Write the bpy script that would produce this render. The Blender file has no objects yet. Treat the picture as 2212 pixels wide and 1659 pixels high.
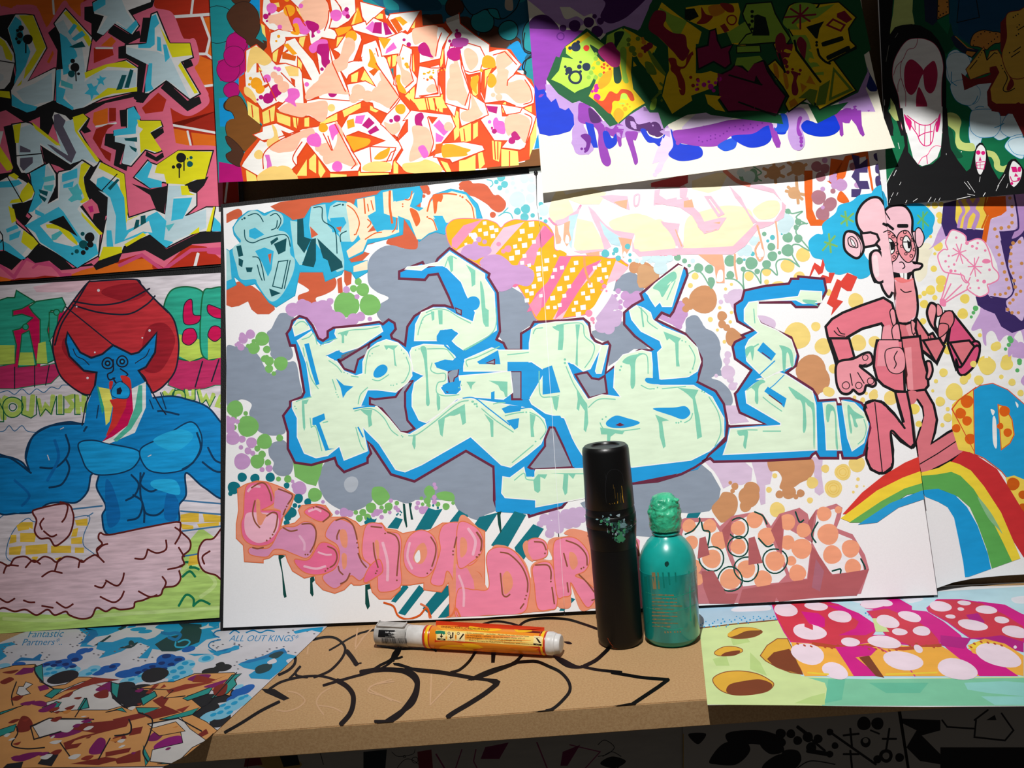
import bpy, bmesh, math, random
import numpy as np
from mathutils import Vector, Matrix
from mathutils.geometry import tessellate_polygon
random.seed(4)
SC = bpy.context.scene
COL = SC.collection
# ---------------------------------------------------------------- camera, world, light, exposure
W, H, F = 2212.0, 1659.0, 2200.0
PITCH, ROLL, CAMZ = math.radians(7.0), math.radians(4.3), 0.30
cam_data = bpy.data.cameras.new('camera')
cam_data.sensor_width = 36.0
cam_data.lens = 36.0 * F / W
cam_data.clip_start = 0.01
cam = bpy.data.objects.new('camera', cam_data)
COL.objects.link(cam)
CAMLOC = Vector((0, 0, CAMZ))
CAMROT = Matrix.Rotation(math.pi / 2 - PITCH, 3, 'X') @ Matrix.Rotation(-ROLL, 3, 'Z')
cam.matrix_world = Matrix.Translation(CAMLOC) @ CAMROT.to_4x4()
cam_data.dof.use_dof = False
SC.camera = cam
world = bpy.data.worlds.new('dim_room')
SC.world = world
world.use_nodes = True
world.node_tree.nodes['Background'].inputs[0].default_value = (1.0, 0.94, 0.88, 1)
world.node_tree.nodes['Background'].inputs[1].default_value = 0.065
LAMP = Vector((-0.01, 0.25, 0.92))
ld = bpy.data.lights.new('lamp_bulb', 'SPOT')
ld.energy = 45.0
ld.color = (1.0, 0.985, 0.96)
ld.shadow_soft_size = 0.0035
ld.spot_size = math.radians(82)
ld.spot_blend = 1.0
lo = bpy.data.objects.new('lamp_bulb', ld)
COL.objects.link(lo)
lo.location = LAMP
lo.rotation_euler = (Vector((0.11, 0.89, 0.27)) - LAMP).to_track_quat('-Z', 'Y').to_euler()
SC.view_settings.view_transform = 'Standard'
SC.view_settings.look = 'None'
SC.view_settings.exposure = 0.0
SC.view_settings.gamma = 1.0
SC.view_settings.use_curve_mapping = False

# ---------------------------------------------------------------- helpers
def ray(x, y):
    v = Vector(((x - W / 2) / F, (H / 2 - y) / F, -1.0))
    return CAMROT @ v
class Plane:
    def __init__(s, p, n): s.p, s.n = Vector(p), Vector(n).normalized()
    def hit(s, x, y, lift=0.0):
        r = ray(x, y)
        return CAMLOC + r * ((s.p - CAMLOC).dot(s.n) + lift) / r.dot(s.n)
LEDGE = Plane((0, 0, 0), (0, 0, 1))
bl, br = LEDGE.hit(480, 1368), LEDGE.hit(2025, 1296)
LEAN = math.radians(18)
along = (br - bl).normalized()
back = Vector((-along.y, along.x, 0))
upv = (Vector((0, 0, 1)) * math.cos(LEAN) + back * math.sin(LEAN))
BN = along.cross(upv).normalized()          # towards the camera
if BN.y > 0: BN = -BN
BOOK = Plane(bl, BN)

def srgb(h):
    h = h.lstrip('#')
    if len(h) == 3: h = ''.join(c * 2 for c in h)
    v = [int(h[i:i + 2], 16) / 255 for i in (0, 2, 4)]
    return [c / 12.92 if c <= 0.04045 else ((c + 0.055) / 1.055) ** 2.4 for c in v]

def mat(name, color, rough=0.6, spec=0.3, noise=0.0, nscale=60, color2=None, metal=0.0, bump=0.0, coat=0.0, stretch=None, bscale=None):
    m = bpy.data.materials.new(name); m.use_nodes = True
    nt = m.node_tree; b = nt.nodes['Principled BSDF']
    c = (*srgb(color), 1) if isinstance(color, str) else (*color, 1)
    b.inputs['Base Color'].default_value = c
    b.inputs['Roughness'].default_value = rough
    b.inputs['Specular IOR Level'].default_value = spec
    b.inputs['Metallic'].default_value = metal
    b.inputs['Coat Weight'].default_value = coat
    tc = nt.nodes.new('ShaderNodeTexCoord')
    mp = nt.nodes.new('ShaderNodeMapping')
    if stretch: mp.inputs['Scale'].default_value = stretch
    nt.links.new(tc.outputs['Object'], mp.inputs['Vector'])
    if noise or color2:
        n = nt.nodes.new('ShaderNodeTexNoise'); n.inputs['Scale'].default_value = nscale; n.inputs['Detail'].default_value = 6
        nt.links.new(mp.outputs[0], n.inputs['Vector'])
        r = nt.nodes.new('ShaderNodeValToRGB')
        c2 = (*srgb(color2), 1) if color2 else (*[min(1, v * (1 - noise)) for v in c[:3]], 1)
        r.color_ramp.elements[0].position = 0.35; r.color_ramp.elements[0].color = c2
        r.color_ramp.elements[1].position = 0.62; r.color_ramp.elements[1].color = c
        nt.links.new(n.outputs['Fac'], r.inputs[0]); nt.links.new(r.outputs[0], b.inputs['Base Color'])
    if bump:
        n2 = nt.nodes.new('ShaderNodeTexNoise'); n2.inputs['Scale'].default_value = bscale or nscale * 3; n2.inputs['Detail'].default_value = 4
        nt.links.new(mp.outputs[0], n2.inputs['Vector'])
        bp = nt.nodes.new('ShaderNodeBump'); bp.inputs['Strength'].default_value = bump; bp.inputs['Distance'].default_value = 0.001
        nt.links.new(n2.outputs['Fac'], bp.inputs['Height']); nt.links.new(bp.outputs[0], b.inputs['Normal'])
    return m

def ink_material(name, lo=0.93, hi=1.04, rough=0.55, sc=(40, 40, 150), rot=(0.3, 0.5, 0.2)):
    """felt pen ink: the stored pigment colour with faint streaks and blotches of the pen"""
    m = bpy.data.materials.new(name); m.use_nodes = True
    nt = m.node_tree; b = nt.nodes['Principled BSDF']
    a = nt.nodes.new('ShaderNodeAttribute'); a.attribute_name = 'pigment'
    tc = nt.nodes.new('ShaderNodeTexCoord')
    mp = nt.nodes.new('ShaderNodeMapping'); mp.inputs['Scale'].default_value = sc; mp.inputs['Rotation'].default_value = rot
    n = nt.nodes.new('ShaderNodeTexNoise'); n.inputs['Scale'].default_value = 1.4; n.inputs['Detail'].default_value = 5
    r = nt.nodes.new('ShaderNodeMapRange'); r.inputs['From Min'].default_value = 0.3; r.inputs['From Max'].default_value = 0.7
    r.inputs['To Min'].default_value = lo; r.inputs['To Max'].default_value = hi
    mx = nt.nodes.new('ShaderNodeVectorMath'); mx.operation = 'SCALE'
    nt.links.new(tc.outputs['Object'], mp.inputs[0]); nt.links.new(mp.outputs[0], n.inputs['Vector'])
    nt.links.new(n.outputs['Fac'], r.inputs['Value']); nt.links.new(a.outputs['Color'], mx.inputs[0])
    nt.links.new(r.outputs[0], mx.inputs['Scale']); nt.links.new(mx.outputs[0], b.inputs['Base Color'])
    b.inputs['Roughness'].default_value = rough; b.inputs['Specular IOR Level'].default_value = 0.12
    return m
INK = ink_material('felt_pen_ink')
INK_STREAKY = ink_material('streaky_felt_pen_ink', 0.78, 1.16, 0.6, (30, 30, 260), (0.3, 0.9, 0.2))
PAPER = mat('sketch_paper', '#f4f4f6', 0.75, 0.2, noise=0.03, nscale=900)
PAPER_CREAM = mat('cream_paper', '#efe9d8', 0.75, 0.2, noise=0.03, nscale=900)
BLACK_COVER = mat('black_book_cover', '#101012', 0.55, 0.4, bump=0.3, nscale=300)

def empty(name, loc, label=None, cat=None, group=None, kind=None):
    o = bpy.data.objects.new(name, None); COL.objects.link(o); o.location = loc; o.empty_display_size = 0.02
    tag(o, label, cat, group, kind); return o
def tag(o, label=None, cat=None, group=None, kind=None):
    if label: o['label'] = label
    if cat: o['category'] = cat
    if group: o['group'] = group
    if kind: o['kind'] = kind
    return o
def mesh_obj(name, me, parent=None, material=None):
    o = bpy.data.objects.new(name, me); COL.objects.link(o)
    if material: me.materials.append(material)
    if parent:
        o.parent = parent; o.matrix_parent_inverse = parent_inv(parent)
    return o
def proj(P):
    v = CAMROT.transposed() @ (P - CAMLOC)
    return (W / 2 + F * v.x / -v.z, H / 2 - F * v.y / -v.z)
def parent_inv(p):
    m = Matrix.Translation(p.location) if p.parent is None else Matrix.Identity(4)
    return m.inverted()
def from_bm(name, bm, parent=None, material=None, smooth=False):
    me = bpy.data.meshes.new(name); bm.normal_update(); bm.to_mesh(me); bm.free()
    if smooth:
        for p in me.polygons: p.use_smooth = True
    return mesh_obj(name, me, parent, material)

def catmull(pts, closed, k=5):
    n = len(pts); out = []
    rng = range(n) if closed else range(n - 1)
    for i in rng:
        if closed: p0, p1, p2, p3 = pts[i - 1], pts[i], pts[(i + 1) % n], pts[(i + 2) % n]
        else: p0, p1, p2, p3 = pts[max(i - 1, 0)], pts[i], pts[i + 1], pts[min(i + 2, n - 1)]
        L = math.dist(p1, p2); kk = max(3, min(10, int(L / 3)))
        for j in range(kk):
            t = j / kk
            out.append(tuple(0.5 * ((2 * p1[a]) + (-p0[a] + p2[a]) * t + (2 * p0[a] - 5 * p1[a] + 4 * p2[a] - p3[a]) * t * t + (-p0[a] + 3 * p1[a] - 3 * p2[a] + p3[a]) * t ** 3) for a in (0, 1)))
    if not closed: out.append(tuple(pts[-1]))
    return out

def ribbon(pts, w, closed=False):
    """outline strip of a pen stroke: list of quads as vertex list and faces"""
    q = [pts[0]]
    for p in pts[1:]:
        if math.dist(p, q[-1]) > 0.4: q.append(p)
    if closed and len(q) > 2 and math.dist(q[0], q[-1]) < 0.4: q.pop()
    n = len(q)
    if n < 2: return [], []
    V, Fc = [], []
    h = w / 2
    def nrm(a, b):
        L = math.dist(a, b) or 1; return (-(b[1] - a[1]) / L, (b[0] - a[0]) / L)
    for i in range(n):
        if closed or 0 < i < n - 1:
            n1, n2 = nrm(q[i - 1], q[i]), nrm(q[i], q[(i + 1) % n])
            mx, my = n1[0] + n2[0], n1[1] + n2[1]; L = math.hypot(mx, my)
            if L < 0.35: mx, my, s = n1[0], n1[1], 1.0
            else: mx, my = mx / L, my / L; s = min(1.8, 2 / L)
        else:
            mx, my = nrm(q[i], q[i + 1]) if i == 0 else nrm(q[i - 1], q[i]); s = 1.0
        V.append((q[i][0] + mx * h * s, q[i][1] + my * h * s)); V.append((q[i][0] - mx * h * s, q[i][1] - my * h * s))
    for i in range(n if closed else n - 1):
        a, b = 2 * i, 2 * ((i + 1) % n)
        Fc.append((a, a + 1, b + 1, b))
    if not closed and w > 2:
        for i, j, sg in ((0, 1, 1), (n - 1, n - 2, -1)):
            L = math.dist(q[i], q[j]); dx, dy = (q[i][0] - q[j][0]) / L, (q[i][1] - q[j][1]) / L
            a, b = 2 * i, 2 * i + 1
            va, vb = V[a], V[b]
            k = len(V)
            V.append((va[0] * .85 + vb[0] * .15 + dx * h * .7, va[1] * .85 + vb[1] * .15 + dy * h * .7))
            V.append((va[0] * .15 + vb[0] * .85 + dx * h * .7, va[1] * .15 + vb[1] * .85 + dy * h * .7))
            Fc.append((a, k, k + 1, b))
    return V, Fc

_txt = {}
def text_mesh(body):
    if body not in _txt:
        cu = bpy.data.curves.new('lettering', 'FONT'); cu.body = body; cu.resolution_u = 2
        o = bpy.data.objects.new('lettering', cu); COL.objects.link(o)
        dg = bpy.context.evaluated_depsgraph_get()
        me = o.evaluated_get(dg).to_mesh()
        _txt[body] = ([(v.co.x, v.co.y) for v in me.vertices], [tuple(p.vertices) for p in me.polygons])
        o.evaluated_get(dg).to_mesh_clear()
        bpy.data.objects.remove(o); bpy.data.curves.remove(cu)
    return _txt[body]

class Art:
    """parses a drawing written as text: every shape is a flat piece of ink lying on its sheet"""
    def __init__(s, text, pal=None, gain=1.0, tint=(1, 1, 1), step=6e-6):
        s.parts = {}; s.order = []; s.gain = gain; s.tint = tint; s.pal = dict(PAL); s.pal.update(pal or {})
        s.boxes = []; s.step = step
        s.T = (0.0, 0.0, 1.0); s.cur = 'ink_drawing'
        s.parse(text)
    def color(s, c):
        h = s.pal.get(c, c)
        v = srgb(h)
        return [min(0.92, max(0.002, x * s.gain * t)) for x, t in zip(v, s.tint)]
    def layer(s, pts):
        xs = [p[0] for p in pts]; ys = [p[1] for p in pts]
        b = (min(xs), min(ys), max(xs), max(ys)); L = 1
        for (bb, l) in s.boxes:
            if l >= L and bb[0] < b[2] and bb[2] > b[0] and bb[1] < b[3] and bb[3] > b[1]: L = l + 1
        s.boxes.append((b, L)); return L
    def add(s, V, Fc, c):
        if not V: return
        s.parts.setdefault(s.cur, []).append((V, Fc, s.color(c), s.layer(V)))
    def fill(s, pts, c):
        if len(pts) < 3: return
        tri = tessellate_polygon([[Vector((x, y, 0)) for x, y in pts]])
        s.add(pts, [tuple(t) for t in tri], c)
    def parse(s, text):
        for ln in text.strip().split('\n'):
            tk = ln.split()
            if not tk or tk[0].startswith('#'): continue
            op = tk[0]
            if op == 'T': s.T = (float(tk[1]), float(tk[2]), float(tk[3]) / 221.2); continue
            if op == 'G': s.cur = tk[1]; continue
            if op == 't':
                c, size, tx, ty, ang = tk[1], *[float(a) for a in tk[2:6]]
                body = ' '.join(tk[6:]); sh = 0.45 if body[0] == '~' else 0.0
                V, Fc = text_mesh(body.lstrip('~')); V = [(u + sh * v, v) for u, v in V]
                x0, y0, k = s.T; a = math.radians(ang); sz = size * k
                P = [(x0 + tx * k + (u * math.cos(a) - v * math.sin(a)) * sz, y0 + ty * k - (u * math.sin(a) + v * math.cos(a)) * sz) for u, v in V]
                s.add(P, Fc, c); continue
            c = tk[1]; outl = None
            if '/' in c: c, outl = c.split('/')
            nums = []
            rest = tk[2:]
            x0, y0, k = s.T
            if op in 'lc':
                w = float(rest[0]) * k; rest = rest[1:]
            segs = ' '.join(rest).split(';')
            for sg in segs:
                v = [float(a) for a in sg.split()]
                if op == 'q':
                    for i in range(0, len(v) - 2, 3):
                        cx, cy, r = x0 + v[i] * k, y0 + v[i + 1] * k, v[i + 2] * k
                        s.add([(cx - r, cy - r * .7), (cx + r * .9, cy - r), (cx + r, cy + r * .8), (cx - r * .8, cy + r)], [(0, 1, 2, 3)], c)
                    continue
                if op == 'd' or op == 'e':
                    st = 3 if op == 'd' else 5
                    for i in range(0, len(v) - st + 1, st):
                        cx, cy = x0 + v[i] * k, y0 + v[i + 1] * k
                        rx = v[i + 2] * k; ry = (v[i + 3] * k if op == 'e' else rx); an = math.radians(v[i + 4]) if op == 'e' else 0
                        n = 8 if rx < 2.2 else (12 if rx < 6 else 22)
                        P = []
                        for j in range(n):
                            t = 2 * math.pi * j / n; wob = 1 + (0.03 * math.sin(3 * t + cx) if n > 12 else 0)
                            a, b = rx * wob * math.cos(t), ry * wob * math.sin(t)
                            P.append((cx + a * math.cos(an) - b * math.sin(an), cy + a * math.sin(an) + b * math.cos(an)))
                        if c != '-': s.add(P, [tuple(range(n))], c)
                        if outl:
                            oc, ow = outl.split(':'); V, Fc = ribbon(P, float(ow) * k, True); s.add(V, Fc, oc)
                    continue
                P = [(x0 + v[i] * k, y0 + v[i + 1] * k) for i in range(0, len(v) - 1, 2)]
                if len(P) < 2: continue
                if op in 'fs':
                    if op == 's': P = catmull(P, True)
                    if c != '-': s.fill(P, c)
                    if outl:
                        oc, ow = outl.split(':'); V, Fc = ribbon(P, float(ow) * k, True); s.add(V, Fc, oc)
                else:
                    if op == 'c': P = catmull(P, False)
                    V, Fc = ribbon(P, w); s.add(V, Fc, c)
    def build(s, parent, surf, clip, grid=None, material=None):
        """surf(x, y, lift) gives the place on the sheet; clip = convex polygon of the sheet"""
        for name, shapes in s.parts.items():
            bm = bmesh.new(); lay = bm.verts.layers.float_color.new('pigment'); zl = bm.verts.layers.float.new('zz')
            for V, Fc, c, L in shapes:
                vs = [bm.verts.new((x, y, 0)) for x, y in V]
                for v in vs: v[lay] = (*c, 1); v[zl] = L
                for f in Fc:
                    try: bm.faces.new([vs[i] for i in f])
                    except ValueError: pass
            n = len(clip)
            ar = sum(clip[i][0] * clip[(i + 1) % n][1] - clip[(i + 1) % n][0] * clip[i][1] for i in range(n))
            for i in range(n):
                a, b = clip[i], clip[(i + 1) % n]
                nx, ny = (b[1] - a[1], -(b[0] - a[0]))
                if ar < 0: nx, ny = -nx, -ny
                bmesh.ops.bisect_plane(bm, geom=bm.verts[:] + bm.edges[:] + bm.faces[:], dist=1e-5, plane_co=(a[0], a[1], 0), plane_no=(nx, ny, 0), clear_outer=True)
            if grid:
                for axis, lst in enumerate(grid):
                    for g in lst:
                        no = (1, 0, 0) if axis == 0 else (0, 1, 0)
                        bmesh.ops.bisect_plane(bm, geom=bm.verts[:] + bm.edges[:] + bm.faces[:], dist=1e-5, plane_co=(g, g, 0), plane_no=no)
            if not bm.verts: bm.free(); continue
            for v in bm.verts:
                v.co = surf(v.co.x, v.co.y, 6e-5 + s.step * v[zl])
            bm.faces.ensure_lookup_table()
            for f in bm.faces:
                f.normal_update()
                if f.normal.dot(CAMLOC - f.calc_center_median()) < 0: f.normal_flip()
            o = from_bm(name, bm, parent, material or INK)
            if any(w in name for w in STUFFY): o['kind'] = 'stuff'

def sheet(parent, name, corners, surf, thick=0.0003, material=None, grid=None, label=None):
    """a sheet of paper: front and back faces and edge, cut from the given corner outline"""
    bm = bmesh.new()
    vs = [bm.verts.new((x, y, 0)) for x, y in corners]
    bm.faces.new(vs)
    if grid:
        for axis, lst in enumerate(grid):
            for g in lst:
                bmesh.ops.bisect_plane(bm, geom=bm.verts[:] + bm.edges[:] + bm.faces[:], dist=1e-5, plane_co=(g, g, 0), plane_no=((1, 0, 0) if axis == 0 else (0, 1, 0)))
    pts = {v: (v.co.x, v.co.y) for v in bm.verts}
    r = bmesh.ops.extrude_face_region(bm, geom=bm.faces[:])
    new = [g for g in r['geom'] if isinstance(g, bmesh.types.BMVert)]
    newset = set(new)
    for v in bm.verts:
        x, y = v.co.x, v.co.y
        v.co = surf(x, y, 0.0 if v in newset else -thick)
    bmesh.ops.recalc_face_normals(bm, faces=bm.faces[:])
    o = from_bm(name, bm, parent, material or PAPER)
    if label: o['label'] = label
    return o

def on(plane, lift):
    return lambda x, y, h=0.0: plane.hit(x, y, lift + h)
def drawing_sheet(name, corners, surf, text, label, cat, pal=None, gain=1.0, tint=(1, 1, 1), material=None, grid=None, thick=0.0003, group=None, clip=None):
    base = surf(*corners[-1])
    root = empty(name, base, label, cat, group)
    sheet(root, 'paper', corners, surf, thick, material, grid)
    Art(text, pal, gain, tint).build(root, surf, clip or corners, grid)
    return root
STUFFY = ('tube', 'spots', 'bubble', 'drips', 'stripes', 'marks', 'blots', 'vines', 'dots', 'ground', 'curves', 'sketch', 'clouds', 'lettering', 'words', 'lines', 'shapes', 'background', 'smears', 'green_and_red', 'details', 'brick')
PAL = dict(k='#1a1a1c', w='#f4f4f6')
# ---------------------------------------------------------------- setting: leaning backing board, ledge, dark lower wall
MDF = mat('raw_fibreboard', '#c09c70', 0.8, 0.15, color2='#b28c62', nscale=700, bump=0.12)
fe_l, fe_r = LEDGE.hit(0, 1621), LEDGE.hit(2212, 1461)
fe_dir = (fe_r - fe_l).normalized()
def box_from(name, pts_bottom, height, material, bevel=0.0, parent=None):
    bm = bmesh.new()
    vs = [bm.verts.new(p) for p in pts_bottom]
    f = bm.faces.new(vs)
    r = bmesh.ops.extrude_face_region(bm, geom=[f])
    for v in r['geom']:
        if isinstance(v, bmesh.types.BMVert): v.co.z += height
    bmesh.ops.recalc_face_normals(bm, faces=bm.faces[:])
    if bevel: bmesh.ops.bevel(bm, geom=bm.edges[:], offset=bevel, segments=2, affect='EDGES')
    return from_bm(name, bm, parent, material)
A, B = fe_l - fe_dir * 0.35, fe_r + fe_dir * 0.35
inw = Vector((-fe_dir.y, fe_dir.x, 0))
THK = 0.0185
ledge = empty('ledge', (0, 0.75, -THK), 'raw brown fibreboard ledge with black pen curves along its top', 'ledge')
# leaning panel behind everything
BACK = Plane(bl - BN * 0.030, BN)
q0 = bl - BN * 0.030
q0 = q0 - upv * ((q0.z - 0.0005) / upv.z)
cs = [q0 - along * 0.9, q0 + along * 1.5, q0 + along * 1.5 + upv * 0.72, q0 - along * 0.9 + upv * 0.72]
qb = q0 + Vector((BN.x, BN.y, 0)).normalized() * 0.0005
pts = [Vector((p.x, p.y, -THK)) for p in (A, B, qb + along * 1.2, qb - along * 0.75)]
box_from('board', pts, THK, MDF, 0.0006, ledge)
bm = bmesh.new(); vs = [bm.verts.new(c) for c in cs]; f = bm.faces.new(vs)
r = bmesh.ops.extrude_face_region(bm, geom=[f])
for v in r['geom']:
    if isinstance(v, bmesh.types.BMVert): v.co -= BN * 0.012
bmesh.ops.recalc_face_normals(bm, faces=bm.faces[:])
w_ = from_bm('wall_back', bm, None, mat('shade_toned_fibreboard', '#6f5a40', 0.8, 0.15, color2='#67523b', nscale=600))  # fibreboard colour darkened to stand in for the shade behind the sheets
tag(w_, kind='structure')
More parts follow.
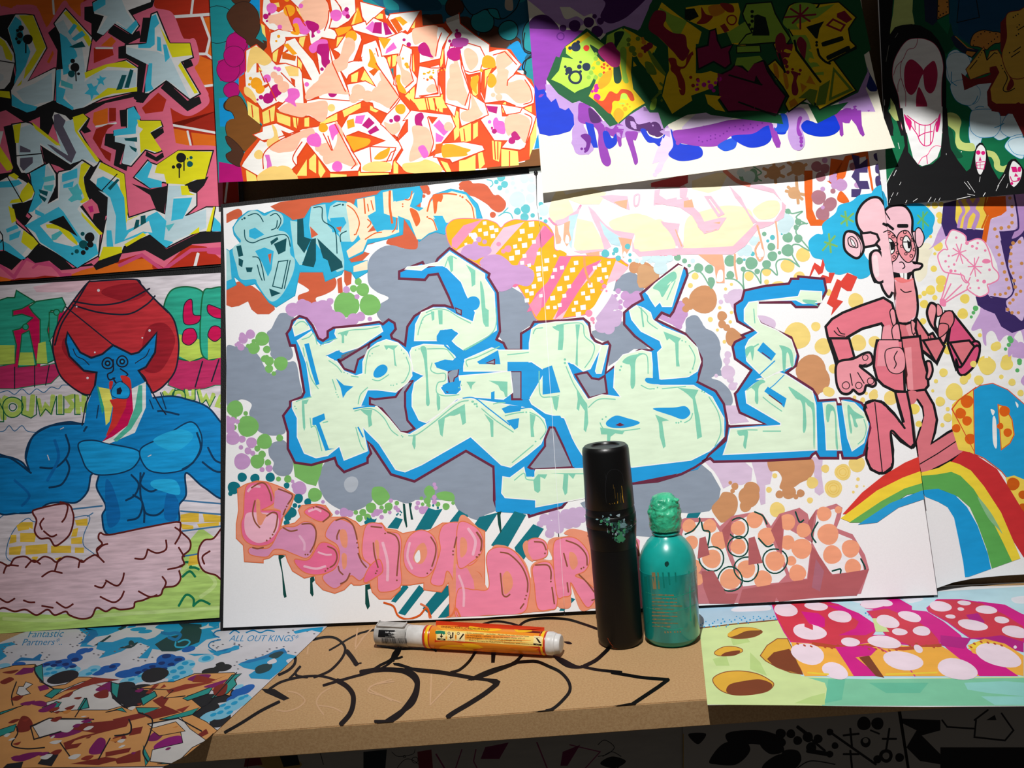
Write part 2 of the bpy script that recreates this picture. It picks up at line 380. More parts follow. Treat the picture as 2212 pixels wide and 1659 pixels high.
# ---------------------------------------------------------------- page of block letters on a brick wall (upper left)
ART_BRICK = '''
T 0 0 560
G brick_background
f br -20 -20 230 -20 230 250 -20 250
f br2 140 16 172 14 179 33 176 46 166 45 150 34
f br2 140 114 187 94 187 113 143 106
f or -5 -5 72 -5 70 15 40 28 -5 12
f or 174 15 182 14 187 52 177 46 179 33
f or 169 47 184 53 187 71 170 74 165 62
f or 145 109 160 112 163 124 150 128 140 118
f or 163 113 187 116 187 125 165 124
f or 180 126 187 126 186 152 178 154
l m 1.8 45 -3 46 12
l m 2 165 -3 163 13
l m 2.6 138 15 183 12
l m 2.2 172 14 179 33 176 46 166 46
l m 2 176 46 184 52 187 74
l m 2 170 74 188 72
l m 2.2 144 86 140 97
l m 2 143 106 188 114
l m 1.8 160 112 163 125
l m 1.5 178 154 188 151
f or 109 222 130 220 130 230 108 231
T 0 300 560
f or 98 112 122 103 132 112 96 114
f br2 170 38 184 36 208 36 208 56 170 56
l m 1.8 194 37 192 54
l m 1.6 178 35 188 33
f or 178 14 187 10 186 32 181 33
l m 2.6 169 98 166 110
f or 0 116 60 104 130 108 130 116 0 124
s br2 8 124 20 114 36 112 48 118
T 0 0 560
G pink_glow
s pk -8 12 2 6 10 7 13 5 30 5 38 20 41 22 54 1 60 6 69 14 69 3 78 0 95 -8 130 -8 132 6 147 11 157 33 166 33 170 47 169 54 165 60 172 74 178 82 177 90 162 99 150 95 142 90 139 97 144 104 149 120 156 126 165 124 187 126 187 140 178 152 168 162 172 174 188 174 190 182 150 194 140 196 100 218 -10 222
f pk -8 10 3 5 12 9 14 4 31 5 40 24 44 18 54 1 62 10 69 16 69 3 85 -6 132 -8 131 8 147 30 157 33 167 34 170 48 166 58 178 80 177 90 160 99 145 90 150 122 160 124 187 126 180 152 168 158 170 168 188 174 188 186 0 222 -10 222
T 0 300 560
f pk -5 100 190 20 190 78 181 82 190 82 191 94 188 102 176 92 160 90 140 110 120 98 100 104 70 112 55 118 30 116 10 120 -5 116
l pk3 3 -2 106 12 118 22 102 32 106 46 108 52 116 60 116
l pk3 3 102 108 121 99 139 112 163 95 189 94
l pk3 4 178 96 189 97
c pk3 2 28 110 38 104 48 112
T 0 0 560
f br 80 41 96 42 97 47 80 54
f or 86 39 95 31 99 35 95 40
l m 1.6 82 41 96 41
f or 40 53 45 43 46 46 42 54
f or 80 96 92 92 92 105 82 109 79 104
f br2 93 92 99 92 99 103 93 104
l m 1.6 82 108 99 105
f br2 82 110 92 106 98 106 92 110 88 118 86 126 95 131 94 138 90 135 79 118
f br 121 92 135 79 142 85 139 95 124 97
G black_shadow
f k -5 14 10 12 16 12 8 24 12 60 14 70 10 76 -5 76
f k 41 28 50 20 60 44 56 60 48 58 49 43
f k 9 74 10 90 22 96 46 86 52 86 63 93 118 78 120 89 118 82 90 88 72 98 58 102 54 97 40 97 22 105 5 94 -5 97 -5 76
f k 72 6 80 5 88 12 88 22 82 28 88 30 82 36 78 32 78 20 72 17
f k 95 20 110 29 119 26 120 32 108 38 92 28
f k 102 0 132 0 130 6 113 13 110 8
f k 101 40 110 38 125 54 120 88 114 84 118 56 108 50 101 50
f k 122 15 128 15 126 36 119 36
f k 156 52 163 51 165 56 158 59
f k 137 75 142 69 160 86 170 82 172 88 160 95
f k 116 87 118 78 128 80 122 88
f k 3 108 11 106 14 116 15 124 15 150 10 140
f k 70 100 77 101 74 108 78 112 72 114 68 110
f k 35 124 62 139 75 135 98 146 107 160 100 150 60 148 50 142 38 138
f k 102 94 109 93 110 108 103 108
f k 90 114 97 114 98 120 107 124 102 140 109 141 108 146 97 141 99 128 89 124
f k 128 114 139 109 140 113 132 119
f k 125 129 133 134 139 130 140 134 134 138 124 133
f k 12 141 24 150 24 160 16 170 8 150
f k 34 98 46 96 46 104 40 118 34 110
T 0 300 560
f k -2 30 12 28 22 28 30 43 27 55 22 66 27 70 20 74 14 68 10 60 7 55 -2 52
f k 38 18 50 30 49 50 40 55 44 38 40 26
f k 72 22 84 27 78 33 92 46 94 64 90 66 88 81 76 66 69 58 77 52 72 40
f k 112 38 128 43 143 40 140 64 133 60 128 48
f k 162 34 172 34 178 32 174 40 168 46 161 43 158 39
f k 160 57 168 57 158 66
f k 41 71 53 66 66 82 58 80 50 74
f k 32 88 34 91 48 96 62 110 80 108 86 102 104 95 108 90 128 82 142 94 170 80 190 79 190 88 164 90 140 104 124 95 104 98 101 105 82 112 78 106 64 111 52 112 42 104 30 106 22 100 10 112 -5 104 -5 96 10 95 20 100 24 100
G block_letters
T 0 0 560
f w/k:0.9 -5 27 6 35 12 45 13 53 9 70 4 76 -5 77
f ye -5 29 4 35 11 48 10 52 5 50 2 40 -5 34
f gy -5 60 3 64 3 68 -5 72
f ye -5 77 8 78 9 84 -5 82
f w/k:1 13 12 22 12 29 13 39 38 40 41 24 69 46 58 48 58 46 86 23 96 10 91 9 77 14 68 13 48 6 24
f gb 22 74 30 71 44 62 45 86 34 88 24 92 14 78
f cy 7 24 13 14 18 18 20 30 26 44 22 56 12 72 14 60 13 46
f cy 10 80 20 88 32 91 30 94 23 96 10 90
f ye 16 13 28 13 39 40 28 58 20 68 22 58 31 43 24 25
f ye 14 74 19 68 18 72
f k2 14 26 18 26 20 34 16 38 13 34
d k 18 24 2.4;15 26 1.4;17 30 2.6;14 33 1.2;16 36 1.8;23.7 33.5 4.2
l k 1.2 22 36 22 45
f w/k:1 56 7 79 32 78 36 74 61 108 51 118 58 117 78 88 84 72 92 63 94 48 88 48 59 58 58 58 44 46 20
f gb 47 21 54 17 62 32 70 40 73 62 72 70 84 60 104 60 116 62 116 74 100 76 84 82 70 92 63 93 54 80 56 72 60 58 62 44
f ye 54 11 57 9 76 31 78 36 76 40 70 30 60 18
f ye 73 67 72 62 90 55 107 52 117 58 110 58 92 57
f ye 78 86 92 75 108 76 117 74 117 78 96 80 84 84
f cy 51 28 57 32 65 44 66 48 58 56 60 62 54 64
f cy 48 60 52 59 52 68 50 74 56 76 54 84 63 92 62 94 48 87
f cy 58 27 63 20 66 22 60 30
f cy 61 33 70 26 73 30 64 35
f tl 59 40 70 35 73 40 64 41
f te 52 68 62 72 62 76 52 73
d k 62 52 2;64 57.5 3.8;67 63 1.3
d tl 61 63 3
l k 1.1 64.5 60 65 69
f tl 99 77 104 64 108 64 104 76
f tl 106 75 111 59 114 60 110 75
f cy 78 71 80 74 84 72 82 77 85 81 80 81 78 86 77 81 72 80 76 76 74 72
f cy 85 64 87 66 91 66 88 69 89 73 86 71 83 73 84 69 82 67 85 67
f w/k:1 79 2 88 -3 106 -4 130 -3 129 2 110 9 119 22 113 30 97 20 88 30 82 28 88 14 80 12
f gb 80 8 92 -3 104 0 108 10 116 22 112 28 100 18 88 30 83 28 92 14 80 10
f cy 79 3 90 -4 90 4 80 10
f cy 97 18 108 25 116 17 118 21 112 29
f w/k:1.2 129 12 134 10 145 37 162 37 165 49 155 53 171 80 162 85 142 69 127 80 123 80 127 54 107 46 107 38 125 37 127 24
f gb 108 40 117 42 134 44 146 50 162 84 148 72 141 68 127 79 128 56 108 46
f cy 129 14 133 12 136 20 132 24 132 38 128 41 118 41 118 38 125 37
f cy 127 54 130 54 129 72 131 76 124 79 124 70
f cy 134 31 137 32 138 44 134 43
f cy 139 38 142 38 145 49 141 53
f ye 136 22 145 37 162 37 164 47 147 49 144 42
f ye 154 53 169 79 166 80 152 56
f w/k:1.1 10 106 22 104 26 105 44 118 52 125 44 100 46 95 56 98 60 102 70 97 76 101 68 112 80 132 87 138 80 143 70 136 60 141 34 124 38 140 24 148 18 148 14 140 13 122
f gb 15 110 26 106 40 118 52 128 46 106 62 102 66 116 84 140 72 136 60 140 34 122 36 140 22 148 16 130
f ye 11 107 18 105 16 122 13 122
f ye 27 104 52 124 48 124 30 110
f ye 62 100 71 97 75 101 66 112 86 138 82 138 64 112
f gp 46 98 50 97 56 103 54 108 65 130 61 139 56 136 58 132 46 108
f gp 40 123 44 124 60 134 58 137 48 130
f gp 17 124 26 128 26 130 17 130
f gp 17 135 28 134 28 139 20 146 17 142
l k 1 14 133 36 131
f w/k:1.1 108 93 115 91 120 103 137 103 139 108 128 114 138 129 132 131 124 128 112 142 104 140 107 124 98 121 97 112 108 110
f cy 109 93 114 91 120 100 116 108 116 114 97 116 97 111 109 109
f ye 117 102 120 103 137 103 138 107 128 113 138 128 134 130 124 127 120 131 119 114 122 110 118 108
f gb 98 117 108 117 114 120 118 132 110 141 104 139 107 123 98 121
f tl 106 118 117 117 117 121 107 120
f tl 110 124 117 127 116 130 112 127
f ye -3 120 2 128 10 140 11 144 6 146 -3 134
f w -5 112 3 112 0 124 -5 122
T 0 300 560
f w/k:1.1 10 30 20 35 32 43 28 52 20 55 7 55 12 66 14 72 34 88 24 100 20 103 8 94 -5 84 -5 38
f gb -5 42 12 36 20 54 10 56 14 74 26 90 18 100 4 88 -5 70
f cy -5 37 16 35 19 38 12 41 -5 42
f ye 7 31 12 29 16 32 14 35
f ye 18 45 24 37 30 43 27 50 20 54 8 55 10 52 16 51
f ye 7 57 12 60 14 70 10 72
f ye 20 78 34 88 27 95 18 88
f cy 5 77 14 73 16 76 6 80
f cy 8 82 18 78 16 84 8 87
f cy -3 84 8 90 22 102 18 103 4 95 -3 94
l k 0.9 5 30 19 54
f w/k:1.1 25 29 42 20 48 30 48 40 41 55 49 50 49 30 50 28 60 26 70 18 78 23 72 33 73 44 77 52 69 58 86 79 84 100 66 110 48 98 34 90 21 74 27 66 24 63 30 46 27 38
f gb 40 22 46 30 46 44 40 56 50 52 52 32 68 22 70 32 72 50 66 60 84 82 80 100 66 108 50 90 30 74 34 56
f cy 26 29 39 22 38 36 34 48 36 54 28 62 24 63 30 46 27 38
f cy 21 74 50 58 54 62 70 86 82 90 84 98 66 110 48 97 34 88 30 80
f w 34 74 42 70 60 82 68 90 62 92 46 88
f cy 53 30 66 25 66 33 53 37
f cy 54 39 63 36 62 41 54 42
f te 58 52 62 48 58 42 63 41 66 38 68 43 73 44 69 48 71 53 66 52 61 54
f te 37 40 46 39 44 45 38 43
f te 36 33 46 31 47 35 38 37
f tl 33 43 41 45 40 49 34 46
f tl 33 47 40 51 38 54 34 50
f cy 30 60 38 64 37 67 30 64
f te 44 82 52 78 54 80 48 86 44 87
f ye 67 38 69 22 72 20 77 23 71 33 73 44 76 52 70 55 68 54 72 50
f ye 69 62 88 81 85 82 70 66
f ye 39 73 52 72 60 80 66 88 66 91 58 85 50 77 40 76
f k/k:0.8 42 71 54 66 66 83 58 78 50 74
d tl 70.5 81 1.8;71 90 3.6;65.5 96 1.9;61.7 98 1.1
d k 76.5 84 4.2;77 90 2.8;71 97 2.1;74 93.5 1.7
f w/k:1.1 85 19 106 30 109 63 110 67 128 61 132 60 141 64 143 38 139 37 128 42 114 33 126 18 128 20 134 22 152 10 182 10 175 34 172 34 158 39 161 44 168 46 168 57 158 66 176 58 190 58 190 78 168 80 142 93 128 82 106 92 104 97 86 104 84 100 90 70 92 66 94 50 76 35
f gb 92 50 84 44 100 50 106 82 118 74 128 66 140 72 144 40 160 40 158 66 176 60 176 76 146 88 140 86 126 80 98 90 90 90
f ye 86 20 106 30 109 62 108 72 104 66 102 34 84 25
f ye 108 70 122 64 110 68
f cy 83 34 88 32 100 38 106 50 108 78 122 72 126 66 134 62 142 70 140 86 148 88 142 93 126 80 98 90 99 66 94 50 82 40
f tl 92 42 100 34 102 35 94 44
f tl 113 81 116 69 119 69 118 78
f tl 120 76 120 66 124 65 125 74
f cy 91 78 95 78 97 94 91 94
f w 110 80 127 70 130 80 122 79 106 86
f cy 115 32 127 19 130 22 126 33 138 36 138 41 128 42
f ye 134 22 152 10 181 11 175 34 166 35 158 39 142 38 140 30 132 29
f ye 154 40 160 40 162 46 167 48 155 48
f w 148 50 166 48 166 58 148 70
f cy 148 51 164 50 162 56 156 68 146 70
f te 141 74 149 72 144 79
f ye 182 58 184 58 180 79 176 79
f ye 161 82 170 75 170 80
f ye 84 104 88 92 104 92 104 97
f ye 106 90 122 80 125 82 108 92
f cy 182 66 188 72 189 79 181 79
f w 184 58 189 58 189 70 184 64
l k 0.9 100 30 87 44
l k 0.9 184 58 180 79
d k 154.5 16 4.2;152.7 23 2.4;148 24 1.5
l k 1.1 157 18 157 27
l k 1.1 153 25 153 33
d tl 162 21.5 2.6;163 16 1.4;160 17 .8
f mg 75 58 78 57 80 62 77 63
f pk 70 56 78 51 83 56 85 63 80 64 79 69
f mg 75 58 79 57 80 62 77 63
l k 1 -5 72 2 82 3 92 3 96
l k 1 -2 92 2 86
f cy -5 84 2 90 1 95 -5 95
T 0 0 560
l k 0.9 -5 51 13 54
'''
PAL_BRICK = dict(br='#a32a17', br2='#8e2215', or_='#c9611a', m='#cfcdd0', pk='#d2607a', pk3='#b8456e', ye='#dcc51c', gb='#a9c0c8', gy='#b9c4cc', cy='#35a9c6', te='#4bacb4', tl='#0d4c52', k2='#1f7482', gp='#55505f', mg='#b0246c', w='#cfd3d6', k='#19191b')
PAL_BRICK['or'] = '#c9611a'
S1 = [(-60, -60), (490, -60), (517, 440), (525, 566), (-60, 613)]
surf1 = on(BACK, 0.006)
b1 = empty('sketchbook_page', surf1(240, 590), 'page of pale blue and yellow block letters with stars on a red brick wall', 'drawing')
sheet(b1, 'black_cover', [(-70, -70), (500, -70), (527, 440), (528, 571), (-70, 618.5)], on(BACK, 0.0045), 0.003, BLACK_COVER)
sheet(b1, 'paper', S1, surf1, 0.0008)
Art(ART_BRICK, PAL_BRICK, 1.55).build(b1, surf1, S1)
# ---------------------------------------------------------------- loose sheet of white letters with orange sides (top, middle)
ART_ORANGE = '''
T 450 0 560
G cloud_background
f te -10 -10 150 -10 150 40 60 60 40 170 -10 170
f bl 25 -3 45 -3 44 10 34 4 26 3
f te 3 8 14 8 20 10 14 20 8 40 10 52 4 52
d -/k:.5 9 21 16
f bl 9 84 20 82 24 98 20 104 10 100
f bl 22 61 33 60 33 66 27 68 26 76 20 72
f bl 14 92 20 90 21 100 18 110 10 108 9 86
f te 8 108 18 108 19 124 14 130 12 138 9 140
f mg 9 138 30 142 34 158 9 158
f mg 15 36 22 27 34 28 34 40 32 60 22 70 10 69 8 52 14 50 14 44
d mg/mk:.5 24 37 9;17 60 10;22 48 9;20 77 7
d br1/k:.4 28 -4 9;18 90 5
s br1/br0:.5 16 12 24 3 34 2 42 10 44 24 40 34 44 40 38 42 32 34 24 28 18 20
s br1 32 36 38 32 46 36 50 40 54 50 48 46 40 42
s br2/br0:.5 17 84 26 82 32 90 34 96 42 104 46 110 42 124 36 130 28 128 20 124 15 112 16 104 22 102 20 96 14 92
s br1/br0:.5 15 116 22 120 30 130 28 142 18 138 15 132 20 128 16 122
d br2 22 108 7;30 116 8;36 110 7
f br1 46 34 52 36 53 49 51 48 49 40
f bd 148 2 165 0 168 12 160 16 150 12
f bl2 134 -4 300 -4 300 60 214 60 180 30
T 850 0 560
s te -5 8 20 6 40 4 60 6 100 4 108 -2 30 -6 -5 -6
s bd -6 -6 4 4 6 12 20 10 40 8 38 0 24 -6
d br1/k:.5 40 32 12;28 22 10;52 6 8;60 24 10;84 34 12;96 30 6;76 44 8;104 36 4.5
s br1 22 16 40 12 44 20 62 14 70 22 74 32 88 24 100 34 92 44 80 42 60 34 46 24
d te/k:.8 76 18 10;98 26 8.5;90 6 10
s bl2/k:.8 60 -6 104 -6 106 4 100 12 92 16 88 8 78 8 66 12
s wg 96 -2 101 -2 102 8 98 9 95 6
s bl 98 40 106 35 110 42 114 46 112 50 116 56 110 60 104 54 98 44
s te/k:.8 112 22 118 16 126 14 136 18 130 60 128 90 120 96 112 92 112 56 118 46 112 42 110 32
c k 1 112 28 111 36 112 44 119 46
c k 1.2 119 48 112 52 110 58 113 62 111 66
f br2 117 128 128 126 128 142 96 146 80 146 78 130 86 138 92 142 112 138
f bl 122 118 127 106 128 126 120 127
f br2 67 121 75 117 79 130 81 138 92 137 92 143 80 144
G letter_sides
T 450 0 560
f og 44 -6 130 -6 133 4 150 8 152 16 158 11 182 9 183 22 172 26 200 22 206 30 204 60 214 100 210 140 216 148 160 150 86 153 30 156 28 144 27 140 31 130 42 118 46 106 36 96 31 84 26 76 26 66 32 62 31 44 42 38 45 46 50 40 50 34 44 20 44 6
T 850 0 560
f og 0 20 14 20 24 22 44 20 58 36 82 40 100 42 108 54 104 60 118 68 122 80 122 110 116 136 108 138 96 140 90 142 -3 152
T 450 0 560
f ly 47 -3 50 6 53 28 50 20
f ly 55 3 60 2 61 6 56 6
f ly 73 0 78 8 84 20 76 10
f ly 45 20 48 22 49 32 46 28
f ly 128 11 131 20 122 21 127 6
f am 128 6 132 20 124 22
f ly 145 11 149 12 149 16 142 16
f ly 175 14 177 14 176 24 171 24
f am 108 24 124 22 118 28 110 31
f ly 78 31 83 31 80 44 77 38
f ly 110 32 116 31 111 42 109 42
f ly 55 45 60 41 58 53 55 52
f ly 76 49 80 54 79 62 76 58
f ly 122 64 128 61 127 70 122 70
f ly 134 58 142 74 130 68
f ly 148 50 151 49 151 60 148 60
f ly 153 49 156 48 155 58 153 59
f ly 157 47 161 45 160 56 157 57
f ly 33 86 43 92 44 106 34 98
f ly 46 96 57 90 56 103 47 106
f ly 58 96 70 100 70 108 59 104
f ly 72 100 77 101 76 110 73 108
f ly 82 101 86 100 86 108 82 108
f ly 95 105 110 96 110 104 98 109
f ly 114 93 130 88 130 92 116 100
f ly 138 90 146 94 143 96 138 94
f ly 176 82 200 84 204 92 180 94 175 86
f ly 208 92 214 96 214 116 210 120
f ly 166 75 172 80 172 86 168 82
f ly 134 62 138 70 142 74 138 73
f ly 32 144 40 148 42 156 33 156
f ly 75 150 84 136 84 150
f ly 86 136 92 130 92 148 86 144
f ly 94 136 100 146 96 152 94 148
f ly 104 148 118 149 118 151 104 152
f ly 128 146 150 146 154 142 154 149 128 150
f ly 158 138 162 136 162 148 158 148
f ly 126 130 130 128 130 134 126 134
f ly 134 126 138 126 137 136 134 136
f ly 198 137 204 139 208 148 204 148
f ly 214 137 222 136 222 148 214 148
f ly 170 105 173 107 174 124 171 130
f tl2 151 60 158 58 158 72 155 68
T 850 0 560
f ly 25 84 38 82 38 95 26 92
f ly 14 72 18 74 18 88 14 84
f ly 44 88 49 92 52 90 54 112 56 114 54 100 50 92
f ly 38 82 42 80 42 96 39 95
f ly 56 110 66 104 66 120 58 122
f ly 68 106 72 104 72 116 68 119
f ly 15 52 17 46 18 60 16 68
f ly 40 42 43 42 42 54 40 58
f ly 58 84 62 88 62 95 59 94
f ly 66 66 72 64 72 80 68 84
f ly 78 58 84 58 80 66 78 76
f ly 90 96 92 90 96 86 96 96
f ly 112 92 118 90 118 96 112 94
f ly 58 138 70 132 70 146 58 148
f ly 72 130 76 130 78 140 73 145
f ly 92 127 106 129 107 141 92 142
f ly 84 120 92 121 91 130 90 138 85 136
f ly 117 112 122 98 122 118 116 134
l og2 .95 86 120 87 136
l og2 .95 89 121 89 136
l og2 .95 60 70 62 82
l og2 .95 29 84 31 94
l og2 .95 35 84 36 95
l og2 .95 60 110 61 120
l og2 .95 99 129 99 142
T 450 0 560
l og2 .95 37 90 38 100
l og2 .95 52 94 53 104
l og2 .95 75 100 76 110
l og2 .95 185 84 187 94
l og2 .95 192 84 195 93
G white_letters
f w/og2:.9 47 -6 46 8 46 18 52 25 62 28 73 27 70 20 66 6 60 10 56 8 50 -6
f w/og2:.9 64 -6 78 8 84 20 84 24 86 30 87 37 89 39 97 32 108 34 110 30 108 26 104 24 105 14 102 2 96 -6 80 -6 92 8 84 0 78 -6
f w/og2:.9 103 -6 113 6 114 10 110 2 104 -6 125 -6 126 10 120 18 110 24 103 24 106 14
f w/og2:.9 129 1 151 7 135 21 131 14
f w/og2:.9 122 22 134 18 135 21 141 15 152 20 160 29 158 33 146 32 124 26
f w/og2:.9 155 12 181 9 170 28 168 26 162 30 153 16
f w/og2:.9 53 28 60 25 86 30 76 32 66 32 67 36 56 44 54 46 52 36
f w/og2:.9 66 35 74 32 78 38 90 52 95 63 93 50 90 46 92 48 94 38 102 34 104 40 115 66 120 79 121 86 95 86 94 82 86 86 84 88 80 66 88 68 78 50 76 48 76 58 66 54 60 54
f w/og2:.9 111 45 106 42 110 40 118 28 124 26 130 30 131 34 128 42 124 52 120 56
f w/og2:.9 132 38 143 34 148 46 152 50 164 84 155 98 141 92 140 88 132 86 122 88 118 72 134 69 143 74 132 57 120 64 118 68 110 56 124 52 131 52 130 48
f w/og2:.9 153 32 165 27 170 29 178 24 188 22 200 23 206 29 200 40 198 50 180 54 180 40 170 40 166 38 160 56 160 66 168 80 166 78 158 72 160 60 162 46 148 48 145 34
f w/og2:.9 166 38 174 42 174 60 180 69 168 81 160 72 160 56
f w/og2:.9 182 59 197 55 198 58 196 66 200 80 178 84 180 70
f w/og2:.9 32 43 41 38 58 55 66 54 78 58 80 62 81 76 82 94 60 87 46 94 42 88 32 82 31 62 32 60
f w/og2:.9 58 93 66 86 82 94 84 86 94 84 120 86 132 86 110 96 95 104 86 99 80 99 70 98
f w/og2:.9 38 115 46 112 46 108 58 105 74 112 64 117 46 120
f w/og2:.9 30 138 44 119 48 121 76 112 80 110 92 108 110 103 118 120 130 141 128 146 104 147 84 122 76 134 76 140 66 150 42 150 28 142
f w/og2:.9 113 110 120 98 136 95 142 100 166 125 158 137 156 147 130 147 130 140 122 128 118 116 128 112 151 120 124 130
f w/og2:.9 138 125 160 126 156 137 139 139
f w/og2:.9 147 106 152 98 160 90 164 84 172 94 172 98 166 108 160 120 162 118
f w/og2:.9 166 103 173 94 188 96 207 98 211 108 198 124 186 134 194 132 200 144 203 147 168 146 160 138 166 128 162 120 170 112 170 102
f r2 41 51 46 61 41 62
f ly 43 57 46 60 43 62
f r2 44 74 52 71 52 73 46 77
f r2 60 48 68 44 70 40
f r2 90 48 93 46 94 52 90 52
f r2 128 50 132 48 128 53
T 450 0 560
f r2 187 99 196 100 191 106
f r2 62 111 72 115 66 118
f r2 70 66 74 68 74 74 71 70
T 850 0 560
f w/og2:.9 44 19 52 16 56 11 57 20 70 30 82 38 82 44 88 42 97 42 109 55 103 63 112 64 121 76 120 88 110 92 122 99 118 112 112 126 108 128 92 126 97 120 86 120 74 102 80 98 74 88 92 89 93 99 98 99 96 94 104 90 94 86 78 88 74 80 76 60 86 57 90 56 80 66 78 86 74 76 74 62 64 64 60 62 52 100 44 88 44 86 46 64 42 58 38 60 38 64 40 82 18 84 22 56 32 58 44 58 43 42 46 32 50 28
f w/og2:.9 56 40 64 37 74 40 78 48 74 60 66 62 60 60
f w/og2:.9 50 36 60 58 66 80 64 94 44 88 44 60 48 40
f w/og2:.9 56 92 64 94 66 80 78 88 81 98 58 108 56 100
f w/og2:.9 42 122 60 121 76 124 78 128 50 139 48 136 34 134
f w/og2:.9 92 89 110 92 108 96 96 98
T 450 0 560
f gr 203 16 213 12 214 16 203 20
G peach_and_pink_blots
s pe 50 14 58 12 66 10 70 18 72 25 64 26 56 20 52 20
s pe 78 3 90 -4 100 0 103 10 100 22 92 26 82 18 78 10
d pk 54 7 4.5;76 19 4;82 24 5.5;109 13 5;117 11 3;61 23 2;94 27 1.7;50 67 3.5;57 58 1.5;60 59 2;84 72 2;79 5 2;90 119 6
d mg 49 14 2.4;52 12 1.3;50 18 1;118 8 2;119 14 2;178 29 2.8;167 34 1.4;171 38 2;70 46 .1;45 83 2;51 84 4.5;56 80 4;58 77 5;42 85 1;106 79 4;97 59 1.6;161 101 3;156 103 1.7
d am 67 -1 2.5;69 9 5;60 31 1.4;122 31 5;58 35 1;169 55 1.8;166 50 1;61 56 .1;41 71 5;44 76 4;36 67 1.5;35 72 1.2;164 93 4.5;170 57 1.5;98 109 4
s mg 83 18 88 18 94 21 94 25 90 28 91 31 88 32 88 27 85 24
s am 72 21 76 20 78 27 76 30 70 28 74 25
s mg 93 38 98 36 103 37 103 50 104 52 102 59 97 55 96 48 92 44
s pk 86 40 94 34 101 34 102 37 94 38 92 44 88 45
s pe 117 33 124 34 125 42 120 50 118 58 108 62 102 58 106 52 112 48
s pe 84 78 92 70 96 66 102 55 108 56 114 72 120 80 110 80 100 80 84 85
d pe 100 68 6;94 76 6;106 64 5;128 78 6;136 82 5;145 80 6;150 74 6;155 82 6;60 68 4;64 74 5;56 64 3;148 66 .1;124 84 4
s pe 122 80 140 78 148 74 146 62 152 66 162 82 155 92 146 88 134 84 124 86
s pe 60 94 68 88 84 88 100 86 102 94 100 102 95 104 86 98 80 100 70 98
f pu 134 24 140 18 142 20 140 28
f mg 142 19 148 19 148 29 140 28
f mg 149 19 152 20 157 29 151 30
f or2 155 17 160 15 166 25 162 28
f am 159 15 164 14 170 19 166 22
f am 64 38 68 37 76 46 72 47
f or2 63 44 75 48 74 52 63 50
s am 137 42 140 44 144 54 146 60 140 58 136 56 138 50
f or2 137 61 142 58 145 60 141 65
f am 145 32 156 33 150 42
f pk 158 36 161 41 151 46 152 42
s pe 174 26 182 23 195 22 195 30 196 40 192 50 188 48 184 36 176 38
s mg 179 40 184 36 188 40 190 46 192 49 186 48 181 46
s ly2 33 56 36 42 42 40 50 46 54 52 48 56 40 54 34 62
s ly2 31 74 36 76 40 82 41 88 36 84 31 80
d ly2 105 92 3.2;43 132 4;64 150 9
f ly2 65 57 70 56 77 58 77 65 69 65
s pk 68 76 76 76 78 82 74 86 75 91 70 88 65 86 68 82
s pe 160 50 164 48 166 58 172 62 174 70 170 74 165 70 164 60
s pe 208 46 211 48 214 56 218 70 220 88 214 86 204 84 204 70 210 60
s am 160 65 164 64 164 70 168 76 169 80 163 78 161 72
d am 184 63 1;189 61 .8;192 60 .8;190 66 1.8;196 60 .7;202 60 .6;187 62 .8;142 46 .6
d mg 209 46 5.5;213 30 3;206 35 1.4;208 38 2;214 38 4;212 26 1.3
s ly2 54 106 58 110 60 118 62 122 52 126 50 120 56 116
s pe 78 112 88 109 91 114 88 118 80 118 74 128 64 130 58 130 52 126 62 120 74 114
s pe 108 104 114 110 116 120 122 132 128 140 122 142 110 138 100 140 98 132 106 128 110 118
d pe 100 128 6;95 126 4
f pu 48 132 52 132 54 140 55 150 52 153 50 148 50 138
s pk 84 118 90 114 96 118 95 125 88 124
s pk 103 108 109 106 112 112 108 116 106 120 104 114
d pk 110 142 4.5
s am 118 116 128 117 138 119 136 124 126 128 124 129 120 122
f am 118 103 124 101 125 108 119 110
f pk 126 99 134 98 131 106 125 105
f mg 131 107 137 100 142 105 136 110
f mg 136 112 143 107 146 111 138 115
s am 142 134 146 130 150 128 155 126 153 133 148 136 142 136
s pe 150 104 156 106 162 104 164 110 158 115 152 110
s mg 177 98 182 96 184 100 182 104 183 109 178 108 176 103
s pe 174 108 184 108 189 112 191 122 189 132 182 134 172 138 172 130 175 120
s pk 179 126 184 124 188 132 184 135 181 131
f pk 192 107 197 102 205 112 201 116
f pk 194 113 201 117 199 121 194 121
f or2 194 123 200 122 200 130 193 132
s am 200 124 212 125 220 130 220 133 206 134 200 134
s ly2 42 150 54 142 64 144 74 148 76 154 66 157 46 157
s ly2 132 142 140 138 150 138 156 140 154 146 134 146
s ly2 166 140 180 138 186 136 196 140 200 145 192 148 170 147
T 850 0 560
s pe 60 44 64 41 71 46 72 54 66 60 62 54
s pe 88 48 96 43 102 52 94 60 98 68 94 72 90 66 88 58
s pe 86 74 90 60 98 60 98 70 110 68 118 78 116 86 106 88 96 80 88 80
s am 76 50 80 47 86 50 87 57 82 58 76 57
s am 82 63 86 64 88 70 84 75 80 72
s am 67 66 73 65 71 74 71 80 66 74
d am 75 60 1.5;71 83 .7;70 78 .8;88 97 .1;30 62 1;34 62 1;32 66 1.6;27 63 .7;38 60 .7;41 60 .7;44 59 .7
d or2 29 68 1.1;26 67 .6
s pe 28 76 32 72 37 73 37 78 30 79
d pe 85 81 2;90 83 3;47 108 4;46 58 .1
s pe 48 56 54 56 60 72 64 84 60 90 54 86 46 84 48 70
f mg 79 90 89 91 88 97 81 95
s pk 85 103 88 100 91 105 94 104 96 110 92 114 86 110
s pk 86 104 94 104 95 114 87 112
d pk 82 104 1.6;84 110 1
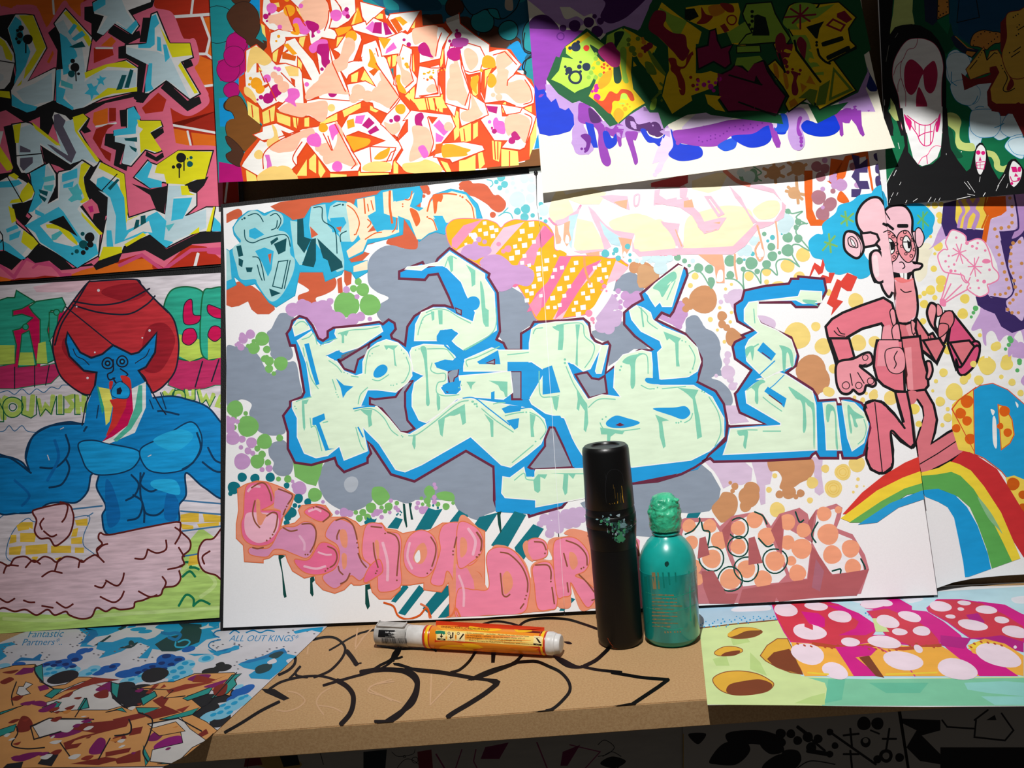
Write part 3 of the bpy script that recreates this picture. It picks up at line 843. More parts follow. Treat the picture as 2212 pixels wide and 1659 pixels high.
d mg 86 112 2.2;105 115 4.6;101 120 3;84 109 1
s pe 96 100 106 97 116 102 116 114 112 122 104 112 98 116 95 108
s pe 66 80 70 86 74 94 76 98 66 104 58 102 58 96 66 92
s mg 47 46 52 42 57 42 57 50 52 52 48 50
s pk2 50 34 58 32 64 34 62 39 52 40
s am 43 124 50 123 60 126 66 128 58 132 44 134
l og2 .95 57 46 58 58 65 78 61 90
l og2 .95 32 66 35 68 38 79 23 83
l og2 .95 85 47 95 44 105 55
c og2 .95 104 63 98 68 97 73
c og2 .95 112 68 117 76 118 86 111 89
c og2 .95 112 97 118 101 116 112 113 122
c og2 .95 41 28 38 36 36 48
T 450 0 560
c og2 .95 66 6 70 18 74 27
c og2 .95 76 10 80 18 83 22
c og2 .95 103 9 102 18 99 26
l og2 .95 102 34 106 54 117 78
l og2 .95 143 54 163 83 155 93
l og2 .95 173 46 172 58 175 69 168 75
l og2 .95 49 67 58 86
l og2 .95 44 60 48 70
l og2 .95 62 62 74 74
c og2 .95 47 144 47 132 54 124 64 118 78 112
c og2 .95 80 121 74 130 72 136 75 141
l og2 .95 98 114 105 128 106 128 102 116
l og2 .95 108 106 126 140 122 144
c og2 .95 187 100 190 112 192 122 189 132
l og2 .95 152 138 156 130 160 128
l og2 .95 180 82 196 80 196 66
l og2 .95 95 63 93 50
l og2 .95 143 41 145 48
'''
PAL_ORANGE = dict(te='#1b8a92', bl='#0a90d0', bl2='#14607e', bd='#0b4b66', mg='#b30a72', mk='#5a1040', br1='#4c2c1c', br2='#7a4a1c', br0='#2e1a12', og='#de4a12', og2='#d63c10', ly='#f7df72', ly2='#f8cf78', am='#f7a41c', w='#f5f2ec', pe='#f6bd9f', pk='#e766c4', pk2='#b0429a', pu='#e070c8', or2='#dc5e10', r2='#d84414', gr='#c9c2b8', wg='#b8a898', tl2='#178088', k='#101214')
S2 = [(450, -60), (472, 394.5), (1010, 369), (1180, 356.5), (1175, -60)]
clip2 = [(450, -60), (472, 394.5), (1010, 369), (1180, 356.5), (1175, -60)]
def surf2(x, y, h=0.0): return BACK.hit(x, y, 0.044 - 0.009 * max(0.0, min(1.0, (x - 450) / 650)) + h)
r2 = drawing_sheet('loose_drawing_sheet', S2, surf2, ART_ORANGE, 'sheet of white letters with orange and yellow striped sides and peach blots', 'drawing', PAL_ORANGE, 1.0, clip=clip2, grid=([470 + 30 * i for i in range(24)], []))
# ---------------------------------------------------------------- loose sheet of green and yellow letters over purple drips (top, right of the middle)
ART_GREEN = '''
T 1130 0 560
G purple_drips
s lv -6 -10 20 -6 30 4 36 16 46 14 52 20 40 24 26 18 14 8
f lv 6 -4 60 -4 62 10 52 14 40 6 16 6
s lv 52 -8 110 -8 108 20 96 26 80 28 68 28 60 14
s pu2 58 -8 108 -6 106 -2 96 8 86 16 74 20 66 14 70 2
s pu2 4 22 10 14 20 13 28 20 31 26 26 34 8 32
f pu -2 24 52 26 56 30 36 44 30 50 24 62 20 68 18 76 10 82 8 74 0 60
s pu 8 66 18 66 20 74 18 80 15 83 12 82 9 76
f bu 10 72 13 77 18 76 21 82 24 86 28 83 31 92 36 94 39 91 43 98 44 106 40 112 30 115 22 116 14 114 10 96
f lv 19 72 24 72 34 80 44 88 50 84 52 110 56 116 60 128 56 132 46 131 41 122 44 112 43 98 39 92 36 94 31 92 28 84 24 87 20 82
s lv 42 110 50 106 58 120 60 128 52 132 44 129
s pu 48 88 56 90 66 100 70 110 72 126 75 138 72 142 67 138 64 124 64 114 60 108 48 104 47 96
s pu2 56 92 64 98 66 104 58 104
f lv 66 104 74 112 84 118 104 112 118 96 130 120 112 110 100 90 80 100
s pu2 88 99 94 100 98 106 110 104 118 108 120 114 114 117 108 112 98 112 88 108
s pu 70 108 76 110 80 106 86 108 84 118 84 124 82 125 79 118 72 114
s pu 87 114 92 112 98 113 96 120 94 120 98 136 97 140 95 140 92 130
f bu 53 104 60 106 64 126 60 126 57 120
s bu 68 113 72 112 76 118 79 114 80 122 74 127 70 124
s bu 100 111 104 110 108 116 116 118 122 113 118 122 116 125 112 122 106 121
f lv2 122 108 131 112 128 124 128 128 120 140 118 146 114 148 112 146 116 138 110 140 114 128 118 120
d lv2 112.5 149 2;115 147 1.2
s bu 126 110 134 122 148 124 153 128 152 134 142 137 132 137 124 132 128 124
s pu 128 112 140 110 160 106 180 102 212 102 208 108 196 114 178 116 168 124 152 125 134 122 130 120
s lv2 138 106 160 90 180 100 140 110
s bu3 166 124 174 119 182 118 181 126 173 129 168 127
s bu 178 116 196 114 206 108 211 108 212 118 206 124 194 126 184 122
d pu 132 122 1.8;131 117 1.4
s bu 213 110 224 106 224 114 216 114
f pu 209 104 214 106 220 122 219 126 216 126 213 120
d lv2 214 107 2.4;215 103 1.5;8 75 .1
s pu3 49 116 54 114 58 118 56 128 52 130 54 122
d pu3 50 127 1.2;53 127 1.2
d pu3 150 120 .7;153 121 .7;157 120 .7;160 119 .7;164 118 .7;168 116 .7;171 114 .7;174 112 .7;164 115 .7;160 116 .7;185 110 .7;188 111 .7;192 110 .7;196 109 .7;200 107 .7;204 105 .7;188 107 .7;194 106 .7;150 117 .7;176 109 .7;181 108 .7
d pu2 56 19 4.5;61 14 2;66 18 3;44 22 5;34 24 3;63 27 5;112 110 6
d -/pu3:1 32 31 3
T 1500 0 460
s bu4 178 68 182 76 190 92 186 95 180 92 172 74 168 62
f lv 150 66 176 60 182 78 178 92 188 116 168 116 150 112
s lv 96 116 112 112 120 126 112 130 115 148 110 156 102 154 97 142 98 130
f pu 144 118 158 112 174 108 180 108 183 114 181 116 176 112 173 112 174 130 177 140 175 142 172 139 168 130 163 124 161 128 157 128 154 127 155 140 153 142 151 140 150 128 146 122
s bu 111 130 116 125 122 126 128 128 134 124 144 119 149 126 151 134 144 140 132 142 120 140 113 136
s pu 108 122 112 122 109 132 112 140 108 141 106 134
d pu 111 143.5 2;111 147 2;111 151 1.6
s bu3 83 123 90 118 96 120 98 132 94 137 84 136
s lv2 81 128 84 124 86 130 84 133
G green_shading
T 1130 0 560
f dg 20 68 28 48 31 49 34 42 54 24 57 26 66 34 70 30 71 28 86 22 98 26 104 20 108 4 116 -6 300 -6 300 40 224 96 190 92 140 98 124 106 118 96 104 90 88 100 80 106 74 108 60 92 48 86 42 88 30 80
f dg 100 24 112 -4 118 0 128 10 150 20 152 28 147 40 120 34 112 30
f dg 146 78 154 72 168 78 172 92 200 94 220 98 222 106 190 102 160 98 148 92
f dg 116 84 120 92 127 100 148 86 130 96 126 104 120 110 114 92
f dg 104 90 108 96 116 96 112 84
T 1500 0 460
f dg 0 76 20 104 60 116 94 118 116 102 128 116 170 96 180 74 168 20 180 0 0 0
f dg 84 118 100 108 118 108 128 128 148 118 160 106 130 112 110 104 86 112 90 128
T 1130 0 560
G green_and_yellow_letters
f lg/dg:1.2 36 40 55 27 70 38 71 30 87 24 94 28 115 40 112 46 108 43 114 55 124 66 121 76 128 98 106 60 97 50 93 48 93 58 92 60 94 76 104 88 94 94 82 105 74 94 60 84 56 82 60 74 63 62 57 74 47 78 44 80 32 72 23 68 30 60 33 48 42 50 36 46
f ye 86 24 94 28 114 40 110 46 106 40 110 54 122 66 121 76 128 97 106 60 97 50 93 48 93 58 92 62 94 76 104 88 94 94 81 105 74 96 56 82 60 74 64 66 60 62 58 56 62 50 68 48 78 56 84 50 84 40 88 34
f ye 36 40 55 27 58 30 44 40 40 46
f lg 72 30 84 24 92 30 90 40 84 40 76 34
s dg2 57 38 64 42 70 46 70 52 67 52 60 44
s dg2 78 28 86 27 84 33 80 40 78 47 76 46 78 36
s dg2 78 51 81 52 84 66 82 71 78 70 77 60
s mg 64 44 70 38 76 36 80 42 83 46 82 56 76 57 70 52
s lg3 83 42 88 42 88 60 90 70 86 70 84 60
d nv 45 40 4;40 41 1.6;47 36 1.6;54 57 3.5;48 57 2;49 53 1.2;49 61 1.2;36 57 1.2;39 60 3;37 63 1.2;36 40 .1
d -/nv:2 44.5 66 5
d rd 54 41 2.6
d or 69 55 1.2;69 58 1.2;72 56 1;74 59 1.2;72 62 1.2;74 64 1.2;69 62 1.2;72 67 1;67 57 1;70 64 1
d lg3 62 50 2;64 54 2;58 62 2;62 66 2;66 64 2;60 58 1.6;66 68 1.6;56 66 1.8;62 46 1.4
d mg2 63 74 2.5;62 77 2;59 78 1.2;63 83 3;100 36 .1
s or 60 84 68 86 74 78 80 80 84 76 92 78 95 85 92 86 88 80 84 80 82 86 78 86 76 88 76 92 74 97 68 92
s am 77 97 81 92 86 96 84 102 80 104
d am 87 93 2;85 90 1;89 89 1;91 91 .8
s am 64 70 70 62 76 60 74 70 66 76
f dg 93 49 97 48 114 80 104 88 96 78 92 62
f ye 94 52 97 56 94 57
s ol 106 43 110 46 116 54 120 60 124 66 120 64 112 56
s ol 104 53 110 54 114 62 112 64 106 62
l ol 2 117 71 132 84
l ol 2 124 69 124 87
l ol 2 133 75 116 78
l ol 2 130 70 118 86
c ol 2 125 76 118 78 110 86
s ol2 110 86 114 84 113 92 110 94 108 92
d ol 98 33 2;90 34 2;93 42 3;95 46 2;90 38 1.6
d am2 103 36 2;100 47 2.2;102 33 1.4;130 90 2.5;138 84 2.5
d mu 105 41 3;108 39 2.8;102 41 1.4;104 44 1.2
f ye/dg:1.2 108 22 118 1 132 12 153 27 150 38 148 38 148 62 152 62 160 60 172 64 168 72 158 77 144 82 145 86 127 98 118 82 122 64 124 60 123 40 115 32 107 24
f lg2 116 6 126 12 140 18 134 30 128 28 124 22 118 12
s mu 107 24 112 10 121 10 122 16 120 22 128 28 138 30 140 40 142 44 136 52 128 44 124 40 116 32
s mu2 124 50 130 50 132 56 138 56 140 48 145 44 142 52 138 58 134 60 138 70 138 80 134 80 131 66 126 60 126 56
d mu2 143 66 1.4;149 68 1.6;145 73 1.6;149 76 1.4;144 46 1.4
f ye/dg:1.2 138 6 150 4 184 2 186 10 184 20 192 34 190 40 178 38 174 28 166 30 150 22 140 18
f k 138 8 146 7 150 14 142 18 138 16
s mu2 152 6 156 12 162 14 156 20 148 20 152 15
s am2 158 6 168 4 172 10 162 14
s mu2 168 3 178 4 180 10 174 10
d -/mu2:1.2 178 17 4
f mu2 168 22 172 20 176 26 172 28
f lg2 174 28 190 18 198 30 190 36 178 37
T 1500 0 460
f lg2/k:1.4 50 14 54 4 80 2 84 14 92 28 100 40 96 46 84 44 60 46 46 46 54 36 60 34 52 20
f k 62 16 66 15 74 18 78 34 78 37 60 37 62 26
d k 60 12 1.8;60 17 1.8;60 22 1.8;57 26 1.8;60 30 1.5
f ye/k:1.4 92 20 98 6 104 3 130 4 128 8 122 12 130 4 150 2 168 18 160 30 162 42 168 48 145 63 168 94 130 114 120 100 98 116 94 108 98 100 92 90 78 72 76 68 84 62 94 74 82 46 84 44 100 46 106 44
s lg2 92 22 104 4 126 6 116 22 106 26 118 40 124 60 134 74 132 80 124 76 104 48 98 32
f lg2 120 10 146 4 136 12 128 18 110 24
l mu 2 110 5 110 30
l mu 2 94 18 126 15
l mu 2 100 9 120 22
l mu 2 118 8 102 24
f k 116 28 135 22 130 30 128 40 126 40
c k 2.4 128 51 130 58 136 64 141 66
l k 5 134 46 153 40
l k 5 139 60 160 50
l k 2 140 64 168 50
d k 127 44 1.5;127 47 1.5
f mu 148 14 156 11 164 20 158 24 148 18
f -/mu:2 144 20 156 26 152 32 138 26
s mu 85 38 90 34 94 38 96 46 102 46 100 56 92 66 86 58 84 46
d mu 94 64 3.4;96 69 2;97 75 2;102 72 1.4;110 73 1.6;109 77 1.4
s mu 100 74 108 76 106 84 108 94 106 99 102 98 101 90 103 80
s am2 82 66 86 68 88 80 85 83 83 76
s am2 92 76 96 78 98 90 95 92
f am2 120 78 126 88 116 86
f am2 110 86 117 90 112 96
f ol 108 102 120 92 128 94 124 110 116 102
f ol 130 90 141 83 136 108 126 110
f -/ol:3 145 72 163 93 141 103
s mu 106 44 110 38 116 44 116 52 114 62 108 50
f am2 98 106 104 102 108 108 100 112
f mg3/k:1.6 16 32 22 30 24 42 28 50 40 46 36 54 38 66 32 71 20 64 4 72 2 50 14 47
f mg3/k:1.6 38 72 42 67 50 70 55 74 60 66 72 63 76 74 84 86 95 100 86 119 65 114 35 116 24 100 30 94 24 88 26 78
f lg2/k:1 44 48 68 47 69 54 44 55
f lg2 44 60 68 58 71 62 62 66 56 74 50 68 42 68
f mg3 24 76 64 86 90 100 80 116 40 114 26 100
f k 64 78 70 88 62 86
l k 1.8 46 106 84 120
l k 1.8 36 78 70 88
c k 2 73 64 84 86 96 100
l k 2.4 88 56 94 75
l k 2.4 104 42 106 52 124 76 131 85
f ye 11 98 28 100 24 104 32 116 22 114 14 108
d mg2 4 84 1.8;10 88 2.5;15 85 1.6;17 90 3;22 86 1.8;26 82 2.6;3 88 1.5;2 93 1.5;20 94 2
'''
PAL_GREEN = {'pu': '#8d3aa8', 'pu2': '#4d1f63', 'pu3': '#6a1f8a', 'lv': '#b793cf', 'lv2': '#d9c6e6', 'bu': '#0a35c4', 'bu3': '#1b50cc', 'bu4': '#182a70', 'dg': '#1a5a34', 'dg2': '#14402e', 'lg': '#b2dd4a', 'lg2': '#93bb3c', 'lg3': '#8fc040', 'ye': '#f3cb18', 'or': '#d0481c', 'am': '#f5a214', 'am2': '#d6871c', 'nv': '#1a2a44', 'rd': '#e03a26', 'mg': '#a21d6a', 'mg2': '#c31898', 'mg3': '#8d1c4c', 'mu': '#8b1d38', 'mu2': '#9a2c26', 'ol': '#6c8a2c', 'ol2': '#86b038', 'k': '#14241c'}
S3 = [(1134, -60), (1139, 0), (1146, 73), (1160, 250), (1172, 417), (1330, 399), (1520, 373), (1730, 345), (1933, 319), (1909, 254), (1890, 170), (1871, 81), (1860, 0), (1852, -60)]
def LIFT3(x): return float(np.interp(x, [1130, 1172, 1330, 1520, 1730, 1892, 1940], [0.012, 0.012, 0.006, 0.019, 0.032, 0.022, 0.020]))
def surf3(x, y, h=0.0):
    t = max(0.0, (y - 60) / 340)
    u = max(0.0, (x - 1500) / 430)
    return BACK.hit(x, y, 0.039 + (LIFT3(x) - 0.009) * t * t + h)
GRID3 = ([1150 + 30 * i for i in range(27)], [20 * i for i in range(-2, 22)])
r3 = drawing_sheet('loose_drawing_sheet', S3, surf3, ART_GREEN, 'cream sheet of green and yellow letters dripping purple and blue, lower edge curling forward', 'drawing', PAL_GREEN, 1.0, material=PAPER_CREAM, grid=GRID3, clip=[(1134, -60), (1172, 417), (1330, 399), (1925, 319), (1846, -60)])
# ---------------------------------------------------------------- sheet with hooded skull figures (upper right)
ART_HOODS = '''
T 1852 0 360
G landscape
f gr -10 -20 240 -20 240 420 -10 420
f nb 120 -10 240 -10 240 60 190 44 150 60 128 46 122 30
f bl2 132 -10 240 -10 240 16 200 22 196 38 180 40 160 44 150 58 134 46
l k 1.2 132 30 162 23 158 0
l k 1 132 30 135 0
f lm 50 -10 75 -10 73 14 76 32 60 36 50 42 44 50 43 40 47 20
f dg2 74 -10 106 -10 106 28 120 46 124 30 130 60 118 72 108 60 96 42 86 38 76 32 73 16
f nv 88 -10 106 -10 106 28 100 34 90 28
f or/k:1 107 -10 121 -10 122 18 106 26
d k 119 3 1;108 8 1;120 9 1;108 15 1;118 16 1;114 18 1;110 20 1;108 23 1
s or/k:1 150 60 154 46 166 40 180 42 190 44 190 56 182 58 174 64 172 66 160 62
d k 160 49 .9;164 45 .9;169 42 .9;176 43 .9;184 45 .9;186 49 .9;155 54 .9;154 60 .9;182 52 .9;178 55 .9;174 58 .9
f nv 124 50 128 46 146 62 162 66 154 76 142 72 130 62
f or 129 48 131 48 146 62 156 66 146 64
f or/k:1 145 67 158 69 152 76 143 72
s wc/bl:.6 120 74 131 66 142 74 152 78 142 92 136 96 140 110 142 118 160 112 178 110 174 124 176 140 184 150 200 152 212 156 218 170 220 210 196 196 204 180 188 186 170 176 160 198 150 190 148 170 154 152 146 140 130 128 124 112 118 100
s wc/bl:.6 118 80 128 70 144 72 150 84 144 100 130 112 122 104
s wc/bl:.6 124 112 144 106 162 118 160 134 146 140 130 132
c bl 1 125 95 125 108 132 114
c bl 1 160 127 157 134 153 138
c bl 1 156 144 162 141 168 142
f mr 138 97 150 106 170 102 182 96 190 90 198 110 186 146 200 146 216 134 240 140 240 170 225 168 214 156 200 154 184 154 173 140 172 122 178 110 160 112 142 120
f mr 190 30 200 18 224 10 230 40 198 66 200 104 205 106 222 92 230 120 190 68
f ye/mr:1 144 92 168 62 172 80 176 68 186 66 190 72 203 104 230 88 230 150 214 136 204 142 190 142 178 134 176 118 188 96 184 88 176 90 178 96 170 98 150 106
s ye/mr:1 198 20 214 14 232 12 232 90 206 104 192 76 198 50
s mr 176 90 184 88 187 94 184 100 177 98
s mr 198 118 204 104 208 112 202 120
l k 1.2 172 80 182 70 186 71
l k 1.2 168 66 172 80
l k 1.2 159 80 149 92
d k 167 67 .8;165 70 .8;163 73 .8;161 76 .8;191 87 .9;193 91 .9;207 23 1;210 21 1;213 19 1;212 36 1;215 33 1;211 47 1;214 45 1;202 70 1
c k 1.2 195 94 199 102 198 108 194 116 194 120 198 122 204 120 209 117
l k 1.2 213 40 224 33
l k 1.2 207 69 217 62
l k 1.2 204 76 216 68
T 1852 240 360
s wc/bl:.7 200 42 208 36 222 36 224 56 214 58 206 54
s wc/bl:.7 150 4 158 -2 186 0 190 20 184 32 174 35 160 34 150 24
s wc/bl:.7 190 24 200 4 218 6 220 28 210 32 200 34
c bl 1 182 22 188 20 195 16
f mr 178 0 206 4 214 20 222 36 222 -10 178 -10
s lm 118 4 126 2 134 6 138 14 136 24 136 36 142 42 154 43 156 52 146 53 134 50 130 42 130 28 124 22 120 18
c lm 8 172 56 180 58 185 66 186 74 194 77 206 72
s dg2 121 24 126 26 130 42 134 52 140 60 132 62 124 50
s lm2 42 -2 52 -2 55 12 50 12 44 4
d wh 138 54 .8
l wh .6 54 42 56 50
G hooded_figures
T 1852 0 360
f k -10 -10 48 -10 46 20 43 46 50 36 60 33 72 32 84 34 98 42 108 54 116 70 118 90 118 170 110 170 112 120 114 90 110 70 100 56 86 51 74 52 62 60 50 80 46 100 54 124 58 150 66 180 58 180 52 160 44 130 40 150 48 180 30 180 20 110 0 0
f gl 44 130 50 140 55 160 52 160 44 152
l gy .6 42 60 38 82
l gy .6 54 44 50 50
l wh .7 36 132 36 140
s wp/pk2:.7 77 51 90 52 102 58 110 70 114 88 112 110 112 140 114 176 64 176 58 150 54 126 47 104 48 84 56 66 66 54
s mr2 70 79 78 82 88 94 84 104 78 120 71 126 64 118 62 100 64 86
s mr2 88 93 96 84 102 81 106 92 106 106 102 120 96 124 90 118 88 106
s mr2 81 116 85 120 92 136 92 144 86 147 79 146 78 130
c pk2 .8 80 51 79 58 75 64 67 66 62 76 58 84 57 98 60 110 64 124 64 146
c pk2 .8 60 80 52 88 48 100
c pk2 .8 57 104 54 112 54 122
T 1852 240 360
f k 38 -2 44 4 48 22 47 32 43 32 40 20 33 0 32 -4
f k 54 -4 60 -4 63 20 66 34 68 60 64 84 60 110 46 110 40 112 38 100 44 86 52 72 60 54 63 46 60 24
f k 110 -4 119 -4 121 30 124 50 134 66 145 80 150 76 154 60 158 46 162 42 166 42 171 50 174 62 178 74 186 88 188 91 194 82 200 68 204 64 210 63 216 70 223 80 223 112 160 116 100 121 40 126 38 108 56 78 64 50 72 60 84 74 100 70 110 60 113 30
f wp 62 10 66 30 70 46 74 62 80 70 86 73 96 70 106 62 111 48 113 20 113 -6 60 -6
s mg 62 4 66 8 72 14 70 26 68 22 64 14
s mg 110 2 110 14 107 27 104 26 105 16
c mg 1.3 66 6 74 12 84 18 96 18 106 10
c mg 1.3 68 14 76 26 80 32 83 40 89 46 96 45 100 38 102 24 105 14
c mg 1.2 80 34 90 29 100 27
l mg 1.1 76 13 77 25
l mg 1.1 82 17 82 34
l mg 1.1 90 18 89 46
l mg 1.1 97 18 97 45
c mg2 1 81 70 86 62 93 58 98 50 104 46 111 47
l mg 1.1 92 59 93 70
s wp/k:1.2 164 44 170 50 171 64 167 80 163 85 159 80 156 64 158 50
d mg 160.5 55 3;167 55.5 2.8
f mg 163 60 161 66 165 66
f -/mg:1 158 68 170 67 168 77 159 76
l mg .8 157 72 170 71
l mg .7 163 68 163 77
s wp/k:1.2 206 66 214 70 219 78 217 90 212 98 207 101 202 94 201 80
f mg 204 74 211 74 213 81 206 81
s mg 213 75 217 74 217 80 213 80
f mg 210 82 214 87 208 87
c mg 1.4 203 87 206 93 214 92 216 88
d mg 205 96 2;214 90 2
f wh 38 98 46 82 48 78 40 92 38 104
l wh .7 52 78 48 86
l wh .5 58 94 56 98
l wh .5 48 108 45 114
l wh .5 54 108 52 112
l wh .7 98 114 93 122
l wh .6 80 116 74 120
l wh .6 44 116 42 122
l wh .6 40 116 40 124
l wh .6 66 118 64 122
l wh .6 142 94 150 104
l wh .6 146 93 156 108
l wh .8 132 117 150 113
l wh .6 146 110 156 112
l wh .9 170 108 167 113
l wh .6 196 84 186 100
l wh .6 188 98 184 106
l wh .6 200 96 198 102
l wh .6 163 87 162 94
l wh .5 118 56 118 58
l wh .5 104 116 102 120
l wh .5 110 115 108 119
'''
PAL_HOODS = {'gr': '#0f6b44', 'dg2': '#0c5034', 'nb': '#10506a', 'bl2': '#12466a', 'lm': '#c2d27c', 'lm2': '#c6d890', 'gl': '#c2d080', 'nv': '#202a44', 'or': '#c8863a', 'wc': '#cfe4ee', 'bl': '#1f8fc4', 'mr': '#7a2024', 'ye': '#d0a440', 'k': '#141416', 'gy': '#8a8a80', 'wh': '#f0f0ee', 'wp': '#f2ecf0', 'pk': '#ee6a96', 'pk2': '#b04060', 'mr2': '#b02650', 'mg': '#d81c78', 'mg2': '#ea5c90'}
S5 = [(1893, -60), (1912, 323), (1917, 444), (2060, 432), (2270, 413), (2270, -60)]
surf5 = on(BACK, 0.0225)
r5 = drawing_sheet('loose_drawing_sheet', S5, surf5, ART_HOODS, 'sheet of black hooded skull figures on green ground, hanging at the right edge', 'drawing', PAL_HOODS, 1.1)
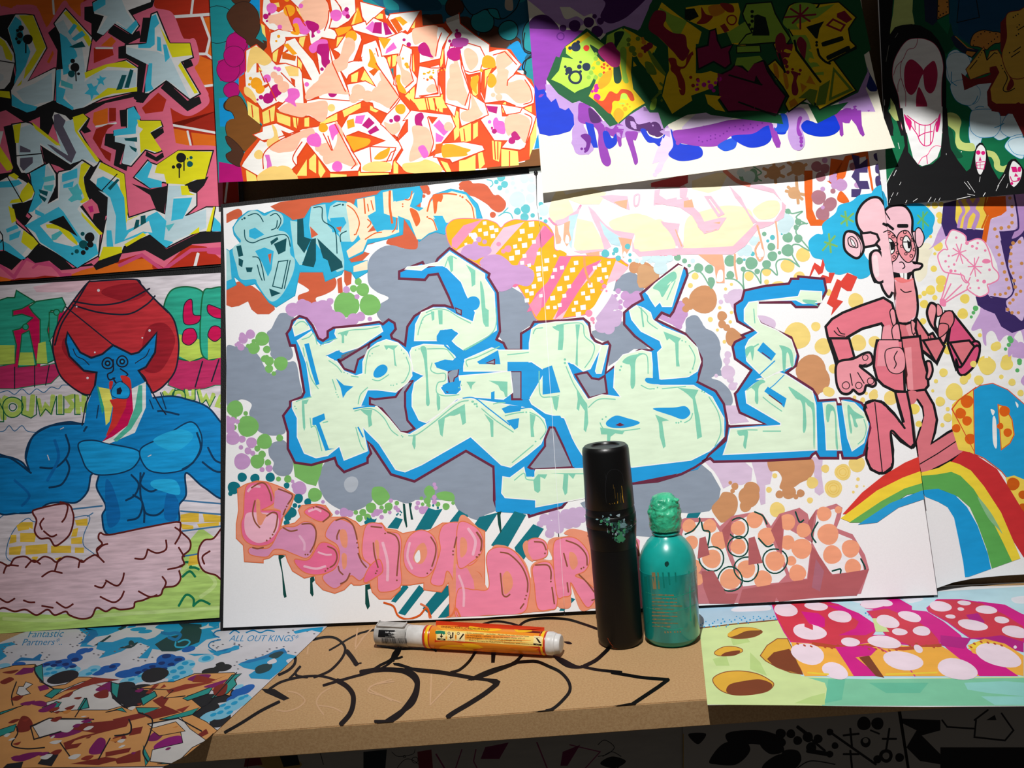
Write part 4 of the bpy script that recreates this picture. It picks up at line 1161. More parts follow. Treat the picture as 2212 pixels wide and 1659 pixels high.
# ---------------------------------------------------------------- big open sketchbook: fold-out page at the right
FIGDOTS = ''
ART_FOLD = '''
T 1700 400 512
G spot_background
f wy 85 25 240 0 240 200 100 200
s bl2 86 4 93 12 94 20 116 18 128 20 132 24 138 30 136 40 134 46 128 52 120 56 116 40 108 30 92 20
c bl2 6 88 8 92 20
s bl 112 18 124 17 130 20 134 24 138 30 136 38 136 44 130 50 127 54 122 52 118 40 114 26
l gn 1.6 127 25 127 41
l gn 1.6 122 28 132 38
l gn 1.6 131 25 122 36
s be 124 56 132 54 136 60 132 70 130 84 122 90 118 76 122 64
d ye 138 19 3;132 19 2;144 18 2.5;142 28 3;143 33 3;141 57 4.5;134 48 1.5;138 64 1.5;137 78 3;144 89 5;143 96 4;134 98 4.5;128 101 2.5;138 105 2.5;124 104 2;128 111 4;127 127 3;166 106 4.5;164 120 5;184 134 3;180 140 2;194 151 4;150 154 4;185 166 7;206 164 6;146 148 3;148 140 3;168 178 4
s lv 147 36 143 40 140 46 136 56 132 60 136 58 142 54 148 50 152 56 160 46
s lv 182 104 196 108 212 112 222 120 222 148 218 136 212 142 216 148 208 160 206 156 208 144 206 140 202 142 198 146 194 138 190 136 186 140 186 150 183 146 182 136 180 134 174 136 172 134 176 126 180 118
d gn 176 115 2.6;174 119 1.8;172 123 1.5;208 143 2.5;207 149 2;204 153 1.6;220 157 3;217 164 2.4
G letter_with_purple_shade
f nv 146 17 158 14 158 34 160 40 186 42 186 48 182 52 160 52 152 46 148 48 144 36
f nv 176 104 188 100 204 106 204 118 222 122 222 134 210 138 200 132 194 120 184 116 178 112
f nv 197 42 214 42 222 36 222 56 208 60 204 78 200 60
s lv2 212 10 222 8 222 40 210 50 214 38 214 20
f yl 158 14 190 10 186 40 160 40 157 32
c lv2 3 161 15 165 24 162 30 160 39
c lv2 4 169 14 173 22 168 30 166 40
c lv2 4 178 13 174 22 178 28 174 40
l or2 1.6 186 11 184 22 187 28 182 40
f or 188 11 204 10 205 24 200 28 191 31 189 40 186 54 182 50 184 38 188 28 184 22
f lv3 204 9 211 9 214 20 215 38 212 43 198 43 202 60 206 80 211 98 208 106 190 105 186 100 190 90 198 86 196 74 190 60 186 54 190 32 200 28 205 24
c nv 1.6 212 9 214 20 216 36 214 42 200 44
c nv 1.4 200 52 205 74 211 96 210 104 204 106 190 104
s lv3/nv:1.4 208 60 212 54 222 52 222 122 212 122 206 116 204 108 210 102 212 92 206 76
d ob 208 12 1.6;210 20 1.6;210 28 1.6;210 35 1.7;207 39 1.7;200 40 1.8;194 41 1.7;196 48 1.5;196 58 1.6;198 65 1.6;201 73 1.7;203 81 1.7;205 88 1.7;207 96 1.7;204 101 1.5;199 102 1.5;194 102 1.3;211 54 1.8;217 53 1.8;209 58 1.6;209 64 1.6;208 71 1.6;209 76 1.6;211 82 1.5;212 89 1.8;213 95 1.8;214 102 1.6;211 107 1.6;208 110 1.6;206 116 1.7;210 119 1.6;216 119 1.5;218 86 1.6;218 99 1.6;219 73 1.7
G blossom_balloons
s wh/pk:1.2 150 48 154 42 162 44 167 48 168 53 178 50 185 54 190 66 192 76 197 82 197 88 190 92 187 93 188 100 180 104 172 100 168 96 170 92 166 88 164 84 152 82 146 80 142 72 141 65 146 60 150 60 148 54
l pk 1.2 143 110 146 100 151 82
l pk 1.2 144 110 153 92
l pk 1.2 145 110 163 93
l pk 1.2 147 110 158 103 169 97
s pk 143 106 148 107 148 113 143 112
l pk 1.1 161 63 158 55
l pk 1.1 161 63 163 55
l pk 1.1 161 63 155 59
l pk 1.1 161 63 167 61
l pk 1.1 161 63 154 66
l pk 1.1 161 63 158 71
l pk 1.1 161 63 164 73
l pk 1.1 161 63 169 70
l pk 1.1 175 76 175 68
l pk 1.1 175 76 179 67
l pk 1.1 175 76 168 70
l pk 1.1 175 76 169 76
l pk 1.1 175 76 182 76
l pk 1.1 175 76 171 84
l pk 1.1 175 76 176 85
l pk 1.1 175 76 181 82
c pk 1.1 162 82 164 88 168 91 171 86
d pk 158 49 1.2;178 54 1.2;173 57 1.4;168 54 1.8;177 59 1.3;185 61 1.2;151 66 1.1;148 71 1.2;151 76 1;156 74 1.2;153 80 1.6;157 80 1.2;189 79 1.3;178 89 1.3;184 90 1.8;179 96 1.2;171 96 1
e pk 186 71 4 2.2 0
G pink_figure
s p1/k:2.3 90 26 96 20 108 19 114 24 117 32 117 44 120 50 122 60 121 72 118 72 126 74 124 78 118 80 118 87 121 100 122 116 119 126 110 129 102 128 100 116 98 96 95 74 91 60 88 44 88 34
f p2 100 90 118 88 121 110 120 122 112 128 102 128 100 110
l k 1.1 86 18 91 24 96 32
l k 2.6 89 35 94 37 99 41
l k 3.6 104 38 112 38
s p1/k:1 117 44 122 44 122 50 120 54
s p1/k:1 120 42 124 40 128 48 126 56 122 58 120 52
s p2/k:1 90 44 94 42 100 46 104 54 104 64 101 70 96 72 91 70
s p2/k:1 103 48 107 43 113 43 118 52 120 62 117 70 112 72 106 66 103 58
e wh/k:1 96.5 57 3.8 7.5 -10
e wh/k:1 112 55 3.8 7.8 -10
f k 96 53 100 54 100 60 97 61
f k 112 51 116 54 115 59 113 59
l k 1 93 54 100 53
l k 1 108 53 116 53
d -/k:.7 95 45 1.3;99 48 1.3;92 49 1.3;102 55 1.6;94 65 1.4;100 67 1.3;103 63 1.2;110 44 1.4;107 50 1.4;117 51 1.3;119 60 1.4;116 66 1.4;111 64 1.2;107 57 1.2
c k 1 105 72 108 72 110 76 108 78
c k 1 94 72 98 72 97 78 94 80
f k 95 80 104 82 112 82 120 79 116 84 114 88 108 88 100 87
f wh 105 82 112 82 112 88 107 89
l k .6 109 82 109 88
s rd 100 87 106 86 112 88 118 87 114 90 106 91
c k 1 106 97 110 100 116 99
s p1 95 80 100 90 102 110 100 116 96 100 94 86
G pink_body
f p3/k:2.2 102 128 112 130 119 126 121 136 123 146 126 158 128 170 118 170 104 170
c p2 6 114 132 120 150 124 168
s p2/k:.9 116 126 122 132 121 140 117 138
s p2/k:.9 119 138 124 142 126 150 122 152 119 146
f p3/k:2.4 121 124 132 140 136 138 142 148 147 150 140 165 126 154 120 134
l k 1 132 142 132 150
l k 1 134 141 135 149
s p2/k:2.4 131 116 134 110 139 112 140 118 138 130 142 136 148 134 150 138 146 148 140 138 134 130 131 122
f p4/k:2.4 148 118 154 118 157 122 165 132 176 146 172 152 168 166 158 172 154 160 150 148 152 134 150 126
s p4/k:2.2 172 148 178 146 180 152 174 168 166 176 160 172 170 162
s p2/k:1 140 111 144 114 145 120 140 122
s p3/k:1.2 143 124 148 118 154 118 156 126 152 134 146 138 142 134
s p3/k:1 142 130 150 130 150 136 142 142
T 1700 740 512
f p3/k:2.4 104 -4 124 -6 127 14 131 28 132 40 128 45 116 46 111 44 108 20
f p2 110 5 116 4 118 44 113 44
f p3/k:2.2 127 -2 140 20 147 4 142 -4
l k 1.6 126 8 139 19 147 3
s p2/k:2.1 130 18 134 18 136 26 133 34 130 33 131 26
s k 128 20 131 24 130 28
f p3/k:2.2 152 0 164 22 176 5 170 -2
s p4/k:2.2 158 16 162 23 175 4 180 6 176 20 166 30 160 28
f p3/k:2.4 112 46 129 44 137 58 140 72 138 84 135 94 150 84 158 80 164 82 168 92 166 102 150 112 130 122 124 122 122 110 120 92 124 80 127 68 126 60 122 54
s p3 113 46 121 46 120 56 115 58
f wy 121 54 126 62 127 70 122 84 119 96 114 60 118 58
d ye 119 62 5;123 76 3
l k 1 123 114 140 104 158 92 165 86
G tube_letter
f yl 154 58 160 52 175 43 175 104 160 100 154 80
d or 162 66 5;168 55 6;168 73 4.5;158 80 4;171 90 5;160 96 .1
f -/or3:1.2 154 62 160 54 176 42 176 104
f bu/or3:.8 174 44 180 40 192 38 206 44 222 58 222 128 210 132 200 120 184 108 175 104
f yl/or:1 197 58 203 60 210 72 212 86 208 94 200 100
d or 203 64 5;206 84 4;199 78 3
s wh 190 62 194 64 192 68
s wh 192 70 195 72 196 96 194 98 192 90
s wh 213 55 216 58 215 61
f yl 204 126 212 124 222 128 222 170 210 150
d or2 211 132 6;220 142 4;220 154 4
d yd 196 3 4;187 22 8;205 20 6;146 28 4;156 46 8;143 55 4.5;150 70 4;165 35 4;179 35 4.5;200 32 2.2;210 37 3.4;145 77 2;139 36 2;136 45 1.5;120 76 .1;218 47 3;150 62 2;174 20 3
d gn 209 -2 2.6;204 6 1.6;219 12 2.6;217 19 2.2;215 26 2
s lv 210 12 216 0 222 2 222 14 214 14
s lv 218 36 222 30 222 40
G rainbow
f rd2 158 107 170 102 178 106 196 118 210 140 222 160 222 180 196 170 180 132 168 114 155 112
T 1900 960 312
f rd2 108 28 128 10 138 12 152 20 176 44 200 76 222 104 222 175 206 150 180 94 150 46 130 34 112 29
f yl2 60 44 90 36 108 26 122 30 140 40 160 64 186 104 210 160 222 190 222 210 200 206 180 150 150 90 120 54 96 46 64 48
f gn2 64 48 88 46 110 42 124 48 144 68 164 100 190 152 206 186 212 200 214 204 176 206 164 160 150 122 138 96 120 80 96 70 66 72
f bu2 64 70 90 68 116 78 134 96 150 124 166 168 174 206 132 212 128 180 120 140 114 112 104 96 90 88 70 80
s gn3 150 80 170 104 188 136 182 130 166 112
'''
PAL_FIG = {'wy': '#f0ecea', 'bl': '#24a9d8', 'bl2': '#2c9cc8', 'gn': '#5cb068', 'be': '#f2e4cc', 'ye': '#f0d264', 'yd': '#f0d470', 'lv': '#c3a0d2', 'lv2': '#b48cc6', 'lv3': '#cdb4dc', 'nv': '#3a2a62', 'yl': '#f2cc52', 'or': '#d9611a', 'or2': '#c85c18', 'or3': '#d2502a', 'ob': '#c88a50', 'wh': '#f4f2f4', 'pk': '#ee85ac', 'p1': '#f2bcc8', 'p2': '#e7949c', 'p3': '#d5747e', 'p4': '#d4547c', 'k': '#17171a', 'rd': '#e87a7a', 'bu': '#1f9ad2', 'bu2': '#1c96d2', 'rd2': '#c43034', 'yl2': '#f2d03e', 'gn2': '#5ba653', 'gn3': '#86b888'}
def surf6(x, y, h=0.0):
    t = max(0.0, min(1.0, (x - 1880) / 380))
    return BOOK.hit(x, y, -0.0058 - 0.019 * t + h)
G6 = ([1880 + 30 * i for i in range(13)], [])
S6 = [(1878, 300), (1900, 430), (1931, 643), (1990, 1060), (2020, 1272), (2034, 1267), (2060, 1258), (2100, 1250), (2160, 1244), (2290, 1236), (2290, 300)]
book = empty('sketchbook', BOOK.hit(1200, 1320, 0), 'large open sketchbook with dripping mint green letters across its white pages', 'book')
sheet(book, 'fold_out_page', S6, surf6, 0.0012, None, G6)
Art(ART_FOLD, PAL_FIG, 1.12).build(book, surf6, [(1880, 300), (1880, 1285), (2020, 1272), (2034, 1267), (2100, 1246), (2290, 1236), (2290, 300)], G6)
# ---------------------------------------------------------------- big open sketchbook: drawing that runs over both pages
ART_SPREAD = '''
T 480 370 560
G bubble_background
s rr 2 38 8 34 14 32 17 35 16 40 10 41 4 44 2 42
f rr 3 98 14 94 26 98 34 104 44 112 45 118 40 122 30 122 25 118 22 111 14 115 8 116 3 114
f rr 41 30 50 26 80 22 100 19 135 16 170 12 168 70 140 56 128 62 96 68 64 52 58 42
s rr 64 88 76 84 88 86 97 92 96 100 88 105 80 108 80 112 72 113 66 112 65 106 74 102 70 98 64 94
f rr 98 92 102 90 103 104 99 104
f rr 102 70 112 66 126 70 120 76 111 82 110 96 106 98 104 94 104 80
f rr 140 60 154 40 166 44 172 68 156 66 140 62
T 900 340 560
s rr 36 23 40 20 46 20 48 22 54 22 60 24 66 32 70 32 76 38 75 44 70 47 64 44 60 40 50 34 44 32 39 27
d rr 38 26 2;65 49 2.6;7 27 4;10 30 2;6 33 1.6
d gc 72 17 3.5;75 23 3;68 21 2;71 26 2.2;93 44 4;86 46 3;92 51 3.6;99 49.5 2;106 40 2.2;110 54.5 1.8;106 52 1.2
d lc 86 36 7;98 26 4;97 35 4;82 22 2;77 29 2;84 26 1.4;90 28 1.4;92 18 4;98 19 2.4;82 18 1.6;108 45 5
c gc 1 60 19 64 20 65 23 63 25
c gc 1 70 50 75 47 80 48 82 52
c gc 1 74 47 78 43
T 480 370 560
s gy 124 84 126 74 134 66 144 63 156 66 166 66 168 58 178 53 188 52 195 60 194 66 183 76 180 82 160 77 170 90 186 90 197 116 180 114 165 122 158 132 157 147 144 142 137 130 132 122 134 114 142 108 132 103 125 96
s gy 128 80 140 92 160 110 196 118 190 90 170 76 150 72
s gy 46 126 50 121 58 122 62 128 56 140 60 158 52 162 44 160 41 155 46 150 40 146 38 138 42 134
T 480 660 560
s gy 3 38 12 35 24 36 32 44 36 52 42 58 50 52 62 48 66 64 68 78 56 90 52 96 54 108 44 111 32 108 26 100 23 92 25 84 16 80 4 85
s gy 40 26 50 28 58 34 60 44 50 45 44 42 41 38
f gy 52 48 62 48 68 76 58 80 50 72
s gy 40 120 46 116 54 116 60 130 60 140 56 145 48 145 43 140 44 134 40 128
f gy 88 133 96 130 102 142 126 132 126 120 134 130 142 142 164 150 210 122 224 132 224 166 140 166 96 166 82 150 84 140
f gy 98 48 106 42 112 50 112 56
T 480 960 560
s gy 82 30 90 16 110 14 130 0 150 24 200 0 224 4 224 60 206 60 198 50 196 40 180 36 172 42 160 50 150 48 142 42 130 38 128 48 118 55 106 57 94 52 86 44
e gl 110 34 6 7 20
d gl 198 2 3
T 900 340 560
f gy 70 112 80 110 90 116 98 130 104 138 96 142 90 148 88 164 76 164 72 154 70 130
T 1000 660 560
f gy 0 124 26 138 28 166 0 166
f gy 30 0 50 2 62 10 62 14 50 22 49 38 37 38 34 30 30 26
f gy 110 22 116 20 122 24 132 16 136 20 150 32 160 38 146 37 136 44 124 52 125 32 118 30 110 26
f gy 96 58 106 56 110 62 120 60 122 75 108 78
f gy 40 56 50 56 50 80 42 80
f gy 56 136 70 118 76 104 84 118 94 138
f gl 43 60 48 58 48 78 43 78
f gy 190 20 192 10 198 8 204 14 206 20 214 26 220 36 218 50 222 60 204 60 200 50 204 44 198 32
T 1380 480 560
s gy 41 86 44 80 50 80 54 86 56 90 64 94 69 102 69 112 71 122 66 130 62 133 70 136 78 144 80 154 74 158 66 150 60 142 50 137 54 120 52 110 46 100 40 96
T 1380 320 976.2
s gy 23 84 28 82 31 86 36 92 40 97 38 100 26 98 24 92
s gy -2 64 2 66 2 68 -2 70
T 1000 960 560
f gy 100 50 104 56 130 60 146 78 160 79 176 70 182 58 196 59 210 57 218 50 220 38 212 24 200 14 184 24 160 30 142 34
f gy 0 6 24 18 27 50 30 56 14 62 4 58 0 50
T 900 340 560
s gy 163 108 166 104 172 104 176 100 184 98 192 104 194 112 188 117 182 117 176 114 168 114
f gy 150 148 162 148 172 140 178 140 190 156 198 162 184 162 164 158 152 154
d br 186 94 5;194 96 7;198 102 8;192 106 4
d lv 196 112 .1
G pale_spots
T 480 370 560
d gn 106 114 11;126 114 9;120 101 5.5;116 94 3;112 100 3;34 143 6;27 151 5;38 152 3.2;27 145 2;22 149 1.8;36 160 3;40 162 4;50 164 6;113 158 4
d lv 106 101 3;115 107 2.2;92 111 3;84 114 3;60 118 6;70 118 8;68 114 5;80 116 5;76 122 8;86 118 8;90 126 9;98 128 8;94 134 8;86 136 6;112 126 5;118 124 4;126 126 2;16 150 3;14 147 2;18 143 4;24 139 4;17 140 2.5;12 148 1.5;108 130 5;84 140 4;121 152 2
f lv 72 120 96 124 104 134 88 140 84 143 80 134
T 480 660 560
d gn 44 48 .1;50 50 5;38 44 2;36 46 2;40 54 3.5;42 48 2;44 58 2;11 88 7;20 92 2;10 96 2.4;22 103 9;10 104 2.4;18 96 1.5;36 116 6.5;49 113 3;30 122 2.6;34 127 3.2;30 133 6;39 134 2.8;48 148 2.2;56 148 3.2
d lv 4 98 4;6 104 5;9 98 3;9 113 6;17 114 3;25 117 4.6;16 121 2;22 124 3;26 126 2.2;17 133 7;40 139 3;34 140 2.2;60 150 1.6;66 156 6;62 154 3;13 99 2
f gn 60 130 70 136 86 134 84 144 80 154 72 152 62 146
T 480 960 560
s gn 128 38 132 36 138 37 143 44 140 49 134 52 128 46
s gn 172 40 176 35 181 38 181 43 176 46
s gn 183 42 190 40 197 42 198 48 190 48 184 46
d gn 79 43 6;127 54 4.5;120 58 3;114 58 2;124 62 3;117 63 3;142 53 3.5;136 54 2;139 57 2;149 50 2;170 46 1.6;175 48 3;171 51 1.6;184 51 2.2;191 53 3;197 50 1.6;176 52 2
d lv 98 58 2;104 58 4;109 59 3;86 49 1.6;167 50 2;166 54 2;171 56 3.4;174 55 2.4;143 58 1.6;136 62 2;144 48 1.8;181 45 2;181 49 2.2;181 34 1.6;182 37 1.8;132 58 3;129 60 2;148 54 2;150 56 2;135 57 2
T 1000 960 560
d lv2 66 68 3;70 64 5;78 60 5;76 70 5;84 66 6;94 60 6;90 66 6;100 58 5;74 76 4;82 72 4;102 64 3;88 60 5;96 66 5;84 58 .1
T 900 340 560
s lv 38 80 42 75 50 74 56 76 62 76 64 80 60 84 54 86 50 88 44 86 38 84
s lv 54 90 60 84 70 83 78 88 82 92 92 92 100 98 99 106 94 110 84 108 80 112 70 114 62 102 58 96
d lv 53 70 3;58 72 2.4;50 74 3;55 68 1.6
d lv2 162 124 9;170 126 4;160 136 7;168 138 7;158 144 6;164 146 5;172 134 4;156 130 5;166 132 .1
d lv 172 114 2.4;178 118 4;184 122 6;174 128 2;174 123 2;170 118 1.6;188 120 6;192 118 4;180 125 4
T 1380 480 560
s lv3 100 80 108 80 116 84 116 90 110 92 104 88 102 84
d lv3 82 64 7;90 68 3;84 69 6;76 66 3;74 63 2;70 68 2;86 62 5;76 113 3;75 118 3;75 121 1.5;76 128 6;80 140 3.6;78 134 3;66 131 1.6;83 138 1.4
f lv 12 80 20 76 26 82 32 68 38 72 40 82 36 90 30 88
d lv 36 72 5;38 78 4;32 84 5;34 89 3
f lv3 70 160 82 158 92 168 72 168
T 1380 820 560
f lv3 56 70 62 68 90 70 97 76 96 86 88 90 78 90 72 93 68 84 64 78
f lv3 96 70 112 70 114 80 112 89 108 90 108 106 104 107 102 98 100 84
f lv3 147 66 157 66 156 82 158 96 154 99 150 96 150 84
f lv3 74 22 84 22 94 36 78 38 75 30
s br 62 110 68 102 72 96 80 97 84 102 84 110 80 117 72 122 68 120
d br 94 100 9;91 108 5;96 94 7;82 91 3;78 88 1.6;80 95 2;128 96 6;120 98 3.4;138 97 3.4;134 100 2.2;143 62 .1
s br 110 69 120 66 140 67 148 68 150 76 146 84 138 88 132 92 124 94 120 92 122 84 118 78 112 78
T 1380 480 560
d br 55 66 12;40 67 3;43 71 4;40 74 3;71 80 4.2;71 87 3.4;75 90 3;4 44 .1;147 126 13;150 134 13;146 138 12
s br 76 92 80 90 88 96 98 103 92 107 84 108 76 104 74 98
s br -2 38 6 36 12 38 17 44 16 50 8 56 2 54
d ye 48 46 3;44 54 2.2;79 53 1.4;74 57 1.4;94 46 4;101 60 4.5;119 57 7;109 42 4;109 51 2.2;127 37 6;137 47 5;148 55 2.4;140 28 6;162 60 2.8;69 73 1.5;79 77 1.5;78 85 1.5;61 83 2.2;67 92 1.3;73 102 1.6;185 67 6.5;135 97 11.5;151 89 4;157 106 7;166 125 4;163 145 4;187 103 7;201 102 5;200 148 4;184 151 1.6;191 152 2.2;215 150 6;194 146 1.5
T 1380 820 560
d ye 161 10 4;174 79 7;159 76 3.5;166 93 7.5;148 88 5;146 103 2.6;118 111 6.5;111 94 2.5;116 82 2.2;186 72 7;201 11 2.8;187 85 1.6;186 91 1.4;183 96 1.2;192 91 .8;184 15 1.6;191 17 2
d -/yd:.5 174 79 5;174 79 3;166 93 5;166 93 3
G green_bubble_vines
T 1380 480 560
d ga 33 30 3;39 25 2;39 33 2.2;43 37 1.6;51 39 4;60 40 3.8;78 33 5;86 33 3;96 35 5.3;78 45 3.4;89 40 2.2;101 42 2.4;109 36 3.8;114 29 4.2;120 26 1.6;113 21 3.4;107 10 2;127 13 4.4;127 24 5.2;136 14 3.6;134 4 2
d gc 114 13 2.2;110 16 1.4;122 10 1;97 27 2;90 32 1.2
d lc 98 16 4;92 24 5;87 26 3;3 34 2;10 32 3;17 32 3;24 32 3;20 38 4;102 14 2;124 4 6;46 33 2
c ga 1.2 42 44 48 41 54 44 60 54
s ga 59 48 63 47 65 51 62 57 60 54
c ga 1.2 74 48 82 49 88 54 90 59 89 50 90 42 96 42 101 47 104 52 104 44 106 40 112 40 118 45 117 36 120 32 128 32 137 38
c ga 1.2 137 38 131 28 131 20 136 19 141 22 146 24 138 14 134 8 138 2 144 1
T 1380 320 976.2
d ga 73 31 1.4;78 36 1.6;77 39 1.2;51 14 2;56 12 2;54 17 1;57 15 1.6
c ga .7 72 30 75 32 80 31 77 34 82 37
c ga .7 56 9 60 12 57 14 60 16
d lc 72 36 4;54 14 3;50 12 2
d bz 66 12 3.4;78 10 3.4;76 22 3
l bz 1.5 61 10 71 14
l bz 1.5 62 14 71 9
l bz 1.5 66 7 67 17
l bz 1.5 72 21 82 23
l bz 1.5 73 19 80 25
l bz 1.5 77 14 78 27
l bz 1.5 73 7 82 13
l bz 1.5 73 13 82 8
s bz2 0 58 6 58 10 62 6 66 0 68
G sky_blue_arrow_letters
T 480 370 560
f cb/cd:.6 2 65 6 68 12 64 16 62 10 54 9 48 14 40 22 34 30 33 36 36 44 33 52 36 58 40 60 42 70 40 76 30 86 27 92 27 96 25 106 26 112 30 114 24 132 20 136 16 168 12 171 18 170 26 165 30 174 32 180 20 195 15 208 18 218 28 222 40 212 40 198 42 190 54 182 52 176 54 168 60 155 40 154 54 140 58 124 62 120 70 108 75 110 78 124 76 124 86 114 92 110 86 104 84 102 88 88 94 86 86 66 86 62 106 46 116 40 112 28 96 20 98 10 90 12 97 2 102
s cl 12 54 10 48 16 40 24 34 30 34 36 38 44 34 51 37 52 44 48 50 54 52 58 58 58 70 62 76 60 88 52 104 44 111 38 108 30 96 28 92 16 92 12 80 9 66 16 60
f cl 58 42 64 43 66 52 74 72 68 78 70 80 66 80 62 74 60 60
f cl 76 30 88 28 90 46 100 56 104 76 104 84 98 86 76 56 74 46
f cl 92 30 98 26 106 27 112 48 110 60 102 60 98 50 90 40
s cr 106 27 114 30 120 40 116 54 110 60 108 44
f cr 115 24 130 21 131 34 124 38 133 41 132 50 150 50 150 40 138 36 137 18 146 16 148 26 158 24 164 18 160 30 168 34 174 30 182 22 196 17 208 20 216 32 217 41 204 41 192 44 180 40 184 50 176 53 170 58 166 58 160 42 150 38 151 52 140 56 124 58 120 68 108 74 106 68 118 58 110 42 116 36
f cr 112 81 124 76 124 84 112 86
f cl 2 66 6 68 8 92 3 94
f cb 23 50 28 48 36 54 28 58 23 56
f cb 28 68 36 65 44 68 42 84 39 90 34 78
f rr 39 71 42 70 41 80
f cb 92 40 104 39 106 44 100 52 94 52
f rr 97 48 102 47 101 52
f rr 75 47 82 54 76 57
f rr 124 52 133 41 133 50
f cb 124 38 138 37 138 50 132 52
f cb 180 38 188 38 194 50 188 52 184 44
f cb 145 15 152 14 151 24 146 26
f tk 64 41 69 40 70 56 76 58 70 70 64 62
f tk 76 58 68 80 78 82 80 76 80 57
f tk 81 57 102 77 103 82 93 86 90 76 86 74
f tk 12 64 16 63 18 72 14 73
f tk 14 74 18 76 17 82 14 80
f tk 20 82 26 82 25 86 21 86
f tk 44 62 55 57 54 68 48 71
f tk 41 60 47 56 48 58 42 63
f tk 40 100 50 104 42 107
f -/tk:.9 48 77 56 76 51 100 43 98
c tk .9 19 50 20 58 26 61 34 58 50 54 56 56 58 64
c tk .9 22 38 28 36 32 38 35 43
c tk .9 41 38 46 36 50 41 49 46 47 49
c tk .9 42 50 46 48 47 42
c tk .9 26 73 31 74 34 82 36 93
c tk .9 30 80 32 88 34 93
l tk .9 58 76 53 100
c tk .9 78 31 85 31 86 42 96 50 98 70
l tk .9 95 30 101 28
c tk .9 101 60 101 54 106 51
d tk 19 40 1;17 41 .8;103 28.5 .9
c od 1 107 29 113 34 117 44 114 54
c od 1.2 121 23 122 36
l od 1 124 28 125 34
l od 1 127 25 129 33
c od 1 124 41 127 44 124 48
c od 1 122 58 130 53 136 52
c od 2 143 17 143 30 145 44
c od 1 149 40 148 48 145 52
c od 1 162 17 160 24 156 24
s od 160 32 166 34 169 42 166 47 164 44
c od 1.4 175 34 178 24 184 20 192 19 200 20
s od 180 20 188 20 187 26 184 26 183 34 181 36 180 28
c od 1 208 24 213 30 215 40
c od 1 176 40 180 42 183 50
d od 205 22 1;203 21 .8;175 39 .8;113 54 .8;154 28 .7;154 30 .7
G checker_heart
T 900 340 560
s am/pk2:.6 25 64 26 58 32 53 44 52 56 53 60 53 68 56 72 60 76 56 84 53 94 54 104 54 112 58 117 66 118 78 124 80 128 84 138 84 148 84 156 84 164 86 172 86 178 90 180 94 166 110 156 120 150 130 144 134 126 137 110 140 102 138 96 126 88 112 80 104 66 98 50 90 36 82 28 74
s pk3 34 80 40 76 46 74 50 80 44 86 38 84
s w 146 132 152 126 160 112 170 100 166 118 150 140 144 140
f pk 30 70 40 58 56 53 46 64 34 78 30 76
f pk3 64 74 74 60 92 55 80 68 66 84 60 84
f pk 88 88 100 72 108 58 116 66 104 78 100 92 86 92
f pk2 104 66 110 58 117 66 106 78
f pk2 122 84 132 85 122 104 108 128 94 132 102 116 112 106
f pk3 142 94 158 87 150 100 136 116 124 138 116 138
f pk2 142 94 158 87 146 102 128 130 118 138 124 120
f pk3 162 108 170 88 181 94 172 104
f pk 96 126 108 112 106 130 102 136
q w 58 56 1.6;64 60 2;59 65 2;65 67 2;98 57 2.5;106 64 .1;90 63 2.2;97 67 2.2;94 73 .1;92 75 2.4;86 81 2.2;81 86 2.2;104 82 1.6;111 88 2.2;110 95 2.2;104 95 2.4;105 104 2;100 110 2;128 103 2.2;122 112 2.2;136 90 2;133 96 2.2;116 120 2.2;112 128 1.6;98 116 2;122 120 .1;156 104 2.2;148 109 2.2;160 96 2.2;152 102 .1;146 120 2.2;142 128 2.4;138 134 2.4;150 114 2;94 122 2;164 90 1.6;152 94 1.8;46 66 1.6;42 74 1.2;118 84 1.4
q w 62 54 .1;54 62 1.6;68 62 1.8;50 70 1.8;66 70 .1;88 70 1.6;100 72 1.8;84 76 1.8;92 84 1.8;96 92 1.6;90 90 1.8;98 98 1.6;104 100 1.8;92 108 1.8;94 114 1.6;106 118 1.6;118 96 1.8;116 102 1.6;124 94 1.8;130 110 1.8;126 118 1.8;122 126 1.8;118 128 1.6;114 136 .1;142 116 1.8;136 124 1.8;134 130 1.8;156 92 1.6;160 90 .1;162 102 1.6;146 104 .1
d pk 78 78 3;70 74 2;74 80 2;160 110 2;158 106 1.6;162 114 1;158 113 1;147 133 3;150 138 2;151 141 1;148 144 1
f pk2 53 90 60 84 64 84 56 92
f pk2 81 110 84 107 88 108 84 111
s am 118 82 122 79 128 82 126 84 120 84
c cv 2 143 85 144 96 148 108
s lv 38 80 42 75 50 74 56 76 62 76 64 80 60 84 54 86 50 88 44 86 38 84
s lv 54 90 60 84 70 83 78 88 82 92 92 92 100 98 99 106 94 110 84 108 80 112 70 114 62 102
d lv 53 70 2.4;58 72 2;50 74 2.4
s w 46 66 50 64 52 68 48 70
G pale_pink_letters
s cy2 114 40 120 28 126 30 134 48 124 54 116 55 113 48
f cy2 116 34 150 27 162 30 156 40 140 40 130 36
f cy2 137 52 150 55 158 70 162 78 150 80 136 79 134 76
s cy2 164 56 176 50 190 48 200 54 210 54 220 76 218 80 190 80 184 78 186 66 174 66
c pk 1.8 113 52 118 57 124 56 134 50 140 41
f pk3 118 54 126 52 138 44 140 41 138 48 128 56 120 58
f pk3 146 41 152 46 158 54 162 58 168 62 186 65 184 70 172 68 164 62 158 60 166 76 160 80 140 82 134 80 160 78 156 64 150 52
c pk 1.4 188 82 200 84 221 82
f pk3 184 70 186 78 200 80 222 80 222 84 196 84 184 80
f pk3 208 54 214 56 222 57 222 76 218 72
f pk3 156 33 166 32 180 33 182 45 174 42 166 38
s -/pk3:1.6 186 33 190 32 189 40 186 41
f pk3 203 28 208 27 207 32 213 36 222 34 222 39 202 41
f lc2 130 50 138 48 134 62 132 78 128 70
